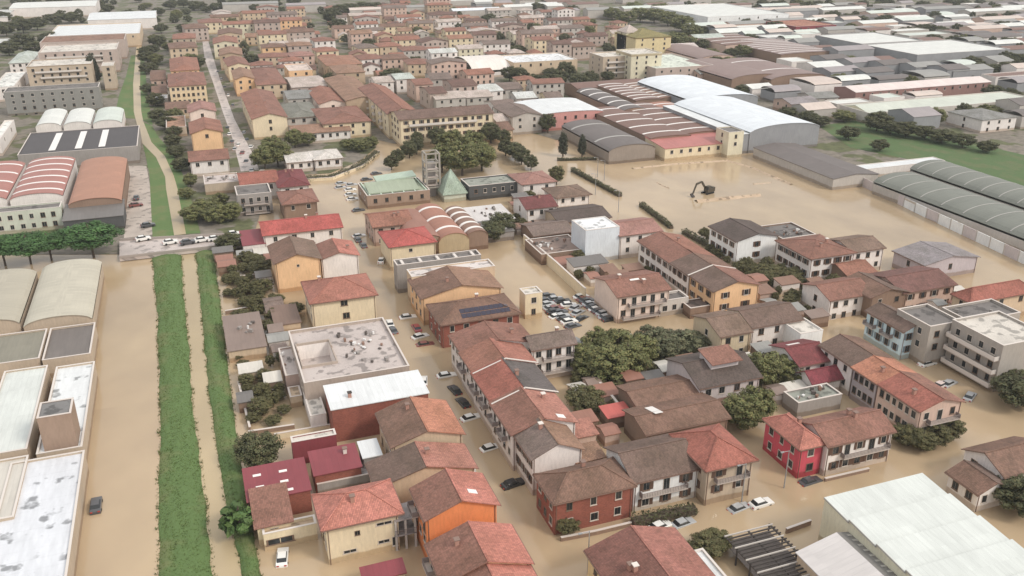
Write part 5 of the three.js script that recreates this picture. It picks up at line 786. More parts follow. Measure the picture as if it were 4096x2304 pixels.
trees('olive','olive-green leafy tree','in the gardens left of the magenta house','trees by the magenta house',[90,-120.8,4.2,7],[93.4,-121.4,4,8],[102.7,-132.9,4,8],[107.5,-134.8,4,6],[109.6,-132.7,3.4,5]);
tree('shrub','small bush at the brick corner house',46.9,-103.9,2.2,3);
trees('dark','dark green tree','at the right edge below the concrete flats','trees at the right edge',[119.2,-86.1,3.4,5],[150,-114,4,5],[145.7,-109,5,7],[118.1,-83.3,4,6]);
trees('shrub','brownish green bush','in the hedge beside the pale pink end house','bushes by the pink end house',[114.9,-106.8,2.4,3.5],[115.5,-105.2,2.6,4],[116.8,-103.3,2.8,4],[120.9,-104,2.8,4],[124.9,-104.9,2.6,4]);
trees('shrub','brownish green bush','in the garden between the two field houses','garden bushes near the field',[140.3,-205.5,3.4,5],[140.5,-199.6,3,4],[138.2,-186,3,3],[140.6,-182.2,3.4,3.4],[144.4,-179.6,3.2,3.4]);
tree('shrub','pale sparse tree at the corner above the beige gable house',140,-166.7,2.4,4);
trees('shrub','brownish green bush','at the bottom edge beside the trellis frame','bushes at the trellis',[64.7,-91.6,3,3.5],[66.9,-92.4,2.6,3]);
trees('dark','dark green tree','in the woods in the top left corner','top left woods',[-143.9,-918.2,8,10],[-127.3,-813.4,9,12],[-110.5,-699.6,8,10],[-117.6,-831.1,9,12],[-106,-734.8,9,11],[-140.5,-1026.6,8,11],[-93.2,-693.3,8,10],[-109.6,-850.6,9,11],[-124.6,-1020.8,8,10],[-88.6,-737.2,9,11],[-100.3,-895.9,8,9],[-107.9,-1014.7,8,10],[-87.8,-897.8,8,9],[-88.4,-975.9,8,10],[-83.3,-997.7,8,10],[-34.5,-744.9,6,8]);
tree('cypress','tall dark conifer between the beige flats and the canal field',-48,-554.9,5,18);
trees('dark','dark green tree','along the canal right of the green field','canal-side trees',[-22.7,-663.8,5,7],[-21.3,-630.3,6,8],[-20.1,-587.4,6,7],[-18.7,-516.4,5,6],[-15.7,-481.5,5,7],[-14.1,-443.6,4.6,6],[-10.7,-425.7,4.6,6],[-8.4,-391,4,5],[-7.5,-408.2,4,5],[-7.4,-371.2,4,5],[-6,-349.3,4,5]);
trees('dark','dark green tree','in the belt of trees beyond the greenhouses','trees beyond the greenhouses',[264.9,-347.6,5,6],[268.3,-337.2,5,6],[269.6,-329.7,5,5],[264.4,-303.7,5,6],[287.3,-313,7,9],[263.4,-283.5,4,5],[288.8,-305.9,5,6],[291.2,-299.4,6,7],[296.1,-293.7,5,6],[297.6,-285.6,6,6],[299.4,-276.1,5,6],[302.3,-266.6,4,5]);
trees('olive','olive-green leafy tree','in the dark wood behind the yellow church','wood behind the church',[372.6,-757.1,9,11],[367.6,-719.2,10,12],[416.8,-799.8,10,11],[387.5,-731.3,10,13],[396.2,-721.6,10,13],[429.8,-772.1,10,12],[396,-696.3,10,13],[338.5,-581.7,9,11],[387.6,-658.3,10,13],[338.3,-564.6,8,10],[372.2,-616.4,9,12]);
trees('dark','dark green tree','at the far end of left street','trees at the end of left street',[131.6,-919.4,9,9],[128.6,-812.6,9,14],[122.8,-754.7,8,11],[143,-854.7,10,13],[156.1,-871.8,10,12],[169.5,-882,10,12],[181.8,-885.3,9,11],[249.2,-823.2,8,9],[257.8,-765.5,8,9],[255.8,-735.2,8,9]);
trees('dark','dark green tree','among the far grey industrial roofs','far industrial trees',[333.7,-845.9,8,9],[360.8,-820.2,8,8],[388,-631,7,8],[444.1,-704.2,8,10],[433.1,-670.7,8,9],[396,-574.3,7,8],[453.3,-623.3,8,10],[440.9,-596.4,7,9],[585.7,-770.6,8,8],[557.2,-683,8,9],[552.4,-658.3,8,9],[551.7,-639.7,8,9],[571,-632.6,9,10],[557.6,-574.6,8,9],[713.3,-741.1,8,8],[516.9,-521.2,8,9],[560.6,-563,8,9],[525.5,-509.3,7,9],[764,-740.1,8,8],[456.3,-426.5,7,9],[444.8,-409.2,7,8],[665.6,-610.7,8,10],[634.1,-568.6,8,9],[465,-407.8,7,8],[697,-618.7,9,10],[494.2,-425.7,7,9]);
trees('dark','dark green tree','along the top edge left of the street end','top edge trees',[-18.3,-859.6,6,7],[-15.2,-934.1,7,8],[-13.1,-793.1,6,8],[-4.1,-993.6,8,9],[8.3,-1006.3,8,9],[22,-975.7,8,9],[38,-953.5,8,9],[56.7,-980,8,9],[77.2,-990.1,8,9],[94.7,-966.2,8,9],[118,-993.3,8,9]);
F('nearest grey-roofed slate-walled warehouse behind the notched white warehouse',521.9,-494.3,14.5,14.9,7.1,'vx',2.2,'slatew','greyroof');
S('nearest small garden shed right of the trees behind the balconied house',77.5,-141.6,3.6,2.7,2.9,'brown','brownred');
S('nearest small garden shed behind the hut by the canal bank',11.8,-185.5,4.3,4.3,2.6,'white','greyroof');
S('nearest small garden shed right of the peach gable-fronted row end',129.9,-171.6,4.6,4.2,2.3,'pinkgrey2','brown2');
S('nearest small garden shed left of the trees behind the balconied house',69.6,-143.6,2.7,3.2,2.3,'pinkgrey2','greybrown');
S('second nearest small garden shed behind the hut by the canal bank',11.8,-190.1,3,2.9,2.5,'pinkgrey2','greybrown');
S('nearest small garden shed behind the peach gable-fronted row end',132.3,-178,3.3,4.7,3,'brown','brownred');
F('nearest grey-roofed pale grey warehouse behind the long pale pink warehouse',392.1,-396.8,17.9,18.3,6,'vx',1.9,'palegrey','greyroof');
F('nearest red-brown-roofed cream house behind the wide white flat roof',219.3,-558.2,8.3,11.5,5.2,'hip',1.9,'cream','brownred2',1,2);
S('nearest small garden shed behind the white-gabled house',92.8,-145.2,3.7,3.3,2,'beige','brown2');
S('nearest small garden shed right of the hut by the canal bank',11.5,-180.7,2.9,3.7,2.3,'white','greybrown');
S('second nearest small garden shed right of the trees behind the balconied house',82.1,-140.8,3.9,2.9,2.3,'white','greyd');
S('second nearest small garden shed behind the white-gabled house',98,-145,3.4,3,3,'brown','greybrown');
S('third nearest small garden shed behind the white-gabled house',103,-139.8,5.1,4.1,2.7,'white','pale');
S('nearest small garden shed behind the white balconied house',72.7,-159.8,3,5,2.7,'brown','greyroof');
S('third nearest small garden shed right of the trees behind the balconied house',77.1,-138.2,3.5,2.7,1.9,'white','greyroof');
S('nearest small garden shed behind the pinkish-white gabled house',95.2,-188.1,5.5,3.8,1.8,'brown','greyd');
S('nearest small garden shed right of the broad brown sheds',90.7,-125.8,4.1,2.7,2.5,'pinkgrey2','brown2');
S('second nearest small garden shed behind the pinkish-white gabled house',101.7,-187.5,4.4,2.9,2.5,'brown','greybrown');
S('nearest small garden shed in front of the trees behind the balconied house',70.3,-138.7,4.2,3.7,2.4,'pinkgrey2','brownred');
S('fourth nearest small garden shed right of the trees behind the balconied house',86.4,-144.3,2.7,4.3,2.3,'brown','pale');
S('nearest small garden shed right of the white-gabled house',96.8,-126.1,3.6,3.1,2,'beige','brownred');
S('second nearest small garden shed left of the trees behind the balconied house',65.9,-142.5,2.8,3.6,2,'pinkgrey2','pale');
S('nearest small garden shed left of the wine-red gabled house',110.1,-142.9,4.3,3.4,3,'brown','greyroof');
S('second nearest small garden shed right of the peach gable-fronted row end',127.7,-165.5,2.6,4.5,1.8,'brown','greyroof');
F('nearest maroon-roofed white warehouse right of the ribbed brown roof',413.7,-514.6,13.3,19.8,4.7,'gx',1.3,'white','maroon3');
F('nearest maroon-roofed pink house right of the top-centre dark trees',154,-814.7,13.9,12.3,6.9,'hip',1.5,'pink','maroon3',2,3);
S('nearest small garden shed behind the tall peach house',12.4,-225.5,3.7,4.7,2.5,'white','greyd');
S('second nearest small garden shed right of the white-gabled house',102.6,-127.5,2.6,3.5,2.5,'white','greybrown');
S('nearest small garden shed right of the field house cluster',164.5,-149.9,2.7,3.3,2.8,'white','greyroof');
S('nearest small garden shed left of the large hip-roofed house',145.5,-171.1,3.7,2.7,2.6,'brown','brown2');
S('nearest small garden shed in front of the junk-covered shed',91.7,-208.2,5.4,4.1,1.9,'pinkgrey2','brownred');
S('nearest small garden shed left of the beige blank-gabled house',95.7,-156.4,3.1,3.2,2.3,'beige','brownred');
S('third nearest small garden shed right of the peach gable-fronted row end',138.6,-173.9,5.5,3.4,2.6,'white','brown2');
S('third nearest small garden shed behind the pinkish-white gabled house',99.9,-192.3,5.1,2.9,2.8,'beige','brown2');
F('nearest white-roofed slate-walled warehouse behind the dark red block',517.1,-660.1,19.5,13.5,4.8,'gx',1.4,'slatew','white3');
S('nearest small garden shed in front of the hut by the canal bank',4.8,-172.6,4.6,3.1,2.4,'beige','pale');
F('nearest maroon-roofed pinkish-grey house left of the top-centre dark trees',132.4,-829.5,12.6,10.6,4.3,'hip',1.9,'pinkgrey','maroon3',1,3);
S('nearest small garden shed behind the beige blank-gabled house',122.1,-161.9,4,5,1.9,'white','greybrown');
F('nearest slate-grey-roofed pale grey warehouse right of the flat-roofed villa beyond the greenhouses',371.6,-315,14.9,13.7,7.2,'gx',1.9,'palegrey','slate');
S('nearest small garden shed behind the trees behind the balconied house',85.1,-158.9,3.4,3,1.8,'white','pale');
F('second nearest slate-grey-roofed pale grey warehouse right of the flat-roofed villa beyond the greenhouses',357.8,-298.9,15.1,10.2,5.7,'vx',1.6,'palegrey','slate');
S('third nearest small garden shed right of the white-gabled house',107,-127.5,4.8,3.5,1.8,'beige','pale');
S('nearest small garden shed behind the wine-red gabled house',125.6,-155.3,3.5,4,2.6,'brown','brown2');
S('second nearest small garden shed right of the field house cluster',177.1,-156.8,3.2,3.8,1.8,'brown','pale');
S('fourth nearest small garden shed behind the pinkish-white gabled house',108.4,-190.2,3.3,4.5,1.7,'brown','brownred');
S('third nearest small garden shed right of the field house cluster',171.2,-148.9,4.9,2.7,1.6,'white','brownred');
S('nearest small garden shed left of the blue-white house',132.3,-153.8,5,2.8,2.9,'brown','greybrown');
S('nearest small garden shed left of the broad brown sheds',64.5,-125.4,2.9,3.4,2.6,'pinkgrey2','brownred');
S('fifth nearest small garden shed behind the pinkish-white gabled house',93.6,-195.7,2.7,4.4,2.3,'white','brownred');
S('nearest small garden shed right of the white cube',106.1,-196.8,4.9,3,2.2,'brown','brown2');
S('fourth nearest small garden shed right of the peach gable-fronted row end',130.3,-159.7,4.3,3.1,2.3,'pinkgrey2','greyroof');
S('nearest small garden shed in front of the white cube',99.2,-197.4,3.8,3.2,2.7,'brown','brown2');
F('nearest pale-roofed pink house left of the wide white flat roof',205.7,-559.8,10.8,10.6,5.9,'hip',1.9,'pink','paleroof',1,3);
S('nearest small garden shed left of the grey terrace block',8.6,-166.6,3.2,3.1,2.5,'brown','pale');
S('nearest small garden shed behind the junk-covered shed',91.2,-239.9,5.9,3.6,1.8,'white','brown2');
F('nearest red-brown-roofed pink house left of the tan-roofed lane houses',85.5,-571.5,9,11.5,6.9,'gx',1.5,'pink','brownred2',2,2);
S('second nearest small garden shed left of the broad brown sheds',61.7,-131.4,5.3,3.3,2,'brown','brownred');
F('nearest maroon-roofed cream house behind the top-centre dark trees',141.9,-842.5,8.7,8.1,4,'gx',1.7,'cream','maroon3',1,2);
F('nearest slate-grey-roofed slate-walled warehouse left of the long pale pink warehouse',367.3,-397.5,21.7,10.7,5.3,'vx',1.4,'slatew','slate');
F('nearest brown-red-roofed pale grey house right of the top-centre dark trees',164.6,-828.8,10.5,12.2,6.5,'gx',1.8,'palegrey','brownred',2,3);
S('second nearest small garden shed behind the junk-covered shed',97.3,-241.4,3.1,2.7,1.7,'pinkgrey2','greybrown');
F('nearest maroon-roofed white house right of the tan-roofed lane houses',105.4,-536.7,9.9,8,5.5,'gz',1.8,'white','maroon3',1,2);
F('nearest grey-roofed slate-walled warehouse behind the ribbed brown roof',416.8,-539.1,17.9,12,5.8,'gx',2.1,'slatew','greyroof');
F('nearest brown-red-roofed pink house behind the tan-roofed lane houses',107.8,-573.4,9.9,8.1,4.5,'gx',1.8,'pink','brownred',1,2);
F('nearest grey-brown-roofed cream house behind the pink-fronted workshop',171.3,-414,8.1,11.6,5.6,'gx',1.7,'cream','greybrown',1,2);
F('nearest grey-brown-roofed white house left of the top-centre dark trees',136.8,-801.6,12.9,8.4,6.8,'gx',1.4,'white','greybrown',2,3);
S('second nearest small garden shed behind the tall peach house',15.5,-239.7,2.7,4.4,2,'brown','brownred');
F('nearest white-roofed slate-walled warehouse right of the notched white warehouse',534.8,-477.6,25,13.4,6.8,'vx',1.9,'slatew','white3');
F('nearest pale-roofed cream house left of the white domed sports hall',151.3,-523.8,11.5,13.5,4.6,'hip',1.9,'cream','paleroof',1,3);
F('nearest maroon-roofed slate-walled warehouse left of the notched white warehouse',503.6,-514.3,18.4,19.5,6.2,'gx',1.2,'slatew','maroon3');
F('nearest brown-roofed cream house right of the white double roof',77.9,-486.3,11.3,8.9,4.4,'hip',1.5,'cream','brown2',1,3);
S('second nearest small garden shed in front of the hut by the canal bank',2.7,-160.9,2.7,3.9,2.4,'brown','greyd');
S('nearest small garden shed left of the tall peach house',3.9,-236.7,4.4,4.9,2.6,'brown','brownred');
F('nearest grey-roofed white warehouse left of the dark red block',481.8,-651.1,33.8,13.2,6.4,'vx',1.5,'white','greyroof');
S('nearest small garden shed in front of the red hip-roofed house by the cypresses',99.8,-266.4,5,2.7,2.9,'brown','greyd');
S('third nearest small garden shed behind the tall peach house',13.7,-244,3.8,3.3,2,'brown','pale');
S('second nearest small garden shed in front of the red hip-roofed house by the cypresses',105.4,-260.4,2.7,3.6,2.6,'brown','greyroof');
S('fourth nearest small garden shed behind the tall peach house',9.1,-244.1,3.9,2.7,2,'pinkgrey2','greyroof');
F('nearest pale-roofed slate-walled warehouse right of the dark red block',533.6,-634.6,17.7,10.1,7.4,'gx',1.7,'slatew','paleroof');
S('third nearest small garden shed in front of the red hip-roofed house by the cypresses',100.7,-261.9,4.9,4.1,2.7,'brown','greyroof');
F('nearest pale-roofed cream house left of the yellow church',314.2,-629,12.4,13.5,6.1,'gx',1.7,'cream','paleroof',2,3);
F('nearest lilac-grey-roofed slate-walled warehouse right of the big white top warehouse',516.2,-740.7,22,9.4,6,'gx',1.5,'slatew','lilacroof');
F('nearest maroon-roofed cream house left of the tan-roofed lane houses',68.4,-541.9,9.7,9,5.3,'gx',1.7,'cream','maroon3',1,2);
F('nearest greenish-white-roofed slate-walled warehouse right of the dark red block',506.8,-619.2,15.2,13.8,7.2,'flat',2.1,'slatew','greenwhite2');
S('fifth nearest small garden shed behind the tall peach house',3.6,-241.8,4.2,2.9,2,'pinkgrey2','brownred');
F('nearest grey-brown-roofed pale grey house right of the top-centre dark trees',161.5,-797.1,10.4,12.7,5,'gz',1.5,'palegrey','greybrown',1,3);
F('nearest greenish-white-roofed white warehouse behind the ribbed brown roof',414.8,-552.5,14.3,9.4,6.4,'vx',1.9,'white','greenwhite2');
F('nearest brown-red-roofed pale grey house left of the wide white flat roof',189.7,-553.6,11.2,8.6,6.7,'hip',1.6,'palegrey','brownred',2,3);
F('nearest pale-roofed slate-walled warehouse right of the big white top warehouse',518.6,-722.5,42.5,10.5,7,'vx',2,'slatew','paleroof');
F('nearest brown-red-roofed tan house behind the tan-roofed lane houses',107.2,-585.7,10.7,12,6.1,'gz',1.9,'tan','brownred',2,3);
S('fourth nearest small garden shed in front of the red hip-roofed house by the cypresses',95.7,-260.3,3.1,3.4,2.7,'beige','brownred');
F('nearest pale-roofed white warehouse behind the dark red block',512.4,-683.5,14.9,13.5,6.8,'gx',2,'white','paleroof');
S('sixth nearest small garden shed behind the tall peach house',3.5,-246.6,5.2,2.9,2.8,'brown','greyd');
F('nearest tan-roofed tan house left of the yellow church',297.4,-589.9,12,10,6.2,'gx',1.8,'tan','terra',2,3);
F('nearest pale-roofed white warehouse behind the big white top warehouse',504.6,-763.2,13.7,15.6,4.8,'gx',1.3,'white','paleroof');
F('nearest red-brown-roofed white house right of the tan-roofed lane houses',128.2,-567.6,8.4,9.3,6.3,'gx',1.8,'white','brownred2',2,2);
F('nearest red-brown-roofed white house left of the tan-roofed lane houses',62.1,-566.2,14.2,9.8,7.2,'hip',1.6,'white','brownred2',2,4);
F('nearest tan-roofed beige house right of the top-centre dark trees',177.3,-806.9,12.8,10.6,4.1,'hip',2,'beige','terra',1,3);
F('nearest brown-red-roofed pale grey house left of the tan-roofed lane houses',58.7,-553.1,12.6,9.6,5.5,'hip',1.6,'palegrey','brownred',1,3);
F('nearest maroon-roofed slate-walled warehouse right of the notched white warehouse',523,-456,26.1,10.2,6.7,'gx',1.7,'slatew','maroon3');
F('nearest grey-brown-roofed pink house left of the white domed sports hall',141.2,-497.8,20.2,13.6,11.7,'gz',1.6,'pink','greybrown',3,5);
F('nearest white-roofed white warehouse right of the mauve vaults',358.1,-444.6,19.6,19.5,6.4,'gx',1.7,'white','white3');
F('nearest pale-roofed white warehouse left of the flat-roofed villa beyond the greenhouses',349.9,-353.6,16.7,9.5,5.3,'vx',1.3,'white','paleroof');
F('nearest brown-red-roofed pale grey house behind the pink-fronted workshop',175.2,-431,16.5,11.7,9.5,'gx',1.4,'palegrey','brownred',3,4);
F('nearest pale-roofed beige house right of the wide white flat roof',257,-571.2,12,12.2,7.4,'gz',1.9,'beige','paleroof',2,3);
F('nearest grey-brown-roofed white house right of the top-centre dark trees',150.7,-782.4,14.9,11.3,5.6,'gz',1.7,'white','greybrown',1,4);
F('nearest brown-red-roofed beige house left of the church wood',350.1,-699.6,10.8,12.5,4.8,'hip',1.6,'beige','brownred',1,3);
F('nearest grey-brown-roofed pink house right of the top-centre dark trees',186.2,-824.7,20.6,13.8,11.2,'gx',1.7,'pink','greybrown',3,5);
F('nearest red-brown-roofed pink house left of the white domed sports hall',154.2,-482.2,15.8,13.7,7.5,'gx',1.8,'pink','brownred2',2,4);
F('nearest brown-red-roofed tan house left of the church wood',329.5,-665.5,10.2,12.6,5.3,'hip',1.5,'tan','brownred',1,3);
F('nearest pale-roofed white warehouse right of the mauve vaults',316.2,-394.8,17.1,21.3,7,'vx',1.5,'white','paleroof');
F('second nearest pale-roofed white warehouse behind the dark red block',540.5,-675.4,25,9.1,4.8,'gx',1.6,'white','paleroof');
F('nearest grey-brown-roofed tan house left of the top-centre dark trees',105.3,-810.1,8.1,8.4,5.9,'hip',1.7,'tan','greybrown',1,2);
F('nearest red-brown-roofed pink house left of the yellow church',320.7,-644.3,13.1,13,5,'hip',1.6,'pink','brownred2',1,3);
F('nearest maroon-roofed white warehouse right of the notched white warehouse',558.6,-480.8,15.4,10.3,7.4,'gx',1.4,'white','maroon3');
F('nearest slate-grey-roofed white warehouse right of the notched white warehouse',558.6,-509.9,38.2,20.5,6.9,'vx',1.5,'white','slate');
F('nearest greenish-white-roofed pale grey warehouse left of the notched white warehouse',522.2,-537.6,39.5,15.1,6.6,'flat',1.9,'palegrey','greenwhite2');
F('nearest red-brown-roofed tan house right of the white double roof',107.9,-511.7,9.6,11.8,5.2,'gx',1.4,'tan','brownred2',1,2);
F('nearest white-roofed slate-walled warehouse right of the mauve vaults',340.7,-397.2,19.2,9.8,6.2,'vx',2.1,'slatew','white3');
F('nearest brown-red-roofed white house left of the wide white flat roof',206.4,-593.1,9.5,13.5,7.2,'gz',1.5,'white','brownred',2,2);
F('nearest pale-roofed pale grey warehouse left of the big white top warehouse',475.7,-776.9,14.5,9.5,7.5,'vx',1.8,'palegrey','paleroof');
F('nearest maroon-roofed beige house right of the top-centre dark trees',175.4,-788.6,12.4,9.4,5,'gx',1.9,'beige','maroon3',1,3);
F('nearest white-roofed slate-walled warehouse behind the ribbed brown roof',412.1,-567.6,22.6,15.3,6,'flat',1.5,'slatew','white3');
F('nearest white-roofed white warehouse left of the mauve vaults',285.6,-403.4,14,11.7,4.8,'gx',1.4,'white','white3');
F('nearest slate-grey-roofed slate-walled warehouse right of the dark red block',555.2,-648.7,38.3,11,6.4,'gx',1.9,'slatew','slate');
F('nearest maroon-roofed cream house left of the white double roof',44,-552,13,12.2,4.1,'gx',1.8,'cream','maroon3',1,3);
F('nearest lilac-grey-roofed slate-walled warehouse left of the flat-roofed villa beyond the greenhouses',307.8,-313.7,15.2,16.3,6.8,'gx',2.2,'slatew','lilacroof');
F('nearest greenish-white-roofed white warehouse left of the flat-roofed villa beyond the greenhouses',327.6,-353.5,13,10,5.7,'flat',1.4,'white','greenwhite2');
F('nearest brown-red-roofed pinkish-grey house left of the yellow church',286.7,-628.7,9.6,8.2,6.3,'gz',1.9,'pinkgrey','brownred',2,2);
F('nearest lilac-grey-roofed slate-walled warehouse right of the long pale pink warehouse',428.8,-364.5,20.7,13.1,5.6,'vx',2.1,'slatew','lilacroof');
F('nearest pale-roofed slate-walled warehouse right of the church wood',403.5,-625.1,19.6,13.3,6.8,'vx',1.7,'slatew','paleroof');
F('nearest brown-roofed pale grey house left of the top-centre dark trees',95.4,-837.5,8,11.9,4.4,'gz',1.7,'palegrey','brown2',1,2);
F('nearest maroon-roofed white house behind the top-centre dark trees',136.8,-874.6,8.4,13.5,4.3,'hip',1.6,'white','maroon3',1,2);
F('nearest brown-red-roofed white house left of the tan-roofed lane houses',44.4,-565.4,12.9,10,5.8,'hip',1.7,'white','brownred',1,3);
F('nearest red-brown-roofed pale grey house behind the pink-fronted workshop',177.5,-443.3,13.4,8.8,4.9,'hip',1.6,'palegrey','brownred2',1,3);
F('nearest red-brown-roofed beige house left of the top-centre dark trees',101.9,-853.1,15.1,10.6,10.4,'gx',1.5,'beige','brownred2',3,4);
F('nearest red-brown-roofed cream house left of the top-centre dark trees',123.3,-774.3,9.5,11.4,4.5,'gx',1.8,'cream','brownred2',1,2);
F('nearest grey-brown-roofed tan house left of the tan-roofed lane houses',71.1,-601.8,10.6,13.7,4.7,'gx',2,'tan','greybrown',1,3);
F('nearest maroon-roofed pinkish-grey house behind the wide white flat roof',261.8,-586.2,12.7,11.8,7.1,'gx',1.9,'pinkgrey','maroon3',2,3);
F('nearest white-roofed white warehouse left of the big white top warehouse',494.6,-786.1,17.1,16.7,4.9,'gx',1.3,'white','white3');
F('nearest red-brown-roofed white house left of the white domed sports hall',159.2,-569.8,8.8,10,5.3,'gz',1.5,'white','brownred2',1,2);
F('nearest brown-roofed beige house behind the top-centre dark trees',169.3,-871.4,14.7,8,6.4,'gx',1.7,'beige','brown2',2,4);
F('nearest slate-grey-roofed white warehouse right of the big white top warehouse',540.5,-743.4,16.9,16.1,5.5,'vx',1.4,'white','slate');
F('nearest white-roofed white warehouse behind the mauve vaults',360.1,-472.2,15.2,15.9,5,'flat',1.9,'white','white3');
F('nearest pale-roofed tan house right of the top-centre dark trees',148,-767.9,26.8,11.2,11.4,'gx',1.5,'tan','paleroof',3,7);
F('nearest maroon-roofed white warehouse right of the long pale pink warehouse',441.3,-381.4,37.9,10.2,5.8,'flat',1.2,'white','maroon3');
F('nearest red-brown-roofed pink house right of the top-centre dark trees',194.6,-796.8,8.1,12.4,4.3,'gx',1.5,'pink','brownred2',1,2);
F('nearest lilac-grey-roofed slate-walled warehouse in front of the mauve vaults',289.7,-388,15.9,12.3,5.2,'vx',2.2,'slatew','lilacroof');
F('nearest slate-grey-roofed white warehouse behind the notched white warehouse',562.1,-531,27.6,13.4,5.8,'vx',1.6,'white','slate');
F('nearest grey-brown-roofed pink house behind the wide white flat roof',237.5,-605.3,23.5,13.7,11.8,'gx',1.9,'pink','greybrown',3,6);
F('second nearest maroon-roofed pinkish-grey house left of the top-centre dark trees',106.3,-866.4,11.2,12.1,6.6,'hip',1.6,'pinkgrey','maroon3',2,3);
F('second nearest brown-red-roofed tan house left of the church wood',314.6,-680.7,9.1,11,6.4,'hip',1.8,'tan','brownred',2,2);
F('second nearest greenish-white-roofed white warehouse behind the ribbed brown roof',441,-568.3,17.4,12,6.7,'flat',1.8,'white','greenwhite2');
F('nearest lilac-grey-roofed pale grey warehouse right of the dark red block',512.7,-590.5,24,14.5,5.8,'flat',1.4,'palegrey','lilacroof');
F('nearest red-brown-roofed beige house right of the top-centre dark trees',204.7,-812.3,10.4,11.3,7.3,'gz',1.8,'beige','brownred2',2,3);
F('nearest brown-roofed pinkish-grey house left of the wide white flat roof',208.1,-610.7,10.5,8.3,4.1,'gz',1.8,'pinkgrey','brown2',1,3);
F('nearest greenish-white-roofed slate-walled warehouse behind the long pale pink warehouse',440.5,-421.1,13.6,15.9,5.9,'vx',1.9,'slatew','greenwhite2');
F('nearest grey-brown-roofed pinkish-grey house left of the top-centre dark trees',84.9,-809.2,24.4,11.4,10.4,'gx',1.8,'pinkgrey','greybrown',3,6);
F('nearest red-brown-roofed beige house right of the white domed sports hall',173.1,-456.1,10.1,9.8,7.2,'hip',1.4,'beige','brownred2',2,3);
F('nearest maroon-roofed white warehouse behind the big white top warehouse',522.8,-783.9,24.6,11,6.2,'vx',1.4,'white','maroon3');
F('second nearest red-brown-roofed beige house left of the top-centre dark trees',82.5,-822.5,13.5,10.1,6.4,'gz',1.7,'beige','brownred2',2,3);
F('nearest brown-roofed cream house left of the tan-roofed lane houses',54.3,-602.3,8.8,12.6,4.3,'gx',1.8,'cream','brown2',1,2);
F('nearest greenish-white-roofed slate-walled warehouse left of the ribbed brown roof',404.9,-585.8,17,10.1,6.6,'gx',1.7,'slatew','greenwhite2');
F('nearest brown-red-roofed pink house left of the church wood',314.6,-694.9,13.4,8.8,5.5,'hip',1.5,'pink','brownred',1,3);
F('nearest maroon-roofed pale grey warehouse right of the ribbed brown roof',413.4,-457.8,14,21.9,4.8,'gx',1.8,'palegrey','maroon3');
F('nearest red-brown-roofed pale grey house behind the top-centre dark trees',155.8,-887.1,13,9.6,5.9,'hip',1.9,'palegrey','brownred2',1,3);
F('nearest brown-red-roofed beige house behind the wide white flat roof',262.8,-601.9,8.6,8.3,5.4,'hip',1.5,'beige','brownred',1,2);
F('nearest white-roofed pale grey warehouse right of the church wood',405.1,-608.4,36.1,14.4,5.5,'gx',2.2,'palegrey','white3');
F('nearest brown-roofed white house left of the yellow church',272.4,-636.1,14.3,8.6,5,'gx',1.4,'white','brown2',1,4);
F('nearest white-roofed pale grey warehouse left of the flat-roofed villa beyond the greenhouses',303.9,-353.2,20.5,9.7,4.7,'flat',1.8,'palegrey','white3');
F('nearest grey-brown-roofed pale grey house left of the top-centre dark trees',87.8,-789.6,8.5,9.1,5.8,'hip',2,'palegrey','greybrown',1,2);
F('nearest greenish-white-roofed pale grey warehouse left of the big white top warehouse',464.2,-796,25,13.5,4.7,'vx',2,'palegrey','greenwhite2');
F('nearest pale-roofed white warehouse right of the big white top warehouse',554,-721.3,18.1,14.2,6.8,'flat',2,'white','paleroof');
F('nearest greenish-white-roofed slate-walled warehouse right of the big white top warehouse',548.8,-764.3,30.9,12.6,6,'vx',2.2,'slatew','greenwhite2');
F('second nearest brown-red-roofed pale grey house right of the top-centre dark trees',194.9,-871,25.1,11.8,8.2,'hip',1.7,'palegrey','brownred',2,6);
F('nearest slate-grey-roofed slate-walled warehouse right of the ribbed brown roof',464.6,-556.6,24.3,11.2,5.1,'vx',2.2,'slatew','slate');
F('nearest lilac-grey-roofed slate-walled warehouse right of the dark red block',567.5,-686.3,13.8,9.6,5,'flat',1.7,'slatew','lilacroof');
F('nearest white-roofed white warehouse right of the dark red block',548,-591.8,17.4,10.1,5.7,'flat',1.7,'white','white3');
F('nearest maroon-roofed pale grey warehouse behind the notched white warehouse',562,-549.9,13.8,18.7,6,'flat',2.1,'palegrey','maroon3');
F('nearest brown-red-roofed pinkish-grey house behind the top-centre dark trees',141,-894.5,13,10.2,6.1,'hip',1.8,'pinkgrey','brownred',2,3);
F('nearest white-roofed white warehouse right of the church wood',430.7,-624.5,29.2,11.1,6.2,'flat',1.9,'white','white3');
F('nearest red-brown-roofed pink house right of the tan-roofed lane houses',158.2,-590.5,8.6,10.2,5.4,'gx',1.8,'pink','brownred2',1,2);
F('nearest brown-red-roofed pinkish-grey house right of the top-centre dark trees',168.6,-754.7,9,9.9,5,'gx',1.4,'pinkgrey','brownred',1,2);
F('second nearest red-brown-roofed cream house left of the top-centre dark trees',94.7,-771.2,9.3,11.7,4.8,'gx',1.7,'cream','brownred2',1,2);
F('third nearest brown-red-roofed pale grey house right of the top-centre dark trees',146.4,-750.5,20,13.1,10.8,'gz',1.9,'palegrey','brownred',3,5);
F('second nearest maroon-roofed slate-walled warehouse right of the notched white warehouse',588.2,-516.3,15.4,11.9,7.2,'flat',1.2,'slatew','maroon3');
F('nearest white-roofed pale grey warehouse left of the notched white warehouse',534.4,-566.5,31.6,11.6,5.7,'flat',2.1,'palegrey','white3');
F('nearest maroon-roofed white warehouse left of the notched white warehouse',500.5,-566.3,22.4,13.6,7.4,'vx',1.4,'white','maroon3');
F('nearest red-brown-roofed tan house left of the church wood',323.6,-721.1,14.6,13.5,6.5,'gx',1.5,'tan','brownred2',2,4);
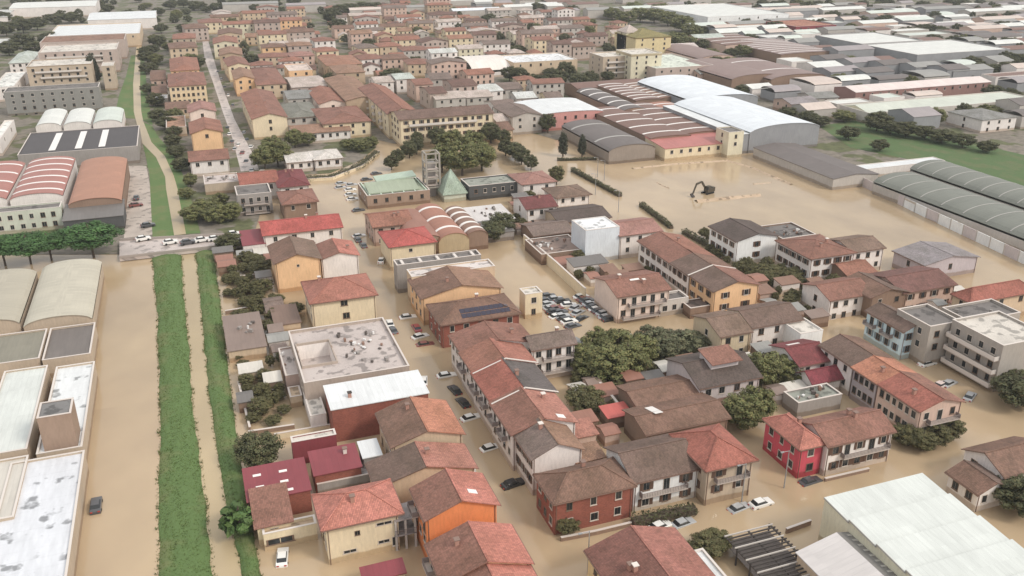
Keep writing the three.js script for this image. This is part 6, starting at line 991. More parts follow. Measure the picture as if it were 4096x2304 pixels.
F('nearest grey-roofed pale grey warehouse right of the notched white warehouse',479.1,-432,14.1,20.7,5.2,'gx',2,'palegrey','greyroof');
F('nearest red-brown-roofed white house right of the top-centre dark trees',187.4,-761,14.5,8.6,6.1,'gz',1.5,'white','brownred2',2,4);
F('nearest red-brown-roofed tan house behind the top-centre dark trees',173.3,-892.5,10.4,9.9,7.3,'gz',2,'tan','brownred2',2,3);
F('nearest red-brown-roofed pinkish-grey house behind the tan-roofed lane houses',117.3,-627.7,10.6,12.2,4,'gx',1.9,'pinkgrey','brownred2',1,3);
F('nearest brown-red-roofed pale grey house left of the top-centre dark trees',78.2,-859.7,18.7,12,11.6,'gz',1.5,'palegrey','brownred',3,5);
F('nearest red-brown-roofed beige house behind the wide white flat roof',251.7,-622.4,14.7,10.8,6.6,'gx',1.5,'beige','brownred2',2,4);
F('nearest greenish-white-roofed slate-walled warehouse behind the ribbed brown roof',451.9,-584.3,20.1,10.2,5.4,'gx',2,'slatew','greenwhite2');
F('second nearest maroon-roofed beige house right of the top-centre dark trees',221.4,-801.2,13.9,10.2,4.8,'gz',1.5,'beige','maroon3',1,3);
F('nearest pale-roofed cream house left of the church wood',292.4,-680.7,14.9,11.6,5.5,'gz',1.5,'cream','paleroof',1,4);
F('nearest pale-roofed white warehouse right of the long pale pink warehouse',466.3,-397.8,22.1,11.4,6.7,'gx',1.7,'white','paleroof');
F('nearest red-brown-roofed pink house left of the top-centre dark trees',70.4,-790.9,8.7,11.5,7.5,'gz',1.6,'pink','brownred2',2,2);
F('nearest pale-roofed pink house behind the top-centre dark trees',157.6,-903.4,13.6,13.9,4.7,'gz',1.4,'pink','paleroof',1,3);
F('nearest maroon-roofed pinkish-grey house left of the wide white flat roof',162.4,-607,18.9,12.7,9.1,'gz',2,'pinkgrey','maroon3',3,5);
F('nearest white-roofed slate-walled warehouse left of the dark red block',437.8,-606.2,21.2,10.4,7.1,'gx',2.1,'slatew','white3');
F('nearest pale-roofed pale grey warehouse right of the big white top warehouse',569.8,-740.6,33.7,17.4,5.5,'gx',2,'palegrey','paleroof');
F('nearest pale-roofed pale grey warehouse right of the dark red block',574.4,-597.3,19.3,20.8,5,'vx',1.6,'palegrey','paleroof');
F('third nearest red-brown-roofed beige house left of the top-centre dark trees',81.8,-767,10.3,12.3,4.4,'gz',1.8,'beige','brownred2',1,3);
F('nearest pale-roofed pale grey warehouse left of the flat-roofed villa beyond the greenhouses',279,-347.3,16.4,11.9,5,'gx',2,'palegrey','paleroof');
F('nearest maroon-roofed white house right of the top-centre dark trees',230.1,-824.8,15.6,8.7,4.6,'gz',1.5,'white','maroon3',1,4);
F('nearest red-brown-roofed cream house left of the church wood',290.5,-696.5,8.6,8,4.5,'hip',2,'cream','brownred2',1,2);
F('nearest red-brown-roofed tan house right of the top-centre dark trees',181.2,-744.1,11.1,8.7,6.9,'hip',1.9,'tan','brownred2',2,3);
F('second nearest white-roofed white warehouse right of the dark red block',594,-632.3,39.3,9.8,5.9,'gx',2,'white','white3');
F('second nearest red-brown-roofed tan house right of the top-centre dark trees',231.7,-837.7,24.1,11,11,'hip',1.7,'tan','brownred2',3,6);
F('nearest brown-red-roofed pink house right of the top-centre dark trees',207.3,-885.6,13.3,8.8,6.3,'gx',1.8,'pink','brownred',2,3);
F('nearest red-brown-roofed cream house behind the tan-roofed lane houses',148.4,-625.9,17.6,10.7,8.7,'gx',1.8,'cream','brownred2',2,4);
F('nearest maroon-roofed pale grey house right of the top-centre dark trees',167.5,-735.5,9.6,11.4,6.4,'gz',1.5,'palegrey','maroon3',2,2);
F('second nearest brown-red-roofed beige house left of the church wood',301.2,-721.9,10.1,8.2,5.3,'gx',2,'beige','brownred',1,3);
F('second nearest brown-roofed beige house behind the top-centre dark trees',182.1,-906.6,10.6,12.9,5.5,'gx',1.5,'beige','brown2',1,3);
F('nearest maroon-roofed white warehouse right of the dark red block',599.6,-645.6,31.6,9.2,7.5,'vx',1.4,'white','maroon3');
F('nearest red-brown-roofed beige house left of the yellow church',276.7,-679.4,12.7,11.1,4.6,'gx',1.9,'beige','brownred2',1,3);
F('second nearest red-brown-roofed beige house right of the top-centre dark trees',218.9,-765.9,11.7,8.9,7,'hip',1.5,'beige','brownred2',2,3);
F('nearest tan-roofed tan house right of the top-centre dark trees',203.1,-896.6,8.6,8.9,4.8,'gx',1.9,'tan','terra',1,2);
F('nearest maroon-roofed pale grey warehouse right of the big white top warehouse',574.4,-769.5,14.7,10.3,5.6,'vx',1.4,'palegrey','maroon3');
F('nearest grey-brown-roofed cream house left of the top-centre dark trees',53.3,-797.7,14.8,13.5,5.8,'hip',1.9,'cream','greybrown',1,4);
F('nearest tan-roofed tan house left of the top-centre dark trees',57,-861.4,8.6,9.8,7,'gz',1.7,'tan','terra',2,2);
F('nearest tan-roofed white house right of the top-centre dark trees',198.8,-742.8,10.9,8.8,6.1,'gx',1.9,'white','terra',2,3);
F('nearest brown-red-roofed tan house right of the top-centre dark trees',224.2,-878.7,15.4,13.2,6.1,'hip',2,'tan','brownred',2,4);
F('nearest white-roofed slate-walled warehouse right of the dark red block',598.1,-684.6,14.3,12.8,4.8,'vx',1.5,'slatew','white3');
F('nearest red-brown-roofed white house left of the church wood',320,-747.5,16.2,12.9,11.9,'gz',1.7,'white','brownred2',3,4);
F('nearest tan-roofed pink house behind the tan-roofed lane houses',121,-649.2,15.2,11.3,11.4,'gx',1.8,'pink','terra',3,4);
F('nearest lilac-grey-roofed white warehouse left of the big white top warehouse',480,-831.3,20.5,14.5,4.7,'gx',1.5,'white','lilacroof');
F('nearest red-brown-roofed cream house left of the wide white flat roof',171.1,-636.7,8.8,8.1,4.5,'gx',1.6,'cream','brownred2',1,2);
F('nearest pale-roofed white house right of the leftmost white roofs',37.4,-843.1,15.3,13.5,10,'gz',1.8,'white','paleroof',3,4);
F('third nearest maroon-roofed slate-walled warehouse right of the notched white warehouse',612,-532.1,25.4,9.7,6.9,'vx',1.5,'slatew','maroon3');
F('nearest brown-red-roofed cream house left of the wide white flat roof',189.9,-646.6,15.4,11.7,10.7,'gx',1.8,'cream','brownred',3,4);
F('nearest maroon-roofed pinkish-grey house left of the yellow church',248.8,-664.7,9.4,9.2,6.3,'hip',1.9,'pinkgrey','maroon3',2,2);
F('nearest brown-roofed tan house left of the top-centre dark trees',58.9,-769.3,15.3,11.8,7.5,'hip',1.5,'tan','brown2',2,4);
F('nearest maroon-roofed white warehouse left of the big white top warehouse',455.2,-829.4,20,14.1,4.7,'gx',1.7,'white','maroon3');
F('nearest red-brown-roofed cream house right of the top-centre dark trees',240.4,-786.6,10.3,9.1,4.4,'gx',1.8,'cream','brownred2',1,3);
F('nearest pale-roofed pale grey house left of the tan-roofed lane houses',64.4,-651.6,12,10.4,6,'gx',1.7,'palegrey','paleroof',1,3);
F('second nearest brown-red-roofed tan house behind the tan-roofed lane houses',140.2,-648.1,10.3,11.7,5.6,'hip',2,'tan','brownred',1,3);
F('nearest maroon-roofed pale grey house behind the top-centre dark trees',196.9,-913.8,10.6,10.6,5.5,'gz',1.6,'palegrey','maroon3',1,3);
F('nearest pale-roofed beige house left of the wide white flat roof',215.8,-655.1,22.8,13.4,8.3,'gz',1.6,'beige','paleroof',2,6);
F('second nearest brown-red-roofed pink house right of the top-centre dark trees',219.2,-746.2,9.9,10.4,4.1,'gz',1.5,'pink','brownred',1,2);
F('nearest slate-grey-roofed pale grey warehouse right of the big white top warehouse',593.1,-717.8,39.7,9.6,7.2,'gx',1.5,'palegrey','slate');
F('nearest pale-roofed pinkish-grey house behind the tan-roofed lane houses',83.6,-662,14.2,10.6,5.8,'gx',1.6,'pinkgrey','paleroof',1,4);
F('nearest tan-roofed cream house left of the top-centre dark trees',64.8,-749.4,11.3,10.6,4.1,'gx',1.9,'cream','terra',1,3);
F('nearest red-brown-roofed pinkish-grey house right of the top-centre dark trees',215.8,-906.1,9.9,8.4,7.3,'gx',1.9,'pinkgrey','brownred2',2,2);
F('nearest brown-red-roofed cream house right of the top-centre dark trees',253.1,-841.3,8.6,9.2,4.4,'hip',1.5,'cream','brownred',1,2);
F('nearest brown-red-roofed pale grey house left of the church wood',327.2,-765,16.5,12.5,9.9,'gx',1.4,'palegrey','brownred',3,4);
F('nearest red-brown-roofed pinkish-grey house left of the church wood',271.2,-711.8,10.1,13.6,6.9,'gx',1.6,'pinkgrey','brownred2',2,3);
F('nearest tan-roofed pink house right of the top-centre dark trees',243.5,-772.4,11.7,11.4,4.5,'gx',1.7,'pink','terra',1,3);
F('second nearest pale-roofed slate-walled warehouse right of the big white top warehouse',598.1,-733.2,15.1,10.9,4.8,'gx',1.2,'slatew','paleroof');
F('second nearest maroon-roofed pinkish-grey house left of the yellow church',245.4,-677.4,21.1,11.3,8.4,'gz',1.8,'pinkgrey','maroon3',2,5);
F('nearest brown-roofed beige house behind the tan-roofed lane houses',156.6,-650.2,14.2,11.8,5.8,'gx',2,'beige','brown2',1,4);
F('second nearest white-roofed slate-walled warehouse right of the dark red block',606.3,-593,37.9,10.3,5,'gx',1.9,'slatew','white3');
F('nearest white-roofed pale grey warehouse right of the big white top warehouse',599.5,-752.6,15.4,18.5,5.9,'gx',1.4,'palegrey','white3');
F('second nearest maroon-roofed pale grey house right of the top-centre dark trees',246.4,-875.3,12.6,12.1,6.7,'hip',2,'palegrey','maroon3',2,3);
F('nearest maroon-roofed tan house behind the tan-roofed lane houses',123.5,-665.2,14.7,11.1,6.4,'hip',1.9,'tan','maroon3',2,4);
F('second nearest maroon-roofed pink house right of the top-centre dark trees',237.2,-754.1,8.5,10.5,5.1,'gz',1.5,'pink','maroon3',1,2);
F('nearest maroon-roofed pinkish-grey house right of the top-centre dark trees',211.7,-919,13.7,11.8,7.5,'gx',1.8,'pinkgrey','maroon3',2,3);
F('second nearest tan-roofed beige house right of the top-centre dark trees',181.2,-711.4,12.1,9.1,5.1,'gx',1.6,'beige','terra',1,3);
F('nearest maroon-roofed beige house left of the top-centre dark trees',87,-719.5,10.7,9.4,7.3,'gx',1.9,'beige','maroon3',2,3);
F('nearest grey-brown-roofed cream house left of the church wood',257.7,-700.3,10.3,10.4,6.3,'gz',1.7,'cream','greybrown',2,3);
F('nearest red-brown-roofed beige house behind the tan-roofed lane houses',141.8,-664.8,12.3,11.5,7.1,'gz',1.9,'beige','brownred2',2,3);
F('nearest brown-roofed beige house left of the wide white flat roof',190.2,-666,15.4,12.4,7.1,'hip',1.9,'beige','brown2',2,4);
F('nearest grey-roofed pale grey warehouse left of the big white top warehouse',510.6,-850.6,37.7,13.8,7.2,'vx',1.2,'palegrey','greyroof');
F('nearest brown-roofed cream house left of the top-centre dark trees',48.7,-751.3,9.9,10,5.8,'gx',1.8,'cream','brown2',1,2);
F('nearest red-brown-roofed pale grey house right of the top-centre dark trees',261.1,-862.8,11.1,12.2,4.1,'gx',1.7,'palegrey','brownred2',1,3);
F('nearest pale-roofed pink house right of the top-centre dark trees',245.8,-893.6,24.1,13.7,11.6,'gx',1.9,'pink','paleroof',3,6);
F('nearest grey-roofed white warehouse right of the dark red block',623.4,-606.4,20.5,9.7,7,'vx',1.5,'white','greyroof');
F('nearest pale-roofed white warehouse behind the notched white warehouse',614.6,-572.9,22.5,11.1,6.6,'flat',2.2,'white','paleroof');
F('third nearest maroon-roofed pink house right of the top-centre dark trees',237.7,-740.3,14.2,9.8,6.6,'hip',1.7,'pink','maroon3',2,4);
F('nearest pale-roofed pale grey house left of the church wood',291.2,-760.6,15.7,11.3,4.2,'gx',1.7,'palegrey','paleroof',1,4);
F('nearest white-roofed slate-walled warehouse behind the notched white warehouse',627.2,-556.5,22,13.3,6.9,'gx',1.6,'slatew','white3');
F('nearest lilac-grey-roofed pale grey warehouse left of the church wood',342.2,-786.3,16,15.1,7.2,'gx',1.4,'palegrey','lilacroof');
F('nearest grey-brown-roofed beige house in front of the top-centre dark trees',140.3,-697.7,15.1,11.6,7.4,'gx',1.5,'beige','greybrown',2,4);
F('nearest pale-roofed pink house left of the yellow church',244.4,-696.1,10.7,13.2,4.9,'hip',1.4,'pink','paleroof',1,3);
F('second nearest brown-red-roofed cream house right of the top-centre dark trees',270.5,-845.1,13.3,8.4,5.3,'gx',1.6,'cream','brownred',1,3);
F('third nearest white-roofed slate-walled warehouse right of the dark red block',632.3,-620.8,26.4,11.2,6.8,'vx',1.8,'slatew','white3');
F('nearest red-brown-roofed white house left of the wide white flat roof',219.4,-678.8,13,13.1,7,'gx',1.6,'white','brownred2',2,3);
F('nearest brown-red-roofed white house left of the church wood',317.1,-781.3,14.2,13.4,7.1,'gx',1.4,'white','brownred',2,4);
F('second nearest pale-roofed pinkish-grey house behind the tan-roofed lane houses',134.9,-677.1,8.1,8.2,7.2,'gx',1.4,'pinkgrey','paleroof',2,2);
F('nearest pale-roofed beige house right of the top-centre dark trees',200.4,-705.7,15.7,10.5,5,'hip',1.7,'beige','paleroof',1,4);
F('nearest red-brown-roofed pale grey house left of the top-centre dark trees',92,-704.2,15.8,10.7,5.7,'gx',1.5,'palegrey','brownred2',1,4);
F('nearest slate-grey-roofed pale grey warehouse right of the dark red block',638.2,-636.1,20.1,10.2,4.8,'gx',1.8,'palegrey','slate');
F('nearest grey-brown-roofed beige house right of the top-centre dark trees',276.4,-829.5,13.3,8.8,5.2,'gx',1.8,'beige','greybrown',1,3);
F('nearest pale-roofed cream house in front of the top-centre dark trees',117.3,-694.3,8.1,9.7,4.5,'gz',1.9,'cream','paleroof',1,2);
F('nearest pale-roofed pale grey house left of the wide white flat roof',172.7,-674.4,9.9,8.5,6.4,'gz',1.8,'palegrey','paleroof',2,2);
F('nearest pale-roofed pale grey house right of the top-centre dark trees',274.4,-790.5,21.8,10.7,9.1,'gx',1.7,'palegrey','paleroof',3,5);
F('third nearest white-roofed white warehouse right of the dark red block',635.8,-688,18.2,15.5,6.2,'vx',1.3,'white','white3');
F('nearest brown-roofed cream house behind the tan-roofed lane houses',158.9,-672.6,13,9.2,4.5,'gx',1.8,'cream','brown2',1,3);
F('nearest red-brown-roofed tan house left of the wide white flat roof',197.9,-682.5,13.5,13.7,5.1,'hip',1.5,'tan','brownred2',1,3);
F('fourth nearest brown-red-roofed pale grey house right of the top-centre dark trees',231.5,-719.6,13.4,11.5,4.3,'gx',1.5,'palegrey','brownred',1,3);
F('nearest pale-roofed tan house left of the church wood',268.5,-753.5,15.7,8.2,6.3,'gz',1.8,'tan','paleroof',2,4);
F('second nearest red-brown-roofed pink house right of the top-centre dark trees',269.3,-766,14.5,11.6,4.2,'hip',1.5,'pink','brownred2',1,4);
F('nearest tan-roofed cream house right of the top-centre dark trees',162,-686.8,10.3,9.7,7.3,'gx',1.8,'cream','terra',2,3);
F('third nearest red-brown-roofed cream house left of the top-centre dark trees',60.9,-712.7,9.8,9.3,7.3,'gx',1.4,'cream','brownred2',2,2);
F('nearest brown-roofed beige house left of the church wood',296.2,-781.4,10.9,9.7,5,'hip',1.9,'beige','brown2',1,3);
F('nearest grey-roofed slate-walled warehouse right of the big white top warehouse',625.6,-756.8,24.6,11.7,5.2,'vx',2.1,'slatew','greyroof');
F('nearest grey-brown-roofed pinkish-grey house left of the church wood',319.1,-797.2,10.5,11.6,6.2,'gz',1.8,'pinkgrey','greybrown',2,3);
F('nearest greenish-white-roofed pale grey warehouse right of the dark red block',651.9,-654.5,16.3,17.5,5.3,'vx',1.7,'palegrey','greenwhite2');
F('second nearest maroon-roofed pale grey warehouse right of the big white top warehouse',632.4,-742.4,13.8,11.1,6.9,'vx',1.2,'palegrey','maroon3');
F('nearest grey-roofed slate-walled warehouse right of the top-centre dark trees',284.2,-869.1,16.5,16,7.4,'vx',1.2,'slatew','greyroof');
F('second nearest slate-grey-roofed slate-walled warehouse right of the dark red block',640.2,-714.3,41.2,10.1,6.2,'flat',2.1,'slatew','slate');
F('second nearest tan-roofed tan house right of the top-centre dark trees',294.5,-835.3,18,10.6,8.8,'gx',1.7,'tan','terra',2,5);
F('nearest tan-roofed beige house left of the tan-roofed lane houses',52.5,-698.8,13.3,12.5,6.4,'gx',1.9,'beige','terra',2,3);
F('nearest pale-roofed white house left of the church wood',303.7,-800.1,12.9,10.5,7.2,'hip',1.5,'white','paleroof',2,3);
F('second nearest grey-roofed white warehouse right of the dark red block',645.7,-581.6,26.2,11.1,6.8,'gx',1.4,'white','greyroof');
F('nearest grey-roofed slate-walled warehouse right of the dark red block',659,-620.9,14.1,9,5.2,'flat',2,'slatew','greyroof');
F('second nearest white-roofed slate-walled warehouse right of the notched white warehouse',656.1,-567.1,15.6,11.6,6.8,'gx',1.6,'slatew','white3');
F('nearest grey-roofed pale grey warehouse right of the dark red block',659.9,-692.9,14.1,12,7,'gx',1.6,'palegrey','greyroof');
F('nearest maroon-roofed pale grey warehouse left of the big white top warehouse',387.7,-861.6,32.9,18.7,5.1,'gx',1.4,'palegrey','maroon3');
F('second nearest maroon-roofed pale grey warehouse left of the big white top warehouse',454.8,-894.9,14,17.7,7.1,'vx',1.9,'palegrey','maroon3');
F('nearest white-roofed white warehouse right of the top-centre dark trees',294.7,-897.6,18.4,10.3,6.9,'gx',1.3,'white','white3');
F('second nearest maroon-roofed white warehouse right of the dark red block',678.9,-623.2,18,14.3,5.2,'gx',2,'white','maroon3');
F('nearest white-roofed pale grey warehouse left of the big white top warehouse',348.7,-839.7,17.1,12.6,6.2,'gx',1.2,'palegrey','white3');
F('nearest lilac-grey-roofed white warehouse right of the top-centre dark trees',311.5,-882.6,15.9,9.8,6.6,'gx',2.1,'white','lilacroof');
F('nearest grey-roofed white warehouse right of the big white top warehouse',664.8,-734.7,23.4,19.6,5.8,'flat',1.5,'white','greyroof');
F('nearest white-roofed pale grey warehouse right of the top-centre dark trees',286.9,-932.4,35.3,16.8,5.6,'flat',2.1,'palegrey','white3');
F('nearest lilac-grey-roofed white warehouse right of the dark red block',693.6,-603.4,19.8,9.2,7.3,'gx',1.6,'white','lilacroof');
F('second nearest white-roofed white warehouse left of the big white top warehouse',344.4,-862.3,33.7,20.6,5.4,'gx',1.8,'white','white3');
F('second nearest maroon-roofed white warehouse left of the big white top warehouse',372.6,-889.5,28.1,17.8,4.7,'vx',1.9,'white','maroon3');
F('nearest white-roofed pale grey warehouse right of the dark red block',697.1,-698.5,38,14,5.2,'flat',1.5,'palegrey','white3');
F('nearest lilac-grey-roofed pale grey warehouse right of the big white top warehouse',689.9,-741.6,15.3,9.1,6.9,'gx',1.6,'palegrey','lilacroof');
F('third nearest maroon-roofed white warehouse right of the dark red block',714.7,-667.2,20.8,17.1,5.5,'gx',2,'white','maroon3');
F('third nearest slate-grey-roofed slate-walled warehouse right of the dark red block',701.7,-724.9,41.7,16.6,4.7,'gx',1.4,'slatew','slate');
F('nearest maroon-roofed pale grey warehouse right of the top-centre dark trees',341.3,-897.7,17.1,12.4,7.3,'gx',1.4,'palegrey','maroon3');
F('nearest slate-grey-roofed white warehouse right of the dark red block',719.5,-626.2,26.4,14.2,6.6,'gx',1.5,'white','slate');
F('second nearest slate-grey-roofed white warehouse right of the dark red block',734.5,-694.6,23.3,18.4,5.8,'gx',2.1,'white','slate');
F('second nearest white-roofed pale grey warehouse right of the dark red block',744.8,-661.9,30.6,13.9,7.4,'gx',1.7,'palegrey','white3');
F('nearest maroon-roofed pale grey warehouse right of the dark red block',732,-732.1,13.8,20.4,4.9,'flat',1.7,'palegrey','maroon3');
F('fourth nearest white-roofed white warehouse right of the dark red block',750.1,-715.1,16.6,12.2,5.8,'flat',1.3,'white','white3');
F('second nearest grey-roofed slate-walled warehouse right of the dark red block',758.7,-682.1,17.7,18.5,6,'gx',1.5,'slatew','greyroof');
F('second nearest lilac-grey-roofed white warehouse right of the dark red block',781.1,-699.4,26.9,10.3,5.3,'gx',1.8,'white','lilacroof');
F('third nearest lilac-grey-roofed white warehouse right of the dark red block',784.3,-683.9,28.6,13.6,7.4,'vx',1.7,'white','lilacroof');
F('third nearest slate-grey-roofed white warehouse right of the dark red block',791.7,-715.9,35.6,16.3,5.3,'gx',2,'white','slate');
farTrees([512.5,-480.3,3.2,9],[501.3,-711.5,3.2,7.4],[544.8,-494.6,3.1,9.8],[414.9,-384.4,3.2,6.4],[481.3,-765.4,5,6.6],[539.2,-466.4,3.7,9],[519.9,-750.4,3.5,9.6],[348,-564.9,3.2,6.6],[516.8,-765,4.4,5.6],[524.2,-768,3.8,5.2],[282.2,-580.6,3.4,6.2],[443.2,-557.9,3.8,6.2],[559,-631.2,3.2,6.7],[199.5,-833.6,4.6,6.4],[454.3,-779.2,4.8,9.1],[104.8,-782.8,4.1,5.7],[86.1,-833.1,3.6,8.3],[543.9,-550.1,3.6,6.4],[389.1,-591.4,3.1,5.4],[200.6,-608.7,3.2,7.3],[448.8,-629.1,3.8,5.6],[222.4,-613.5,3.1,5.4],[568.8,-671.2,4,7.6],[174.3,-882.5,4,6.6],[484.5,-802.2,4.4,8.9],[521.2,-793.7,4.1,9.1],[541.3,-778.5,3.9,6.7],[214.6,-808.6,3.5,6.6],[78.7,-791.7,4.3,6.4],[406.1,-599.1,3.2,6.6],[-78.6,-894.4,3.5,5.6],[-2.1,-868.4,4.9,6.7],[545,-583.3,4.4,6.1],[4.5,-780.9,4.3,8.7],[262.4,-642.2,3.1,5.8],[131.6,-899.6,3.5,7.6],[-98.7,-890.3,4.1,5.4],[-112.9,-882.5,4,7.3],[483.8,-813.1,4.4,9.6],[581.1,-682.7,4.7,8.5],[546,-577.9,3.5,7.4],[63.9,-821.9,4,5.1],[586.6,-674,4.2,8.6],[171.5,-904.3,3.8,6.8],[532.3,-806.7,5.2,7.3],[9.4,-872.7,4.1,6.4],[472.4,-408.4,3.1,9.6],[546.5,-801.3,5,6.6],[234.8,-799.7,3.7,7],[89.3,-896.8,4,9],[-39.7,-913.2,4.6,9.6],[95.9,-903.5,4.7,6.3],[509.4,-826.1,5.5,5.6],[583.2,-566,4.2,9.7],[306.6,-737,3.4,5.2],[239.7,-797,3.5,9.2],[81.7,-897.5,3.5,7.5],[304.7,-741.5,3.1,7.6],[215.5,-898,3.7,9],[588.8,-753.1,4.7,7.9],[-63.6,-925.4,3.2,8.3],[89.4,-912.3,3.4,8.4],[613.4,-675.7,3.6,8.9],[139.9,-931.9,4.6,6],[92.3,-919.5,4.1,7.8],[41,-650.2,3.7,9.8],[618.1,-649.3,4.4,8.8],[96.2,-922.7,5,6.3],[-83.5,-931,4.5,9.9],[595.2,-768.7,4.9,9.6],[-110.9,-927.3,3.1,5.8],[89.1,-672,3.5,5.2],[72.8,-919.3,4.1,6.2],[-99.2,-936.9,4.8,8.6],[574.8,-820.5,4.9,7.4],[252.8,-760.8,4,8.7],[45,-896.7,4.9,6.2],[210.3,-930.8,4.1,8.8],[214.2,-714.8,3.8,8.1],[635.2,-676.3,4.8,8.5],[587.6,-816.1,4.8,5.8],[615.2,-770.1,4.4,7.2],[9.3,-938.8,5,5.9],[606.4,-807.9,5,8.4],[644.3,-566.9,3.5,5.6],[95.6,-962,3.4,7],[629.9,-782.4,3.8,5.1],[649.5,-703.9,4.2,8.2],[626.9,-794.8,5.8,6.7],[-30.3,-976.3,3.9,7.9],[665.3,-630.8,3.1,9.9],[645.9,-741.4,4,6.6],[636.7,-791.1,4.2,9.5],[52.6,-958.1,4.8,6.2],[657.1,-762.4,5.5,9.1],[664.4,-753.6,5.4,5.7],[59.2,-984.3,4.8,9.5],[65.6,-988.8,3.6,9.7],[694.3,-611.4,5.1,7.7],[65.4,-995.6,5.2,8.1],[681.5,-757.6,4.8,8.2],[682.6,-751.1,3.8,9.4],[-69,-1019,3.3,9.7],[677.4,-787.3,5.9,5.2],[90.3,-1017.1,3.7,7.3],[-153.3,-1006,4.9,6.8],[690.5,-770.4,4.1,8.9],[85.5,-1025.5,3.6,8.9],[-78.5,-1035.9,3.2,8.4],[696.1,-785.4,4.1,8],[703.3,-760.4,4.3,9.1],[724.3,-682.6,3.9,8.7],[106.1,-1038.9,3.9,6.8],[17.2,-1028.4,4.4,5.3],[703.6,-780.5,5.4,7.9],[94.4,-1038.7,3.7,8],[710.5,-763.7,5.8,8],[736.3,-639.2,4.9,5.3],[78.2,-1041.7,4.1,9.9],[47.3,-1030.4,5.1,9.2],[72.4,-1042.1,5.5,9.6],[731.5,-716,5.1,8],[719.5,-779,4.2,7.8],[-1.5,-1051.8,4.2,7.9],[-136.9,-1054.2,4.5,5.6],[-60.5,-1070,4.3,5.4],[-140.4,-1057.5,5.3,6.2],[757.5,-698,5.3,6.1],[8.8,-1067.6,4.7,7],[760.7,-701,3.9,9.9],[-120.5,-1077.5,5.9,9.8],[-69.2,-1087.7,4.3,8],[755.2,-748.5,4.8,7.9],[-117.9,-1090.8,6.2,5.7],[-111.9,-1092.6,4.3,9.4],[-144.1,-1085.8,4.8,9.1],[776.2,-732.2,4.1,9.2],[-113.8,-1105.1,3.7,7.4],[775,-764,3.3,6.2],[-106.7,-1109.7,3.7,5.8],[-138.7,-1108.9,5.6,6.8],[-159.9,-1114.4,5.6,5.6],[801.1,-753.2,6,6.5],[813.8,-719.1,4.4,8],[-154.4,-1122.5,3.1,8.4],[830.2,-735.5,3.5,6.9]);
lone('behind the trees behind the balconied house',true,[76.9,-145.4,1,2.6],[75.5,-151.6,1.3,2.8],[79.2,-150.6,0.9,2.6],[80.7,-148,2.1,3.1],[70.6,-147.2,1.1,2.8],[71.7,-142.8,1.1,2.6],[76.3,-154.1,2.1,3.5],[69.1,-148.6,1.8,2.9],[83.2,-149,1,2.3],[81.4,-154.6,2.1,3.9],[85.9,-152.9,1.9,3.3],[76.6,-158.8,1.8,3.4],[87.7,-149.8,1.1,2.9],[80.2,-159.3,1,2.9]);
lone('behind the junk-covered shed',true,[100.5,-222.4,1,2.7],[101.2,-220.2,1.8,3],[103.2,-226.4,1.6,2.7],[102.4,-230.6,1.2,2.5],[98.9,-239,1.4,3],[91.5,-243.1,2,3.7],[92.5,-250.4,1.3,2.7],[105.6,-249.4,1.6,3]);
lone('behind the white-gabled house',true,[100.4,-135.5,2.1,3.2],[90.3,-143.8,0.9,2.2],[88.5,-143.1,1,2.2],[88.7,-146.5,1.4,2.6],[103.5,-144.1,1.5,2.8],[104.8,-143.3,1.6,3],[91.8,-152.7,1.6,3.1]);
lone('behind the white balconied house',true,[71.1,-155.6,1.3,2.6],[73.4,-155.6,1.1,2.9]);
lone('behind the flat-roofed villa beyond the greenhouses',false,[359.8,-320.4,6.2,5.7]);
lone('right of the trees behind the balconied house',true,[73.7,-140.4,2.1,3.1],[83.8,-144,1.2,2.8]);
lone('right of the white balconied house',true,[67.5,-146.8,1.3,2.5]);
lone('right of the white-gabled house',true,[100.4,-130.8,1.1,2.2],[104.4,-130.2,0.9,2.8],[106.2,-131.9,1.1,2.7],[108,-130.4,1.6,3.2]);
lone('behind the field house cluster',true,[155.5,-167.8,1.2,2.8]);
lone('behind the hut by the canal bank',true,[10.8,-193.2,1.4,3.3],[10.4,-195.1,1.4,3],[11,-196.4,0.9,2.6],[5.4,-201.2,2.2,3.8],[4.8,-203.2,1.4,2.6],[9.1,-203.4,1.8,3.7]);
lone('left of the tall peach house',true,[13.3,-212.4,1.1,2.2],[13,-210.3,1,2.6],[10.1,-215,2,3.7],[10.5,-221.4,1.1,2.6],[8.1,-212.1,0.9,2.7],[7.1,-218.5,2,3.6],[6.2,-214.1,0.9,2.8],[5,-217.2,1.3,3.1],[7.7,-207.9,1.8,3.8],[9,-227.8,1.2,2.4],[5.7,-227.3,1.2,2.3],[3.6,-227.1,2,3.2],[3.9,-228.8,1.1,2.4],[5.1,-233.4,1.4,3.2]);
lone('in front of the trees behind the balconied house',true,[73.2,-138.2,1,2.6],[65.5,-134.9,1.6,3.6],[62.5,-134,1.1,3]);
lone('right of the large hip-roofed house',true,[151,-171.1,2.3,4],[150.4,-168.8,2.3,4]);
lone('left of the field house cluster',true,[153.9,-167.8,1.5,2.5],[152.2,-167,1.9,3.8]);
lone('right of the peach gable-fronted row end',true,[131.6,-168.8,1,2.8],[134.6,-171.7,1,2.9],[135,-166.4,2.1,4],[133.3,-164.8,2.1,3.3],[134,-159.6,1.2,2.8]);
lone('left of the large hip-roofed house',true,[146,-181.2,1.2,2.7],[145.2,-182.2,1.2,2.3],[144.6,-178.5,0.9,2.7],[143.8,-176.3,1.6,2.9],[143.9,-183.6,1.8,3.4],[143.9,-173.7,1.4,3],[142.4,-179.5,1.9,3.1],[141.7,-176.8,1.9,3.7],[142.5,-173.7,1.2,3],[142.4,-185.5,1.2,2.6],[142.3,-187.8,2,3.9],[140.3,-185.6,2,3.1]);
lone('behind the broad brown sheds',true,[82.1,-138.3,1.2,3.1]);
